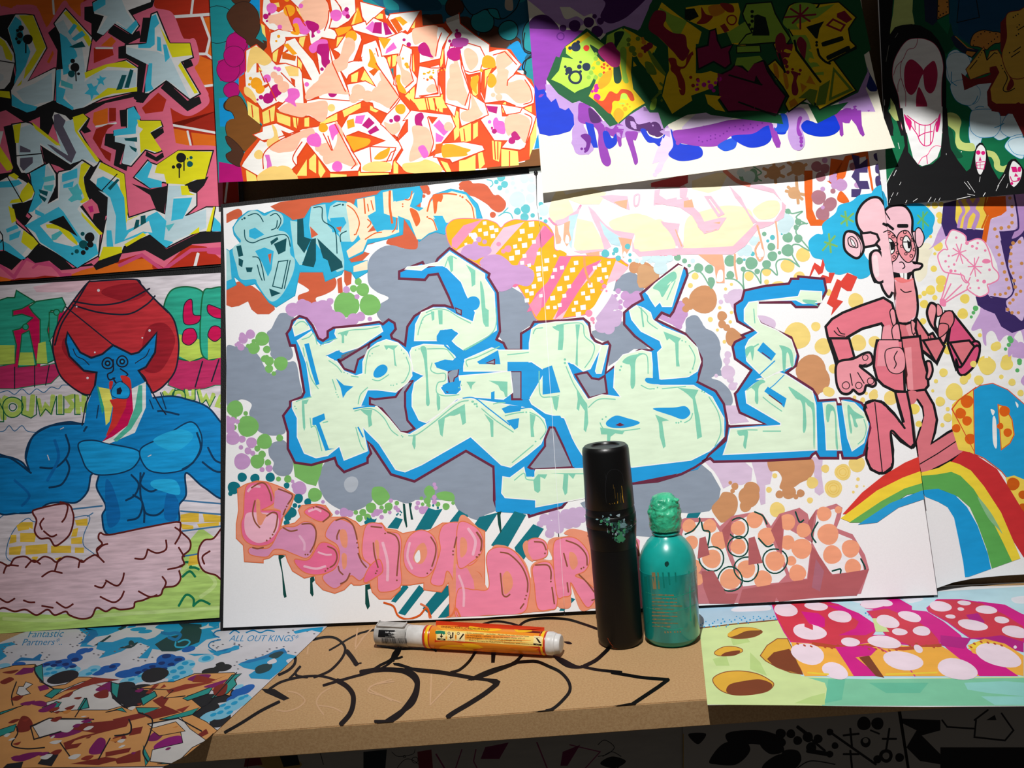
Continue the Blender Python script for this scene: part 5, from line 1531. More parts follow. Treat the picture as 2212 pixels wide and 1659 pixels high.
f lc2 156 54 164 62 174 68 174 76 166 74 160 66
f or2 118 58 120 58 122 68 123 73 119 74 118 66
s -/or2:1 121 66 123 70 121 73 119 70
f or2 126 56 131 54 130 62 132 70 128 76 125 70
s w 128 66 130 68 130 73 127 73 127 69
f or2 172 68 184 70 182 78 178 84 176 86 175 76
s w 177 80 179 82 178 85 176 84
f or2 168 38 180 36 179 44 174 42
f or2 144 82 156 80 156 84 146 84
d gc 161 82 3.4;170 79 2.4;172 86 2.4;168 82 1.4;180 76 2.4;182 83 1.4;182 88 1.6
d lc 196 84 4;204 86 4;210 88 4;188 88 2;194 88 1.6;208 94 6;216 86 3
T 1380 320 976.2
f cy2 4 18 16 16 20 18 6 18
s cy2 0 34 6 34 14 40 18 48 14 50 0 50
f cy2 26 16 38 12 44 12 40 20 34 22 26 20
s cy2 24 34 34 30 44 28 54 30 56 36 54 42 46 48 24 50 22 44
s cy2 56 30 62 26 68 26 69 30 66 34 60 35 57 33
f pk3 -2 51 18 49 28 49 46 48 50 44 58 36 66 36 70 30 70 26 66 20 60 18 52 18 44 12 42 12 50 18 58 20 66 22 72 28 71 34 64 38 58 40 52 48 46 52 24 52 0 53
f pk3 8 26 20 25 24 24 26 28 30 32 32 36 40 34 43 34 39 40 32 42 29 38 26 33 20 29 8 27
f pk3 44 18 50 24 54 32 58 36 56 37 52 30 47 24
f pk3 11 36 20 37 19 42 22 48 20 50 16 42
f pk3 7 17 20 16 24 20 23 25 20 24 20 18 12 18 8 20
f -/pk3:1.4 33 24 35 24 41 32 39 33
f or2 33 37 40 36 38 40 33 41
f or2 22 26 26 25 27 29 22 29
l or2 .6 18 40 21 48
f or2 29 52 41 52 42 58 42 66 38 66 37 58 34 56
s w 39 60 41 60 41 65 38 65
c or2 1 47 52 47 58 48 64
c or2 1 58 38 60 46 61 52 59 55 57 50 59 46
s w 59 49 61 50 61 53 58 53
c or2 .8 67 36 68 44 68 49
f rd4 20 19 24 17 24 12 18 14 6 17 6 19
c cv2 2 42 11 48 16 54 18
T 1380 480 560
s pk3 50 2 56 0 70 2 66 6 56 8 52 6
G orange_checker_letters
T 1380 320 976.2
f or 81 11 92 7 94 5 93 16 95 19 100 6 101 4 112 1 113 8 115 21 114 21 111 4 103 6 101 14 96 19 92 16 91 8 85 11 85 30 87 35 94 34 90 38 84 38 82 34 81 20
s or 97 25 99 21 103 26 100 27
d mv 88 24 3.6;93 28 3;90 32 3.4;87 9 2.6;91 10 2.4;89 14 2.4;95 21 1.3;94 27 3;105 9 2
d lv 95 15 2;99 18 3;96 18 2;90 29 1;90 20 1.2;91 6 1.4;107 18 1.6;104 17 .1;96 13 1
f nv 104 3 108 4 108 8 112 5 112 12 108 12 108 16 112 16 113 20 109 20 108 24 104 24 104 20 108 20 106 16 104 14 106 10
s nv 116 8 119 8 119 12 116 12
s nv 116 14 119 14 118 20 116 18
s nv 115 3 119 2 119 6 116 6
G blue_cloud
s bl 83 46 87 42 90 42 90 37 96 32 98 28 104 26 108 23 114 22 119 20 120 26 113 30 110 34 110 50 113 56 113 62 108 64 103 61 98 62 92 60 90 55 85 53
s bl 114 22 119 18 121 24 121 29 118 30
l gn 1 101 31 102 38
l gn 1 99 37 105 32
l gn 1 99 33 105 36
l gn 1 93 42 94 51
l gn 1 90 50 96 43
l gn 1 91 46 97 48
f rd 82 67 85 58 86 56 89 58 90 54 91 57 90 61 88 62 86 59 84 63
f rd 87 70 88 64 90 62 93 63 93 61 96 61 94 66 92 66 91 68 89 66
f rd 94 82 95 78 92 76 97 64 99 65 102 61 107 63 104 70 102 70 99 68 97 74 100 75
G mint_main_letters
T 480 660 560
f bu/mr:2.1 58 20 60 13 66 9 72 11 77 17 82 28 86 30 90 27 90 22 95 19 115 17 134 14 137 16 142 12 147 15 148 20 144 25 145 28 150 30 156 34 158 18 164 9 172 4 180 0 190 0 197 2 193 -8 184 -27 176 -26 173 -22 151 -23 151 -29 171 -37 173 -33 181 -34 184 -40 194 -49 228 -27 227 -24 235 -11 237 22 234 29 240 32 243 38 255 38 255 24 263 19 266 14 288 13 308 11 313 15 314 24 318 30 322 32 324 33 329 31 331 34 327 58 342 46 356 38 368 38 352 26 343 16 343 6 350 0 359 -5 357 -10 389 -35 396 -31 397 -26 385 5 382 9 375 6 370 12 395 24 403 33 409 45 409 51 405 65 421 73 428 84 431 100 430 112 420 124 408 128 398 138 380 146 350 152 300 160 290 172 268 178 262 180 260 174 242 174 234 172 232 166 232 138 208 124 164 150 144 144 136 132 128 120 124 116 127 126 124 130 124 134 104 142 98 136 96 130 90 132 76 136 62 134 56 122 56 108 52 94 58 86 58 82 68 78 70 74 66 50 62 34 58 34 55 24
T 1000 660 560
f bu 26 130 28 176 60 178 110 160 140 152 200 140 216 120 216 90 100 100 60 90
l mr 2 143 152 166 150 186 144 198 138 207 132
l mr 2 26 137 27 166
T 480 660 560
f gy/mr:1.9 98 44 100 48 136 26 126 32 123 42 116 46 113 57 104 54
f gy/mr:1.9 126 79 130 80 148 78 156 66 163 64 160 68 156 74 156 86 158 98 164 105 158 108 152 108 144 98 136 88 126 84
f gy/mr:1 192 58 194 56 202 52 201 60 198 62 196 72 192 74 190 70 194 66
f gy/mr:1 199 2 204 4 204 8 200 6
T 1000 660 560
f gy/mr:1.9 36 60 40 56 50 56 50 80 42 80 41 62
f gy/mr:1.9 96 59 100 58 106 57 110 62 116 63 121 60 123 75 108 79 100 66
f gy/mr:1.9 56 138 70 120 70 114 74 104 78 104 94 138 60 140
f gy/mr:.8 20 49 27 46 27 50
f gy/mr:1.9 -30 -30 -30 -30 -30 -30
T 1380 820 560
f bu/mr:2.1 76 39 78 40 108 38 86 28 84 22 82 12 84 10 96 -8 82 -18 80 -28 82 -32 90 -36 88 -38 98 -42 84 -50 82 -58 82 -64 88 -68 90 -76 108 -80 128 -82 130 -86 136 -86 136 -88 158 -86 160 -76 158 -72 152 -62 134 -62 130 -66 100 -66 100 -62 100 -54 104 -48 130 -36 134 -26 136 -20 134 -12 126 -6 148 8 152 14 153 18 168 17 169 21 174 21 172 16 180 16 190 20 196 28 198 38 196 50 192 64 186 67 174 67 173 62 170 62 170 67 154 67 151 62 148 64 146 67 110 69 64 70 61 67 56 69 54 70 60 64 74 52
f mi/w:.9 91 10 98 4 104 0 100 0 120 -6 126 -4 148 10 151 22 152 60 72 64 76 52 78 42 121 39 121 37 92 20
f mi/w:.9 91 -28 94 -34 102 -40 90 -50 90 -60 94 -66 136 -71 138 -76 156 -75 156 -66 140 -65 134 -68 102 -67 101 -54 104 -48 118 -42 130 -34 134 -22 132 -12 120 -7 106 0 108 0 104 -4 92 -16
T 1380 820 560
f mi/w:.7 157 20 168 19 173 60 160 60 159 40
f mi/w:.7 173 18 184 20 194 30 196 40 192 54 182 61 178 50
f bu 107 10 110 6 126 16 124 24 120 20
l mr .9 111 13 122 21
f bu 101 -25 106 -32 117 -22 113 -16
l mr .9 105 -23 112 -18
c bu 1 103 -4 116 -16
c bu .8 111 8 116 4 124 -4
c mt .9 106 15 112 20 122 27
c mt .9 92 9 98 5 104 3
s mt 96 6 104 0 108 2 104 4 102 8 102 18 101 21 99 18 99 10
s mt 128 6 146 18 150 24 150 56 149 56 148 28 144 22 142 20 143 36 142 44 140 44 140 26 138 18 134 16
l mt 1 106 44 121 44
c mt 1 84 44 92 43 101 43
s mt 88 44 93 44 92 54 91 59 89 56 90 48 86 48 84 45
s mt 160 22 165 22 168 28 169 44 170 59 168 56 167 30 164 27 162 36 160 34
s mt 178 22 184 27 192 32 190 33 185 34 187 40 184 40 182 32 180 30 182 44 180 44
c mt .9 192 34 194 42 192 50 187 55
T 1380 480 560
c mt .9 98 74 99 86
c mt 1.2 92 114 96 108 102 104
s mt 92 116 91 108 98 106 97 118 95 110 93 112
s mt 120 105 130 109 132 122 130 123 128 113 126 112 125 126 123 126 122 110
s mt 140 66 152 67 150 69 154 72 148 70 142 69
T 480 660 560
f mi/w:.8 60 18 64 12 70 12 74 18 75 20 62 26
f mi/w:.8 97 20 135 17 137 22 116 36 103 40 98 38 90 42 90 44 98 48 104 56 114 60 120 58 120 48 124 38 132 32 140 29 150 32 158 40 162 50 162 60 158 66 148 74 132 72 124 72 118 86 132 86 142 96 152 108 160 110 176 100 196 84 206 78 216 80 228 82 264 88 275 97 277 106 272 118 260 128 246 138 238 136 212 112 170 136 156 142 148 140 134 118 124 108 120 104 124 124 104 132 100 120 90 128 80 130 70 126 64 112 64 96 60 88 60 82 76 78 72 50 66 34 64 30 76 22 80 30 84 34 92 32 98 28 96 24
f mi/w:.8 160 40 162 36 172 33 192 34 199 44 196 47 184 48 182 52 192 56 192 66 186 70 190 76 200 76 204 72 202 60 226 58 246 56 248 74 240 80 212 78 200 80 186 92 174 100 168 98 162 86 162 76 164 66 172 60 163 56
f mi/w:.8 164 30 165 16 170 6 180 2 190 2 200 8 214 14 216 6 208 -10 204 -20 192 -32 188 -34 176 -34 170 -30 156 -31 158 -33 170 -34 184 -37 194 -46 224 -27 224 -23 232 -11 234 21 206 38 200 34 196 30 202 24 200 22 190 20 184 24 184 30
f mi/w:.8 206 52 207 46 230 36 236 38 244 38 262 38 262 32 264 20 270 16 284 14 308 13 312 18 314 28 318 32 324 34 314 54 308 56 300 50 294 48 300 62 312 80 324 76 340 78 334 70 335 50 342 42 358 38 366 40 368 60 364 66 374 68 402 68 418 78 428 96 428 112 416 124 400 132 350 138 310 132 300 116 292 96 276 92 264 84 262 80 276 56 264 48 244 50 244 56 206 56
T 1000 660 560
f mi/w:.7 118 34 124 34 118 58 114 58 113 56
f mi/w:.8 142 4 148 0 154 2 160 6 162 12 170 18 190 26 200 36 203 48 200 56 192 61 168 63 166 40 170 36 168 30 152 22 144 12
f mi/w:.8 163 0 170 -10 176 -12 178 -2 186 -6 186 0 194 -10 206 -40 196 -34 166 -8 -
T 1380 480 560
f mi/w:.8 6 60 14 52 34 37 38 38 28 72 20 72 18 68 14 72 10 66 8 62
T 1000 660 560
f mi/w:.8 34 146 40 147 52 138 53 143 60 147 62 140 104 139 106 164 62 172 62 166 36 164 33 160
f bu 53 140 61 140 61 146 54 146
G mint_letter_details
T 480 660 560
f bu 70 33 74 32 80 56 83 67 80 68 76 56
f bu 88 43 100 38 102 44 96 47 92 43
f bu 97 62 104 68 112 69 106 74 103 79 101 70
e bu 135 56 7 4.5 -40
f bu 77 96 87 92 88 97 83 100 91 122 96 122 88 124 80 102 77 102
f bu 183 26 186 21 196 20 201 24 196 30 190 34 183 30
f bu 181 49 190 46 206 48 204 54 192 56 183 53
f bu 188 68 192 66 204 64 202 72 194 74 188 72
f bu 162 57 172 60 163 64
l bu 1.6 190 34 206 48
l bu 1.4 116 104 120 112
d bu 214 -2 6
c bu 1.2 112 88 124 86 130 86
T 1000 660 560
f bu 12 48 30 38 32 50 14 50
f gy/mr:1 20 49 27 46 27 50
f bu 38 48 56 48 57 80 50 80 50 56 38 56
f bu 68 54 76 51 83 74 68 76
f bu 90 48 100 56 96 58
f bu 33 88 40 85 50 86 49 90 36 92
f bu 37 98 48 96 47 104 44 106
f bu 24 74 27 73 27 81 24 81
s bu 122 100 130 94 140 96 151 100 140 104 126 104
f mr 130 102 134 100 138 102 134 103
s bu 162 88 180 87 190 86 194 92 188 97 178 94
s bu 156 62 162 62 178 64 196 60 200 58 198 66 180 67 162 67 156 65
f bu 162 38 165 38 165 62 162 62
f bu 72 94 83 94 104 134 94 138 80 104 74 102
c bu 1 0 79 10 79 22 88 40 102
c bu 1 40 90 56 87 66 90 72 98
G mint_drips_and_dots
T 480 660 560
c mt .9 62 17 66 14 70 14 73 17
c mt .9 68 29 74 27 78 24 81 33
l mt .9 87 32 98 28
c mt .9 99 24 110 21 124 20 134 18
f mt 100 23 108 22 106 26 104 25 104 32 102 32 102 26
l mt .9 69 36 70 42
c mt .9 72 48 76 62 82 71
c mt .9 63 82 68 80 76 78
f mt 68 81 74 80 72 84 70 84 71 104 70 107 69 104 68 90
c mt .9 94 63 97 72
c mt .9 91 47 98 52 102 57
l mt 1 110 60 116 61
c mt .9 122 58 123 48 126 38 134 34
f mt 138 34 150 34 147 37 148 48 149 52 147 51 146 38 142 36 140 38
c mt .9 157 44 160 54 156 64 153 66
c mt .9 128 63 134 64 142 59
c mt .9 116 84 118 76 124 70
c mt .9 113 90 122 88 130 89 138 96 144 106 150 111
f mt 118 89 128 89 127 95 128 102 125 104 124 94 121 92
l mt .9 75 96 76 104
c mt .9 76 104 80 104 85 124
c mt .9 114 104 118 118 121 123
l mt 1 86 100 90 99
s mt 169 36 174 36 175 50 176 70 177 84 174 84 174 66 172 46
c mt .9 175 37 190 37 194 40 198 45
c mt .9 179 49 178 55 183 58 190 58 190 64 184 66 183 74 190 77 202 76
f mt 183 74 186 78 186 88 184 90 183 84
c mt .9 159 111 166 110 180 100 200 84 210 81
f mt 163 110 165 110 165 120 164 123 162 118
f mt 184 98 190 94 196 90 207 84 208 100 205 102 203 92 198 94 194 94 190 96 188 112 186 110
c mt .9 167 25 168 20 172 10 180 6
c mt .9 174 6 182 3 192 4 202 10 212 15
f mt 178 5 181 5 181 12 179 13
f mt 184 4 188 4 188 16 185 16
l mt .9 206 38 224 28
c mt .9 190 -33 194 -42 200 -40
f mt 192 -41 197 -42 197 -30 195 -28 194 -34
f mt 208 -35 216 -30 216 -18 213 -16 212 -28
s mt 220 -20 223 -14 225 6 226 16 224 17 222 10
d mt 171 12 .8;170 15 .7;70 43 .6;84 34 .7;86 33 .7;128 41 .6;126 43 .6;153 38 .6;155 41 .6;149 67 .6;146 68 .6;144 68 .6;104 57 .6;107 58 .6;97 74 .6;98 76 .6;99 78 .6;62 86 .6;63 88 .6;165 38 .6;168 37 .6;153 111 .6;154 112 .6;186 58 .5;214 82 .9;217 84 .9;204 68 .6;202 70 .6
T 1000 660 560
c mt .9 28 2 26 22 2 38
f mt 19 2 22 4 22 18 19 18
c mt .9 60 24 62 20 68 19
f mt 76 18 86 16 86 28 85 38 81 38 82 22 78 20
f mt 96 16 100 16 98 30 98 52 96 50 97 30
c mt .9 80 17 92 15 102 16 104 26 112 34 110 44 104 53
c mt .9 38 42 48 41 56 40
c mt .9 4 52 3 47 12 44 31 35
c mt .9 65 56 66 76 74 78 82 77
f mt 76 78 82 78 81 86 80 90 78 88
c mt .9 88 52 94 66 100 76 106 86
f mt 97 72 106 84 107 100 105 108 103 106 104 90 100 84 99 90 97 88 98 80
c mt .9 107 87 116 80 130 80
s mt 136 48 142 43 154 41 149 44 147 50 147 66 145 71 143 68 143 52 140 50
c mt .9 150 41 157 43 158 58
c mt .9 150 1 157 8 158 14 166 20
l mt 1.4 152 2 154 18
f mt 171 22 186 28 184 31 184 46 185 52 182 52 181 32 176 28 174 30
c mt .9 193 34 198 44 196 54
c mt .9 152 68 158 71 162 71
c mt .9 170 71 180 70 190 69
f mt 183 70 201 72 198 78 202 96 204 112 200 114 198 96 196 80 192 76 188 73
c mt .9 210 78 218 92 220 108 215 120
f mt 164 93 176 98 170 99 173 120 171 122 168 112 167 100
c mt .9 189 100 194 97 196 92
c mt .9 117 100 119 104 124 108 136 107 151 105
f mt 117 104 138 107 136 110 130 109 126 112 125 120 123 120 123 110 118 110
f mt 22 64 38 65 38 78 36 78 35 74 32 72 30 68
f mt 3 65 11 65 8 68 7 72 5 68
c mt .9 26 84 30 83 36 83
c mt .9 36 94 44 92 52 91
c mt .9 57 91 66 96 71 106 66 114
f mt 57 92 62 94 60 104 61 112 58 112
c mt .9 16 88 28 98 43 108
f mt 18 92 26 98 26 112 24 112 23 100
l mt .9 42 134 60 119
c mt .9 44 149 52 143 54 148 60 149
f mt 60 149 64 144 72 144 70 148 66 146 66 158 64 160 61 158
f mt 74 143 104 143 104 144 96 144 94 148 90 144 89 160 87 162 85 156 86 144
d mt 87 46 1;87 49 1;135 52 .9;134 55 .9;163 71 .7;166 70 .7;204 73 .8;206 74 .8;187 30 .7;190 31 .7;194 57 .8;196 54 .8;182 100 .8;184 100 .8;186 99 .8;119 97 .8;122 95 .8;62 116 .8;8 82 .9;10 84 .9;12 86 .9;54 91 .8
T 1380 480 560
s mt 12 56 20 48 30 42 32 48 24 54 28 50 24 58 20 64 18 60 16 58
l mt .9 31 50 24 66
G teal_stripes_and_drips
T 480 960 560
f ts 121 66 125 63 130 64 132 63 130 68 122 69
f ts 141 71 148 62 154 64 150 72
f ts 164 74 176 54 182 56 188 55 178 72
f ts 194 66 202 56 210 61 206 66
f ts 144 134 156 118 159 122 148 135
f ts 150 144 168 120 173 124 156 146
f ts 171 140 186 122 194 120 194 128 178 146
f ts 184 148 194 135 194 148
f ts 214 110 218 106 222 112 222 122 216 122
T 1000 960 560
f ts 10 68 14 62 30 58 20 74 16 76 10 72
f ts 24 86 44 57 54 60 38 88 30 88
f ts 44 88 60 68 69 72 52 98 46 94
f ts -4 58 4 60 0 66 -4 66
f ts 82 142 90 130 96 132 86 142
f ts 9 110 15 104 15 122 11 120
f ts 190 64 192 59 203 58 200 63
d ts 62 68 .1
T 480 960 560
d ts 17 28 4;28 29 4;41 28 4;10 37 5.4;55 35 2.5;65 46 4;73 49 3;59 58 4.5;55 67 2.6;66 53 1.6;62 52 2;56 62 3;7 42 2;124 63 .8;127 63 .7;149 60 .8;150 59 .7;153 58 .7;152 57 .7;152 60 .7;180 52 1;184 54 1
f tk2 48 94 54 95 50 98 54 124 55 130 53 131 52 128 51 110 48 97
f tk2 75 114 78 112 79 116 77 118 78 128 77 130 75 127
f tk2 122 120 126 119 127 123 124 124 126 138 124 141 122 136
f tk2 154 50 156 51 158 70 157 71 155 64
f tk2 159 50 162 50 161 54 163 64 161 64 160 56
l tk2 .8 198 0 198 0
T 1000 960 560
f tk2 29 58 33 57 32 60 33 74 32 76 30 68
G pink_dirty_letters
T 480 960 560
f pr/or3:.8 13 38 20 34 30 31 38 32 44 34 52 37 62 43 58 54 52 62 50 70 62 67 64 65 67 62 65 56 68 52 80 51 88 52 94 60 92 62 98 62 106 62 114 66 118 70 124 68 136 67 140 72 148 73 154 76 164 74 176 74 183 70 188 67 202 67 212 68 224 74 224 148 194 148 194 130 193 118 187 126 172 124 172 118 160 120 152 120 152 124 144 132 134 132 128 126 126 118 118 120 112 120 110 118 104 124 96 127 86 124 80 118 79 112 70 114 60 108 56 100 54 94 44 94 40 97 35 98 35 101 19 100 18 86 12 80 12 68 14 56
s ph/or3:.8 19 42 22 34 32 32 40 34 44 44 44 50 38 54 34 56 44 56 50 58 50 68 46 80 38 86 26 86 18 80 16 68 18 60
s pm 20 60 30 58 46 60 48 70 42 80 30 84 20 76
s pr 29 48 32 48 33 58 38 60 36 64 33 69 30 66
f ph2 45 40 50 37 60 43 56 54 50 64 50 56 44 54
s ph2/or3:.8 24 88 40 88 50 72 62 70 70 66 78 68 80 76 78 90 72 97 62 94 52 90 44 90 38 96 24 94
f ph2 72 58 78 53 88 54 92 60 86 66 76 64
s ph/or3:.8 70 58 80 52 88 54 92 60 84 66
s ph/or3:.8 62 98 74 98 84 84 96 87 100 96 96 106 84 111 72 110 64 104
s ph2/or3:.8 88 78 94 66 102 64 112 70 116 84 118 96 126 104 118 116 110 112 104 118 96 123 88 118 86 112 96 106 100 96 98 86
s pr 100 74 105 73 107 80 106 88 102 86
s pr 102 94 106 94 106 104 103 106
s ph3/or3:.8 120 80 124 68 136 68 140 74 150 76 153 84 152 100 153 118 148 124 138 126 133 124 132 112 128 104 120 96
s pr 130 84 133 82 134 90 133 100
s ph/or3:.8 126 104 134 98 137 108 130 114 122 118 121 114
s ph3/or3:.8 155 90 160 78 170 73 180 78 184 90 182 104 174 113 164 112 156 104
s pr 163 98 166 88 172 84 175 92 172 100 168 102
s w 164 96 168 90 169 98 166 101
s ph3/or3:.8 185 78 190 68 206 67 220 76 222 90 214 102 200 106 216 108 222 116 222 146 200 148 198 120 192 108 188 120 178 118 182 104 186 90
s pr 201 80 206 78 209 84 206 92 200 96
s w 201 85 204 84 204 92 200 95
T 1000 960 560
s pr -4 66 10 68 18 82 16 94 10 100 4 104 14 110 22 122 24 90 34 86 46 92 54 102 58 114 58 104 66 98 76 98 72 86 76 80 90 78 86 76 92 72 104 74 116 80 116 100 112 110 116 120 118 138 110 140 100 141 92 120 92 138 84 140 80 138 74 142 60 143 52 144 -4 148
f ph3 -6 102 4 106 9 116 10 124 21 125 21 148 -6 148
s ph3/or3:.8 -4 68 10 70 17 80 16 92 8 100 -4 104
s pr -2 80 3 82 3 92 -2 96
s ph3/or3:.8 20 96 28 88 42 90 52 102 57 116 56 132 50 144 20 146 -4 147 -4 124 10 124 22 122
s pr 34 112 38 108 42 114 42 122 36 128 34 120
s ph3/or3:.8 54 90 56 82 64 80 71 84 72 94 66 98 58 98
s pr 51 86 55 82 56 92 60 100 54 96
s ph3/or3:.8 60 104 74 101 80 118 80 138 74 141 64 140 61 120
s ph3/or3:.8 77 88 84 80 96 80 106 90 108 100 104 108 96 112 104 116 114 126 112 134 106 139 98 128 92 118 92 128 86 130 80 128
s pr 91 92 96 94 98 102 94 107 91 102
s w 92 -
f ph3 147 79 151 82 150 100 152 120 154 140 150 138
T 480 960 560
c pm 2 22 40 26 36 32 36
c pm 2 30 80 36 82 42 76
c pm 2 70 104 80 106 88 104
c pm 2 74 57 80 55 84 57
c pm 1.6 82 92 88 94 93 94
c pm 2.4 137 84 141 100 141 116
c pm 2 160 84 158 96 162 106
c pm 2.4 210 72 216 82 214 94
c pl 2 66 78 70 84 70 90
c pm 2 202 112 206 124 206 138
c bn 1.3 25 37 32 33 37 34 41 42 42 48
c bn 1.3 28 48 26 58 28 66 32 71
c bn 1.3 38 61 43 58 47 60 46 70 44 75
c bn 1.3 48 38 56 41 60 44 56 51
c bn 1.3 54 55 52 60
c bn 1.3 52 71 58 74 64 73
c bn 1.3 68 68 76 68 80 74 79 84 75 92
c bn 1.3 26 88 30 89 35 88
c bn 1.3 80 53 86 55 92 60 86 66
c bn 1.3 90 87 96 90 98 96 96 102 92 105
c bn 1.3 97 65 104 63 111 68 114 76 115 81
c bn 1.3 100 73 98 78 98 81
c bn 1.3 99 104 100 108 103 111
c bn 1.3 109 110 106 116 101 119
c bn 1.3 116 93 119 100 123 105
c bn 1.3 127 70 136 71
c bn 1.3 129 84 130 94 133 105
c bn 1.3 141 75 148 78 151 86 150 100 149 112
c bn 1.3 178 79 182 86 182 94 179 104
l bn 1.3 200 79 198 88
c bn 1.3 217 75 221 82 221 90
d bn 38 82 .8;41 80 .8;43 77 .8;55 53 .8;78 54 .8;71 94 .8;73 94 .8;88 108 .8;90 106 .8;115 84 .8;116 88 .8;131 110 .8;132 108 .8;139 76 .8;149 116 .8;175 110 .8;178 107 .8;197 91 .8;197 94 .8;219 94 .8;217 96 .8
T 1000 960 560
c bn 1.3 12 75 16 82 15 91
c bn 1.3 32 92 40 94 50 104 55 116 55 126
c bn 1.3 32 110 33 120 34 128 37 130 40 128
c bn 1.3 52 136 49 140
c bn 1.3 61 83 68 84 71 90
c bn 1.3 62 103 72 103 75 108 75 115
l bn 1.3 76 122 78 136
c bn 1.3 88 82 98 86 105 94 106 103
l bn 1.3 86 93 89 104
l bn 1.3 89 118 90 126
c bn 1.3 99 111 106 118 112 126
l bn 1.3 110 133 113 132
c bn 1.3 148 82 150 90 150 95
d bn 12 96 .8;14 94 .8;53 132 .8;54 129 .8;70 93 .8;75 117 .8;101 106 .8;103 105 .8;107 78 .9
c or3 1.6 -36 136 -30 140 -28 148 -20 150 -10 146 -6 140 -2 148
T 480 960 560
c or4 1.6 138 135 146 138 150 146 158 149 168 146 174 140 178 147
G salmon_block_letters
T 1480 960 976.2
f rs -10 40 0 36 14 36 17 40 23 35 34 33 38 34 42 40 46 34 56 31 60 34 61 38 64 32 74 29 77 31 76 36 74 41 82 44 88 54 90 61 86 73 66 75 40 77 10 78 5 78 7 60 0 56
f w/rs:.9 0 38 14 37 17 42 20 50 22 56 28 70 20 72 10 62 2 54 -2 44
f w/rs:.9 23 38 32 34 38 35 46 54 50 64 46 68 28 70 22 52 24 40
f w/rs:.9 48 40 50 34 57 33 60 38 62 44 62 48 64 34 73 31 75 33 73 40 72 42 82 46 87 56 88 62 72 64 68 60 62 48 60 66 52 67 47 54
d pe 2 40 3.4;12 40 3.4;17 47 4.4;3 48 3.4;13 56 4.6;22 66 5;26 41 3.6;34 37 4;26 50 3.8;40 45 4.4;30 61 4.4;44 57 4.8;38 66 4.4;50 38 4;58 42 3.6;50 48 3.6;57 51 5;52 57 2.4;55 63 4.2;68 34 3.6;75 32 1.8;70 44 5.2;72 54 4.6;81 51 4.4;82 60 4;4 60 4;6 66 3
d -/gd:.7 22 66 6;13 56 6;26 50 5;26 41 5;44 57 6;30 61 6
c gd .8 0 44 4 42 7 38 7 36
c gd .8 8 38 9 42 12 43 11 50
c gd .8 34 33 38 35 40 39
c gd .8 36 46 40 50 43 49
c gd .8 54 33 56 38 58 37
c gd .8 65 38 62 44 64 48
c gd .8 86 56 88 60 88 62
c gd .8 72 62 76 61 76 63
f rs2 7 46 10 45 12 54 6 56
f rs2 31 46 34 45 38 58 31 59
f rs2 42 42 47 34 48 44 47 54
f rs2 18 42 23 36 22 44 20 51
f rs2 60 38 64 32 62 43
f rs2 62 50 64 52 72 64 90 61 88 66 84 74 62 75 46 77 44 74 46 68 60 66
f rs2 8 62 14 62 20 73 26 73 24 78 12 78 9 70
f rs2 28 71 46 68 44 77 26 78
f gf 64 56 68 62 66 72 62 70
G pink_figure
T 1700 400 512
s p1/k:2.4 65 28 70 18 78 12 86 12 92 20 100 34 100 60 100 90 96 104 90 98 86 88 82 90 78 78 78 64 84 62 86 58 72 46 66 38
f p1/k:2.2 69 45 78 44 84 46 86 51 82 56 72 58
s p1/k:2.3 53 50 55 44 60 43 66 46 71 54 71 62 66 68 60 66 54 60
s p1/k:1 57 50 61 48 65 52 66 58 62 58 58 56
s wh/k:.7 59 50 62 52 64 57 61 56
c k .7 58 44 64 46 69 56 68 66
s p1/k:2.3 78 66 82 61 88 64 94 82 92 88 86 91 82 88 79 80
s p0 80 68 84 66 86 84 82 84
f p1 88 60 100 64 100 100 94 98 90 90
l k 2.6 90 36 100 41
c k 1 90 44 96 42 102 46
f p3/k:2.4 42 125 52 119 70 112 90 105 98 110 104 130 108 172 82 172 88 150 90 132 88 129 70 134 56 142 58 150 62 160 46 168 44 160 38 142 36 132
f p2 90 132 96 130 100 140 102 172 84 172
c k 1 44 136 48 140 54 141
c k 1 47 133 50 138 54 139
s p2/k:1 96 118 100 116 102 128 99 131
s p2/k:1 98 134 104 130 106 148 100 146
s p2/k:1 94 152 100 144 106 148 104 156 96 158
T 1700 740 512
f p3/k:2.4 84 -2 108 -2 110 46 100 45 90 40 84 34 81 22 82 8
f p2 86 -2 104 -2 106 22 84 22
s p2/k:.9 92 18 92 8 98 5 106 5 110 12 110 24 104 29 96 27
c k 1 103 8 100 14 102 20 100 24
f p3 47 12 62 6 64 16 48 19
f p3/k:2.3 40 -4 58 -4 63 14 48 19
s p2/k:2.3 47 19 62 15 72 10 78 10 80 18 74 22 68 22 80 32 83 38 80 41 74 40 72 46 67 48 62 44 60 46 56 48 50 46 46 36
l k 1 59 29 61 40
l k 1 66 28 72 38
l k 1 68 22 74 20
d -/k:.8 55 40 3.4;67 40 3;78 36 3;73 14 2.6
f p3/k:2.3 101 46 112 46 116 66 119 94 116 98 106 92 97 83 99 100 98 116 92 121 86 122 78 118 74 108 75 96 82 80 76 72 72 62 74 56 82 54 90 56 100 66 108 76 104 60
f p3 74 60 84 56 96 84 96 112 84 118 76 106 80 84
f -/k:2.3 74 60 73 58 80 54 88 55 108 76
c k 1 82 56 84 80 86 100 89 120
f p3 74 58 82 55 92 60 100 70 110 80 118 94 114 97 96 82 98 96 98 112 90 121 80 118 75 108 76 90 80 76
c k 2 73 62 74 56 82 54 90 57 100 67 110 80
c k 2 75 98 74 108 79 118 88 122 96 119 99 110 97 83 106 90 116 98 120 95
l k 1 82 56 89 121
l k 2 101 46 109 74
G rainbow
f rd2 52 160 70 140 90 124 110 112 124 106 130 118 108 126 84 142 60 160
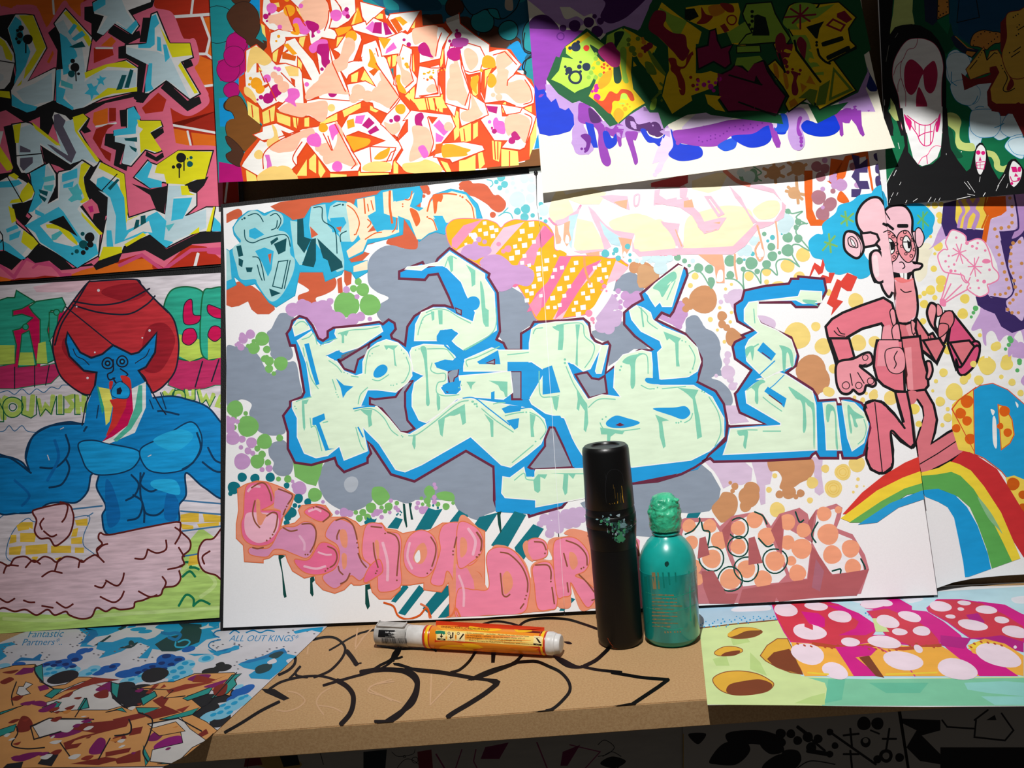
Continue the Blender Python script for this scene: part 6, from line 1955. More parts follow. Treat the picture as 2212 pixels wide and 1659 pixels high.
f yl2 50 164 58 158 84 138 108 126 130 118 132 132 112 138 88 150 60 168
f gn2 58 168 88 148 110 136 130 130 134 138 112 142 90 156 70 168
f bu2 66 170 96 150 126 138 134 140 128 146 104 154 84 168
G block_letter_fold_edge
l mr2 .3 0 0 0 0
'''
ART_SPREAD = '\n'.join(l for l in ART_SPREAD.split('\n') if not l.rstrip().endswith('-') and ' -30 -30 ' not in l and 'l mr2 .3' not in l and 'fold_edge' not in l)
PAL_SPREAD = dict(PAL_FIG)
PAL_SPREAD.update({'w': '#f6f6f8', 'rr': '#d0603f', 'gc': '#5fbfc8', 'lc': '#cfe8ee', 'lc2': '#bfe0ea', 'gy': '#8f9bad', 'gl': '#b4bcc8', 'br': '#cf9468', 'lv': '#c99bce', 'lv2': '#cdb0d6', 'lv3': '#dcc4e0', 'gn': '#7cbb66', 'ye': '#f4d880', 'yd': '#ecc65c', 'ga': '#7fb497', 'bz': '#d2a276', 'bz2': '#d2a276', 'cb': '#2fb0da', 'cd': '#249abf', 'cl': '#a8d9dc', 'cr': '#f5e3c4', 'tk': '#0d4f58', 'tk2': '#0f4a44', 'od': '#e0662c', 'am': '#fbb30f', 'am2': '#f4c648', 'pk': '#f292b4', 'pk2': '#ea75a4', 'pk3': '#f7c0d2', 'cv': '#f0a060', 'cv2': '#e88a7a', 'cy2': '#fbecc4', 'or2': '#efb08e', 'or': '#ea6a24', 'rd4': '#c84a50', 'mv': '#b27886', 'nv': '#4a3c72', 'bl': '#2fb6e4', 'rd': '#e0463a', 'bu': '#1c9ce0', 'mr': '#6a2540', 'mi': '#e2f5da', 'mt': '#83cfb4', 'ts': '#0f7786', 'pr': '#f0997a', 'or3': '#ea7c50', 'or4': '#e05c18', 'ph': '#f2719c', 'ph2': '#e095bc', 'ph3': '#f58cac', 'pm': '#f8bcd0', 'pl': '#ecb4d0', 'bn': '#94563e', 'rs': '#cc7c84', 'rs2': '#b86468', 'pe': '#f7a883', 'gd': '#0f4a40', 'gf': '#b07080', 'p0': '#fadfe4', 'p1': '#f8c8d2', 'p2': '#ee9aa6', 'p3': '#e6798a', 'rd2': '#dd3c34', 'yl2': '#f8da40', 'gn2': '#68b25c', 'bu2': '#2aa0dc'})
LP = [(482, 449), (700, 425), (900, 402.5), (1157, 374), (1159, 441), (1166, 492), (1171, 593), (1175, 694), (1181, 760), (1190, 900), (1203, 1120), (1218, 1322), (1040, 1335), (700, 1347), (482, 1356), (485, 1150), (488, 960), (489, 790), (486, 600)]
RP = [(1159.5, 373), (1530, 352), (1893, 325), (1908, 493), (1931, 643), (1945, 754), (1985, 1006), (1994, 1071), (2025, 1285), (1760, 1296), (1500, 1309), (1220, 1322), (1205, 1120), (1192, 900), (1182, 760), (1176, 694), (1172, 593), (1167, 492), (1160, 441)]
def surf_r(x, y, h=0.0):
    return BOOK.hit(x, y, 0.0 + h)
surf_l = on(BOOK, 0.0)
sheet(book, 'black_cover', [(477, 441), (1140, 364), (1215, 366), (1222, 1338), (1216, 1340), (476, 1364)], on(BOOK, -0.0035), 0.0035, BLACK_COVER)
sheet(book, 'black_cover', [(1170, 370), (1886, 330), (2018, 1292), (1530, 1315), (1222, 1333)], on(BOOK, -0.0035), 0.0035, BLACK_COVER)
sheet(book, 'left_page', LP, surf_l, 0.0032)
sheet(book, 'right_page', RP, surf_r, 0.0032)
CLIP_L = [(482, 449), (1157, 374), (1218, 1322), (482, 1356)]
CLIP_R = [(1158.5, 373), (1893, 325), (2025, 1285), (1220, 1322)]
spread = Art(ART_SPREAD, PAL_SPREAD, 0.97)
# extra trimming along the bent left edge
spread.build(book, surf_l, [(489, 448), (1158, 374), (1219.5, 1322), (489, 1356)])
spread.build(book, surf_r, [(1159, 373), (1893, 325), (2025, 1285), (1220, 1322)])
# ---------------------------------------------------------------- page with the blue muscled figure (left, middle)
ART_BLUE = '''
T 0 580 871.6
G plain_ground
f wp -10 -10 126 -10 126 330 -10 330
f pk0 18 10 32 7 52 6 56 10 38 13 20 13
T 0 1100 871.6
f gn -6 56 30 58 50 56 80 50 100 36 98 24 110 10 124 20 124 60 60 64 -6 70
c gn2 2 2 60 30 61 60 58 90 56 120 54
c gn2 2 96 38 106 30 118 40 110 48
G grass_marks
c gd 1.3 98 53 102 47 106 49 106 53
c gd 1.3 106 53 110 50 115 52
c gd 1.3 99 30 103 29 105 32
c gd 1.3 104 32 107 32 109 33
c gd 1.3 100 37 104 34 107 37
G yellow_bricks_wall
s wp/st:.5 5 28 4 20 8 11 15 5 20 7 38 5 49 4 46 14 46 20 52 26 40 30 20 30
f ye 9 9 12 7 16 7 16 11 10 12
f ye 6 14 9 14 9 18 5 19
f ye 11 13 20 13 19 18 11 18
f ye 14 20 26 19 26 24 14 25
f ye 5 21 12 20 11 25 5 25
f ye 28 20 39 20 39 24 28 24
f ye 41 21 46 21 46 24 41 24
f ye 41 6 48 5 48 9 42 9
f ye 40 11 43 10 42 15 39 15
f ye 39 16 45 15 45 19 39 19
f ye 18 26 21 26 20 28 17 27
f ye 30 27 34 26 33 28 31 28
f ye 15 7 18 7 18 11 16 10
f ye 99 3 109 1 109 7 99 7
f ye 111 2 123 4 123 7 112 7
f ye 99 8 106 9 106 11 100 11
f ye 108 8 120 7 120 9 109 10
f ye 104 25 110 25 110 30 103 31
l st .9 99 1 123 3
l st .9 100 12 123 9
l st .9 99 26 112 24
c st .6 48 4 51 2
T 0 880 871.6
l st .9 38 56 56 54
l st .9 100 51 123 53
c st .6 -2 62 2 59
c st .5 -4 13 2 13 5 10 8 13 12 10 15 13 22 14
T 0 580 871.6
c st .5 -2 69 4 67 8 69 12 66 16 69 20 66 24 68 28 65 32 66 34 64 38 64
G green_and_red_letters
f rd3/gd:.5 -2 54 8 52 20 54 30 52 33 58 28 63 20 64 8 66 -2 66
f mg 6 20 20 20 22 26 26 26 30 24 34 22 36 24 32 30 24 40 22 54 8 54 2 40
f gt/gk:.7 -2 18 4 16 8 16 9 12 19 18 12 22 7 23 7 26 12 25 18 27 11 33 7 34 9 42 8 52 -2 53
f gl -2 42 8 42 8 52 -2 53
f gt/gk:.7 16 21 20 18 34 16 36 20 34 24 28 23 26 34 30 50 26 52 20 52 22 40 22 28 18 24
f gl 21 41 25 40 26 52 20 52
f gt/gk:.6 12 36 16 34 20 53 10 54
f gl 11 46 18 46 19 53 10 53
f gt/gk:.6 27 24 32 24 31 34 27 40
d gt/gk:.6 31 24 1.6;14 32 1.6
l k2 .6 8 54 8 66
l k2 .6 19 53 19 65
l k2 .6 27 53 25 64
f rd3/gd:.5 96 50 124 48 124 64 118 64 112 66 100 67 92 64
l k2 .8 111 51 107 65
l k2 .8 120 50 116 62
s gt/gk:.8 90 20 94 12 102 10 110 12 114 18 112 26 110 32 115 38 114 46 108 50 100 50 95 46 90 30
f gl 98 36 114 40 112 48 104 51 98 48
s gt/gk:.8 111 15 116 11 124 12 126 30 124 44 116 50 110 44
f gl 114 38 126 36 126 48 114 50
s mg/k2:.5 101 20 105 17 106 25 110 26 108 30 101 30
s mg/k2:.5 101 34 106 33 108 38 104 42 100 40
s mg/k2:.5 114 20 118 21 124 24 124 27 118 27 114 24
s mg/k2:.5 116 32 120 32 122 36 118 40 114 37
G small_words
l gw 3.4 -1 72 1 76 2 82
l gw 3.4 3 71 1 76
d -/gw:2.6 7 76 4
l gw 2.8 13 71 13 79 17 80 18 70
l gw 2.6 21 72 23 79 25 75 28 78 29 70
l gw 2.6 33 70 33 79
l gw 2.6 40 70 37 71 40 75 38 78 36 78
l gw 2.6 42 70 43 79
l gw 2.6 46 70 46 78
l gw 2.6 42 75 46 74
l gk .6 -2 70 2 78 2 84 -1 84
l gk .6 12 70 12 80 17 82 20 80 20 70
l gk .6 20 71 22 81 25 77 28 80 31 70
l gk .6 31 70 31 80 35 80 35 70
l gk .6 41 69 41 80 44 80
l gk .6 45 69 48 70 47 79
d -/gk:.6 7 76 5.6;7 76 2
l gw 2.2 90 68 92 70 92 73
l gw 2.2 95 67 92 71
d -/gw:2 98 70 2.4
l gw 2.2 102 67 103 71 106 71 106 67
l gw 2.2 109 67 111 73 113 70 115 74 117 69
l gw 2.2 121 70 119 75 122 76
l gw 2 123 76 125 70
l gk .6 89 68 91 74 94 73 96 66
d -/gk:.6 98 70 3.6
l gk .6 101 66 102 73 107 72 107 66
l gk .6 108 67 110 75 113 72 115 76 118 70
G blue_figure_torso
T 0 880 871.6
s bu/nv:1 14 26 18 16 28 10 38 8 46 9 52 6 58 4 60 0 90 -6 104 -4 114 0 121 8 124 10 124 48 112 44 102 36 102 48 98 54 97 64 80 66 60 70 56 60 58 54 53 44 54 37 50 37 48 46 42 52 34 52 26 53 20 57 10 58 -2 56 -4 28 4 27 12 30 16 35
f bu 58 54 98 54 97 62 62 70
f bu -4 30 4 27 16 36 24 52 10 58 -4 56
s bu2/nv:.8 45 28 43 20 50 18 60 20 76 24 74 32 66 36 54 37 48 34
s bu2/nv:.8 77 23 90 16 104 8 110 14 110 24 104 32 98 35 88 36 80 33
c nv 1.1 36 15 38 22 36 28 30 33 22 33
c nv 1.1 36 28 38 34 34 42 27 44
c nv 1.1 14 28 18 16 28 10 45 9
c nv 1.1 -2 27 6 28 17 36
c nv 1.1 46 13 50 8 58 6
c nv 1.1 108 14 110 22 106 30 100 34
c nv 1.1 114 22 118 29 124 31
c nv 1.1 111 30 118 35 124 35
c nv 1.1 72 37 76 42 74 48 69 51
c nv 1.1 79 36 77 42 82 46 86 45
c nv 1.1 77 36 77 48 79 56 79 63
c nv 1.1 73 48 78 52 76 60 70 62
c nv 1.1 78 52 80 58 86 59 91 55
c nv 1.1 95 49 98 54
c nv 1.1 62 51 58 56
c nv 1.1 80 4 88 2 98 4
s bu3 58 40 62 44 66 60 60 66 58 56
s bu3 92 46 98 52 96 62 90 60
c bu3 1.6 30 18 32 28 26 40
c bu3 1.4 8 40 16 48 12 54
s bu4 84 40 96 40 98 48 84 44
s bu4 84 18 98 12 106 16 96 24
l wp .5 33 12 35 11
l wp .5 26 26 27 29
l wp .5 81 27 83 26
G red_hood
T 0 580 871.6
s re/k2:.9 48 8 52 7 74 6 78 10 86 18 94 26 97 34 98 44 96 56 90 64 84 68 82 66 76 57 56 56 52 66 50 69 44 68 34 60 30 50 29 40 32 30 40 18
s re2 36 38 44 46 50 48 58 50 50 58 40 52 34 44
s re2 60 10 76 8 80 14 70 18 56 14
s re2 80 34 90 30 96 40 88 56 78 54
c k2 .9 48 8 42 18 34 30 30 42
c k2 .9 40 18 54 20 68 18 82 11
c k2 .9 40 20 54 24 70 25 80 20 85 15
c k2 .7 36 21 46 29 62 42
c k2 .9 75 6 82 14 92 24
d wp 54 12 .8;42 21 .5;82 34 .7;78 38 .5;52 46 .5;48 60 .7
G blue_face
f bu 37 35 44 46 50 49 56 47 62 42 66 44 72 47 76 46 80 42 86 35 85 46 80 54 76 56 82 66 86 78 90 86 70 92 60 90 46 86 48 74 52 64 53 57 46 56 38 48 36 40
l k2 1.1 52 64 53 57 46 56 38 48 36 40 37 35 44 46 50 49 56 47 62 42 66 44 72 47 76 46 80 42 86 35 85 46 80 54 76 56 82 65
l k2 .7 52 64 47 74 45 86
l k2 .7 82 65 88 76 91 80
c k2 .5 40 44 42 48 46 50 49 53
c k2 .5 82 44 80 48 77 50 74 52
d -/k2:.8 59 52 3;67 51 3
d bu2/k2:.9 59 52 1.2;67 51 1.2
c k2 .8 62 50 62 56 59 58 60 61 63 60
c k2 .8 66 55 70 58 67 60
c k2 .8 62 60 64 63 67 62 67 60
f gt 53 64 56 66 58 76 56 80 54 70
f yl 54 65 60 66 62 74 60 84 58 86 57 76
f wq 72 66 80 62 80 76 74 90 60 96 56 95 68 84
f gt2 76 64 78 64 78 78 72 88 64 95 62 94 70 86 74 76
f rd 60 72 72 70 73 78 70 84 62 90 58 92 61 84 62 76
f mg 70 60 72 64 73 78 70 86 62 92 56 95 64 86 69 76 70 68
s rd 60 62 62 62 61 66 60 66
s rd 66 59 71 60 72 66 70 66
s bu2/nv:.4 62 65 66 62 71 66 70 71 64 71 61 69
f k2 64 66 66 65 67 67 66 69 64 69
l nv .7 54 75 53 82
l nv .7 82 72 84 77
l nv .7 88 68 91 77
G pink_clouds
T 0 1100 871.6
s pc/mr:1 -4 30 0 29 5 31 8 27 14 26 19 29 24 26 28 27 31 29 36 26 42 27 45 29 48 27 52 25 54 26 53 22 56 19 54 16 55 13 60 14 80 10 97 7 99 9 99 12 104 17 104 22 100 26 101 30 98 32 99 38 96 42 90 43 88 47 83 48 78 50 74 51 73 54 66 55 62 54 58 56 53 54 50 59 44 60 38 58 36 56 30 58 26 55 20 58 14 55 8 56 2 54 -4 54
f pc -4 32 100 32 84 44 -4 52
f pc 56 16 96 10 98 30 60 34
s pc/mr:1 20 0 36 -3 40 2 40 8 38 14 34 18 30 20 27 16 22 16 19 12 20 6 18 2
s pc/mr:1 112 17 117 16 122 10 124 12 124 38 118 36 112 34 109 29 109 22
c mr 1 2 35 4 31 10 31
c mr 1 14 32 18 28 22 30
c mr 1 23 37 28 34 34 35
c mr 1 30 34 32 28 34 27
c mr 1 43 32 44 28 46 29
c mr 1 53 25 55 27 57 29
c mr 1 53 23 56 20 59 19
c mr 1 74 27 79 27 81 22
c mr 1 81 22 86 24 91 22 91 17
c mr 1 96 10 99 13 96 19
c mr 1 98 21 101 26
c mr 1 92 33 97 32 100 31
c mr 1 52 42 56 43 58 40
c mr 1 58 39 64 42 67 39 68 35
c mr 1 55 48 62 51 66 49 68 45
c mr 1 76 45 82 48 86 47
c mr 1 89 37 91 40 90 43
c mr 1 31 51 36 54 40 52
c mr 1 23 53 29 54
c mr 1 13 50 16 51 19 51
c mr 1 0 49 4 51 8 49
c mr 1 33 -4 37 -2 36 4 34 7
c mr 1 24 5 22 8 23 11
c mr 1 24 12 28 15 31 14
c mr 1 115 23 111 26 112 30
'''
PAL_BLUE = {'wp': '#cbc4cb', 'pk0': '#d8b0bc', 'gn': '#a5c46a', 'gn2': '#b8d084', 'gd': '#14704c', 'st': '#3f6e96', 'ye': '#e2ae3a', 'rd3': '#b02a5c', 'mg': '#b8104c', 'gt': '#2a9a82', 'gl': '#a8bf50', 'gk': '#175e3c', 'gw': '#a6bf5c', 'k2': '#1b2030', 'bu': '#0d78b8', 'bu2': '#1690cc', 'bu3': '#0c62a4', 'bu4': '#22a0d4', 'nv': '#0f3658', 're': '#b02c34', 're2': '#8f1c28', 'gt2': '#4aa890', 'yl': '#dcd060', 'wq': '#d0dadc', 'rd': '#c0302c', 'pc': '#ceb2bc', 'mr': '#5a1f1c'}
S8 = [(-60, 620), (486.5, 588.7), (484, 955), (474, 1334), (-60, 1373)]
surf8 = on(BACK, 0.006)
b8 = empty('sketchbook_page', surf8(240, 1350), 'page of a blue muscled figure with red hair rising from pink clouds', 'drawing')
sheet(b8, 'black_cover', [(-70, 619.5), (500, 575), (498, 1000), (486, 1341), (-70, 1382)], on(BACK, 0.0045), 0.003, BLACK_COVER)
sheet(b8, 'paper', S8, surf8, 0.0008)
Art(ART_BLUE, PAL_BLUE, 1.42).build(b8, surf8, S8, None, INK_STREAKY)
# ---------------------------------------------------------------- sheets lying on the ledge, hanging over its front edge
ART_CAMO = '''
T 0 1240 560
G blue_clouds
f wp -20 20 330 20 330 200 -20 200
f bu -2 60 10 58 14 60 6 62 2 66 6 70 0 74 -4 72
f bu2 12 75 18 71 28 72 34 68 36 69 34 73 38 74 30 74 18 74 12 76
f bu 70 44 90 40 106 42 108 46 102 48 92 52 80 54 74 60 82 62 68 62 74 52 68 48
f bu2 65 47 72 46 76 50 72 56 66 60 76 58 84 52 82 48
f dk 100 47 112 40 114 41 103 48
f dk 80 61 94 52 95 53 84 61
f bu 84 58 96 58 108 54 120 54 128 57 114 60 104 66 92 70 84 72 90 66 82 64
s dk 102 63 112 60 118 58 112 63
d dk 112 59 2.4
e bu 118 47 7 1.6 -5;124 49 6 1.6 -5;112 45 4 .8 -8
f bu 134 44 144 40 156 38 187 37 187 46 180 48 186 54 176 56 168 62 150 66 130 64 126 72 118 72 128 62 118 58 132 54 140 48 132 46
f dk 154 38 162 38 160 42 172 43 172 50 170 58 160 62 150 66 138 66 132 60 142 54 152 52 156 46 152 42
f wp 170 46 176 44 180 40 181 44 186 45 178 46 172 47
c bu2 2.6 138 50 144 51 150 50 154 52 150 56 144 54
c bu3 1.4 152 58 158 56 162 58 158 62 150 62 150 58
f bu 160 68 176 60 178 65 190 68 204 61 204 64 190 68 186 70 180 68 166 70
f bu2 184 66 192 64 204 61 196 67 186 69
c bu2 1.2 187 54 182 52 184 49 188 48
e bn 161 64 6 2.4 -14;62 70 5 2.4 -12;70 66 6 2.4 -20;76 65 4 1.6 -20;44 77 9 3 -8;54 76 8 3.4 -10;64 72 7 3 -12;60 80 6 4 -12;16 77 6 2 -5;142 73 9 5 -10;150 74 8 4 -10;138 78 8 4 -10;128 80 10 4 -10;118 83 10 4 -8;108 85 10 3.4 -8;148 80 6 3 -8;92 81 8 3 -8;84 84 6 2.6 -8;98 78 5 2 -12
e ba 176 72 7 3.2 -12;158 78 9 4.4 -12;146 84 9 5 -12;152 88 9 6 -12;42 83 9 4.6 -10;62 82 7 3 -14;80 81 6 3 -14;74 84 8 3 -14;116 90 10 3 -10;110 92 8 4 -10;160 84 5 3 -10;4 78 5 2 -5;124 86 6 2.4 -10;50 82 6 3 -8
e bd 142 70 4 2 -8;152 73 3.6 1.4 -8;146 77 3 1.4 -8;138 76 3 1.4 -8;140 81 3 1.2 -8;130 79 3 1.4 -8;124 82 3 1.4 -8;118 84 3 1.2 -8;50 75 3 1.4 -8;56 77 3 1.4 -8;64 73 3.4 1.6 -10;46 78 3 1.2 -8;62 79 3 1.2 -8;40 77 3 1 -8;96 79 3 1.4 -8
e bc 176 72 4 2 -12;158 76 3 1.6 -12;164 77 2.6 1.2 -12;154 80 3 1.6 -12;148 83 3 1.6 -12;142 86 3 1.4 -12;150 88 3.4 1.6 -12;156 84 3 1.4 -12;146 91 3 1.2 -12;42 81 3 1.2 -12;46 84 3 1.2 -12;40 85 3 1.2 -12;50 80 3 1 -12;62 82 3 1.2 -12;80 82 3 1.2 -12;76 85 3 1.2 -12;112 90 3 1.2 -12;108 93 3 1 -12;120 87 3 1 -12
e gy 12 58 1 .5 0;8 60 1 .5 0;4 62 1 .5 0;2 64 1 .5 0;3 66 1 .5 0;6 67 1 .5 0;10 67 1 .5 0;14 60 1 .5 0;18 70 1 .5 0;22 69 1 .5 0;36 67 1 .5 0;42 69 1 .5 0;40 71 1 .5 0;38 73 1 .5 0;72 48 1 .5 0;70 50 1 .5 0;68 52 1 .5 0;74 50 1 .5 0;66 54 1 .5 0;72 53 1 .5 0;76 52 1 .5 0;70 56 1 .5 0;62 62 1 .5 0;66 61 1 .5 0;60 60 1 .5 0;98 66 1 .5 0;102 64 1 .5 0;106 62 1 .5 0;112 61 1 .5 0;120 60 1 .5 0;126 62 1 .5 0;124 65 1 .5 0;121 68 1 .5 0;118 71 1 .5 0;80 68 1 .5 0;84 69 1 .5 0;88 68 1 .5 0;114 73 1 .5 0;118 74 1 .5 0;124 74 1 .5 0;130 71 1 .5 0;186 56 1 .5 0;182 58 1 .5 0;182 61 1 .5 0;185 63 1 .5 0;200 60 1 .5 0;204 60 1 .5 0;206 62 1 .5 0
T 380 1240 560
e gy 96 50 1 .5 0;100 48 1 .5 0;106 48 1 .5 0;112 49 1 .5 0;118 51 1 .5 0;120 47 1 .5 0;36 62 1 .5 0;40 60 1 .5 0;50 59 1 .5 0;54 61 1 .5 0;80 64 1 .5 0;86 63 1 .5 0;92 62 1 .5 0;96 66 1 .5 0;102 67 1 .5 0;78 66 1 .5 0;74 69 1 .5 0;68 71 1 .5 0;60 73 1 .5 0;52 75 1 .5 0;50 78 1 .5 0;53 81 1 .5 0
f bu 27 64 34 66 42 66 50 61 54 61 54 64 46 66 36 69 30 67
c bu2 1 38 56 30 58 28 62 34 66
f bu 28 20 40 38 34 46 28 44
f bu 53 77 62 73 74 71 84 65 92 64 95 68 104 70 98 74 90 82 80 90 64 89 62 86 68 82 58 80
f bu2 54 76 74 70 92 63 95 67 84 70 62 76
s dk 80 69 88 66 92 67 86 72 80 71
s dk 68 80 74 77 82 77 80 82 72 85 68 84
s wp 78 75 84 72 86 75 80 77
s wp 94 74 98 72 102 73 98 77
f bu 100 49 108 47 126 45 124 50 116 48 102 51
G small_lettering
T 380 1240 560
t bt 7.6 45 57.4 0 ~ALL OUT KINGS*
c bt 1.1 46 51 50 48 54 50
c bt 1.1 60 50 66 48 72 50 78 48 84 49
T 0 1240 560
t bt 8.6 23 54 1 ~Fantastic
t bt 8.2 18 61 1 ~Partners*..
G brown_and_purple_lettering
T 0 1240 560
e kk 54 88 14 5 -14;132 86 12 6 -12;190 80 8 3 -8;180 83 8 3 -8;188 77 4 1.8 -10;106 96 10 4 -8;112 104 16 8 0;192 104 12 5 -14;176 108 16 5 -10;176 116 12 6 -20;188 124 10 6 -30;120 98 10 4 -10
f kk 98 98 120 96 122 116 104 114
f kk 110 110 180 96 176 112 150 122 120 116
e bn 206 100 9 3.6 -16;210 98 8 3 -20;200 106 7 3 -20
e ba 206 108 9 4.6 -20;198 112 10 5 -20;190 118 11 5 -24;178 122 9 4 -24;204 96 4 1.6 -20
e bc 206 106 3 1.4 -20;200 110 3 1.4 -20;194 114 3 1.4 -20;188 118 3 1.4 -20;196 118 3 1.2 -20;182 120 3 1.4 -20;190 112 3 1.2 -20;210 104 2.4 1.2 -20
f og/k:.6 -4 82 12 78 30 77 33 80 34 92 44 96 56 94 66 88 76 88 90 90 96 98 96 108 106 114 120 112 132 100 116 98 140 92 148 92 166 85 200 84 202 88 196 104 178 98 160 104 172 114 164 120 176 126 186 134 172 156 140 164 -10 166
f wh/k:.6 40 104 50 100 70 92 84 90 62 96 46 104
f wh/k:.6 54 104 80 92 94 92 96 106 106 112 92 116 64 116 46 118 38 110 52 106
f tl/k:.7 28 80 36 77 37 92 33 88
f tl/k:.7 38 104 46 98 54 98 44 106
f tl/k:.7 56 104 48 116 44 118 36 114 46 110
f tl/k:.7 94 92 102 94 100 106 94 100
f tl/k:.7 74 106 76 114 66 116 72 106
f tl/k:.7 90 118 104 114 108 118 100 116
f tl/k:.7 156 106 176 98 182 96 178 102 160 108
f tl/k:.7 120 106 132 100 134 104 122 112
f tl/k:.7 116 114 136 114 124 120 118 118
f tl/k:.7 136 124 170 114 164 120 148 124
f tl/k:.7 198 86 206 85 200 90 202 94 194 102 180 106 186 100
f tl/k:.6 134 162 158 158 180 138 182 136 176 146 164 156 154 162
f tl/k:.6 -4 134 14 128 12 134 -4 140
f tl/k:.6 58 128 78 126 80 130 60 128
f tl/k:.6 122 146 128 158 124 164
f tl/k:.6 0 118 20 112 10 116 0 120
f pu 12 86 20 80 30 80 28 84 18 86
f pu 32 96 40 94 42 98 34 100
s pu 82 98 94 92 94 100 84 100
s pu 26 110 34 108 40 110 38 113 30 112
s pu 33 116 48 110 44 116 36 118
s pu 42 138 52 133 66 131 70 134 60 138 50 140
s pu 76 150 84 140 90 142 88 152 78 154
s pu 126 142 130 136 138 132 140 136 134 142
s pu2 132 146 142 140 154 138 156 144 148 150 138 153 132 150
s pu 10 158 22 153 36 152 30 156 18 160
s pu 160 90 168 86 180 86 172 92
s pu 174 96 186 92 194 90 186 96 178 97
s rd 2 84 12 82 16 82 10 85
s rd 0 92 8 88 12 90 4 94
s rd 18 122 24 122 28 128 24 134 14 134
s rd 80 103 88 99 92 99 92 105 84 106
s rd 50 106 62 100 60 104 50 110
f rd 96 124 122 118 124 122 100 128
f rd 44 130 106 124 110 126 108 130 70 138 54 144 56 150 64 142 84 136
f rd 56 146 70 144 66 148 56 150
f rd 60 162 90 156 104 158 84 163
f rd 96 140 106 136 108 140 98 144
f rd 90 152 112 148 110 152 90 156
f rd 98 158 120 150 120 160 100 162
f rd 112 132 122 130 120 136 110 138
f rd 92 96 80 94 86 96
f rd 66 124 76 122 76 126 66 128
f rd 36 132 44 128 52 126 46 130 38 134
f rd2 80 88 102 90 80 94 66 98 54 100 72 92
f rd2 140 94 136 98 142 96
f rd2 132 94 124 102 128 102 136 94
f rd2 142 99 158 94 184 92 168 96 144 102
f rd 130 108 138 104 144 106 140 112 154 118 130 124 120 120 138 114
f rd2 156 118 162 112 150 116
f rd2 168 86 184 90 194 86 178 93 164 92
s rd 182 98 188 94 194 94 192 102 184 104
f rd 150 130 152 126 158 130 148 134
f rd 164 140 176 132 178 136 166 142 160 146
f rd 158 156 168 148 172 148 164 156
f wh/k:.6 126 128 154 122 162 132 176 142 164 148 150 162 128 160 130 150 156 144 154 134 134 134
f og/k:.6 128 132 150 126 158 134 136 138
f wh/k:.6 16 96 20 96 22 92 28 94 22 98 26 102 18 104 14 102
c k 1.1 14 92 10 104 11 112
l k 0.9 64 122 74 106
l k 0.9 112 97 148 99 140 106 158 104
c k 1.2 118 118 128 122 130 128 126 142 122 152 126 160
f wh/k:.6 28 130 42 123 48 124 80 124 64 130 34 140
l k 1.1 26 130 42 123 80 124
l k 1.1 26 130 29 141 60 132
c k 1.4 110 124 112 130 110 136 98 138
l k 1.1 84 158 94 140
c k 1.1 14 130 15 136 10 146 22 149 38 148
l k 1.1 50 142 60 156
f kk 32 162 40 152 50 154 44 164
f kk 6 162 20 160 18 166 2 166
c k 1.2 30 78 30 84 36 92 46 98
c k 1.2 95 92 96 104 104 112 112 116
l k 1.1 126 128 152 123 172 134
l k 0.9 202 84 178 110
s og2 94 142 99 140 104 139 100 143
s pu 112 153 113 152 116 152 114 154
s rd 117 111 119 110 121 110 119 112
s rd2 19 125 21 124 25 123 22 126
s pu 17 111 22 109 27 109 22 112
s rd 43 153 48 150 53 150 49 154
s pu 115 100 119 98 123 98 119 101
s wh 34 157 39 154 45 154 40 158
s wh 48 108 53 106 59 105 54 109
s pu 32 154 37 152 42 152 37 155
s rd 46 118 49 117 51 117 49 119
s rd2 41 117 46 114 51 114 47 117
s wh 3 138 6 136 9 136 6 139
s rd 55 115 59 113 64 112 60 116
s rd 73 140 75 139 78 138 76 140
s pu 62 130 65 128 69 128 66 131
s rd 9 107 14 104 20 104 15 108
s pu 20 111 24 109 30 108 25 112
s og2 53 118 57 116 61 116 57 119
s wh 71 133 75 130 80 130 76 133
s wh 52 134 58 131 63 131 58 135
s wh 43 140 45 138 47 138 45 140
s rd 49 107 51 106 53 106 51 107
s wh 109 115 112 113 116 113 113 116
s pu 9 157 13 155 17 155 14 158
s wh 7 142 10 140 13 140 10 142
s wh 69 122 71 121 74 121 72 122
s rd 7 127 12 124 17 124 12 127
s og2 147 131 150 130 152 130 150 131
s rd 63 106 66 105 70 105 67 107
s rd2 69 158 74 155 80 155 75 159
s pu 69 126 74 124 79 124 74 127
s rd 43 125 48 122 53 122 48 126
s wh 58 157 63 154 69 154 64 158
s pu 141 150 143 148 146 148 144 150
s wh 42 144 47 142 53 142 48 145
s rd2 11 145 14 144 18 143 15 146
s wh 100 143 103 141 107 141 104 144
s wh 101 148 104 146 107 146 104 148
'''
PAL_CAMO = {'og2': '#c8803c', 'wp': '#ccccd2', 'wh': '#d2cfcc', 'bu': '#1a94c4', 'bu2': '#1273ac', 'bu3': '#2aa8cc', 'bt': '#1680b4', 'dk': '#1c3f44', 'bn': '#155cae', 'bd': '#0d2f70', 'ba': '#7cc0dc', 'bc': '#1f9ccc', 'gy': '#6a6a74', 'kk': '#232327', 'og': '#d69a5c', 'tl': '#27938c', 'pu': '#7c1c60', 'pu2': '#8c1a74', 'rd': '#7e2a20', 'rd2': '#8e3224', 'k': '#1a1a1e'}
S9 = [(-80, 1424), (45, 1368), (160, 1335), (725, 1335), (640, 1417), (560, 1493), (463, 1583), (402, 1632), (340, 1664), (260, 1692), (-80, 1720)]
surf9 = on(LEDGE, 0.0006)
r9 = drawing_sheet('loose_drawing_sheet', S9, surf9, ART_CAMO, 'sheet of brown and purple letters under blue clouds lying on the ledge at left', 'drawing', PAL_CAMO, 0.98)

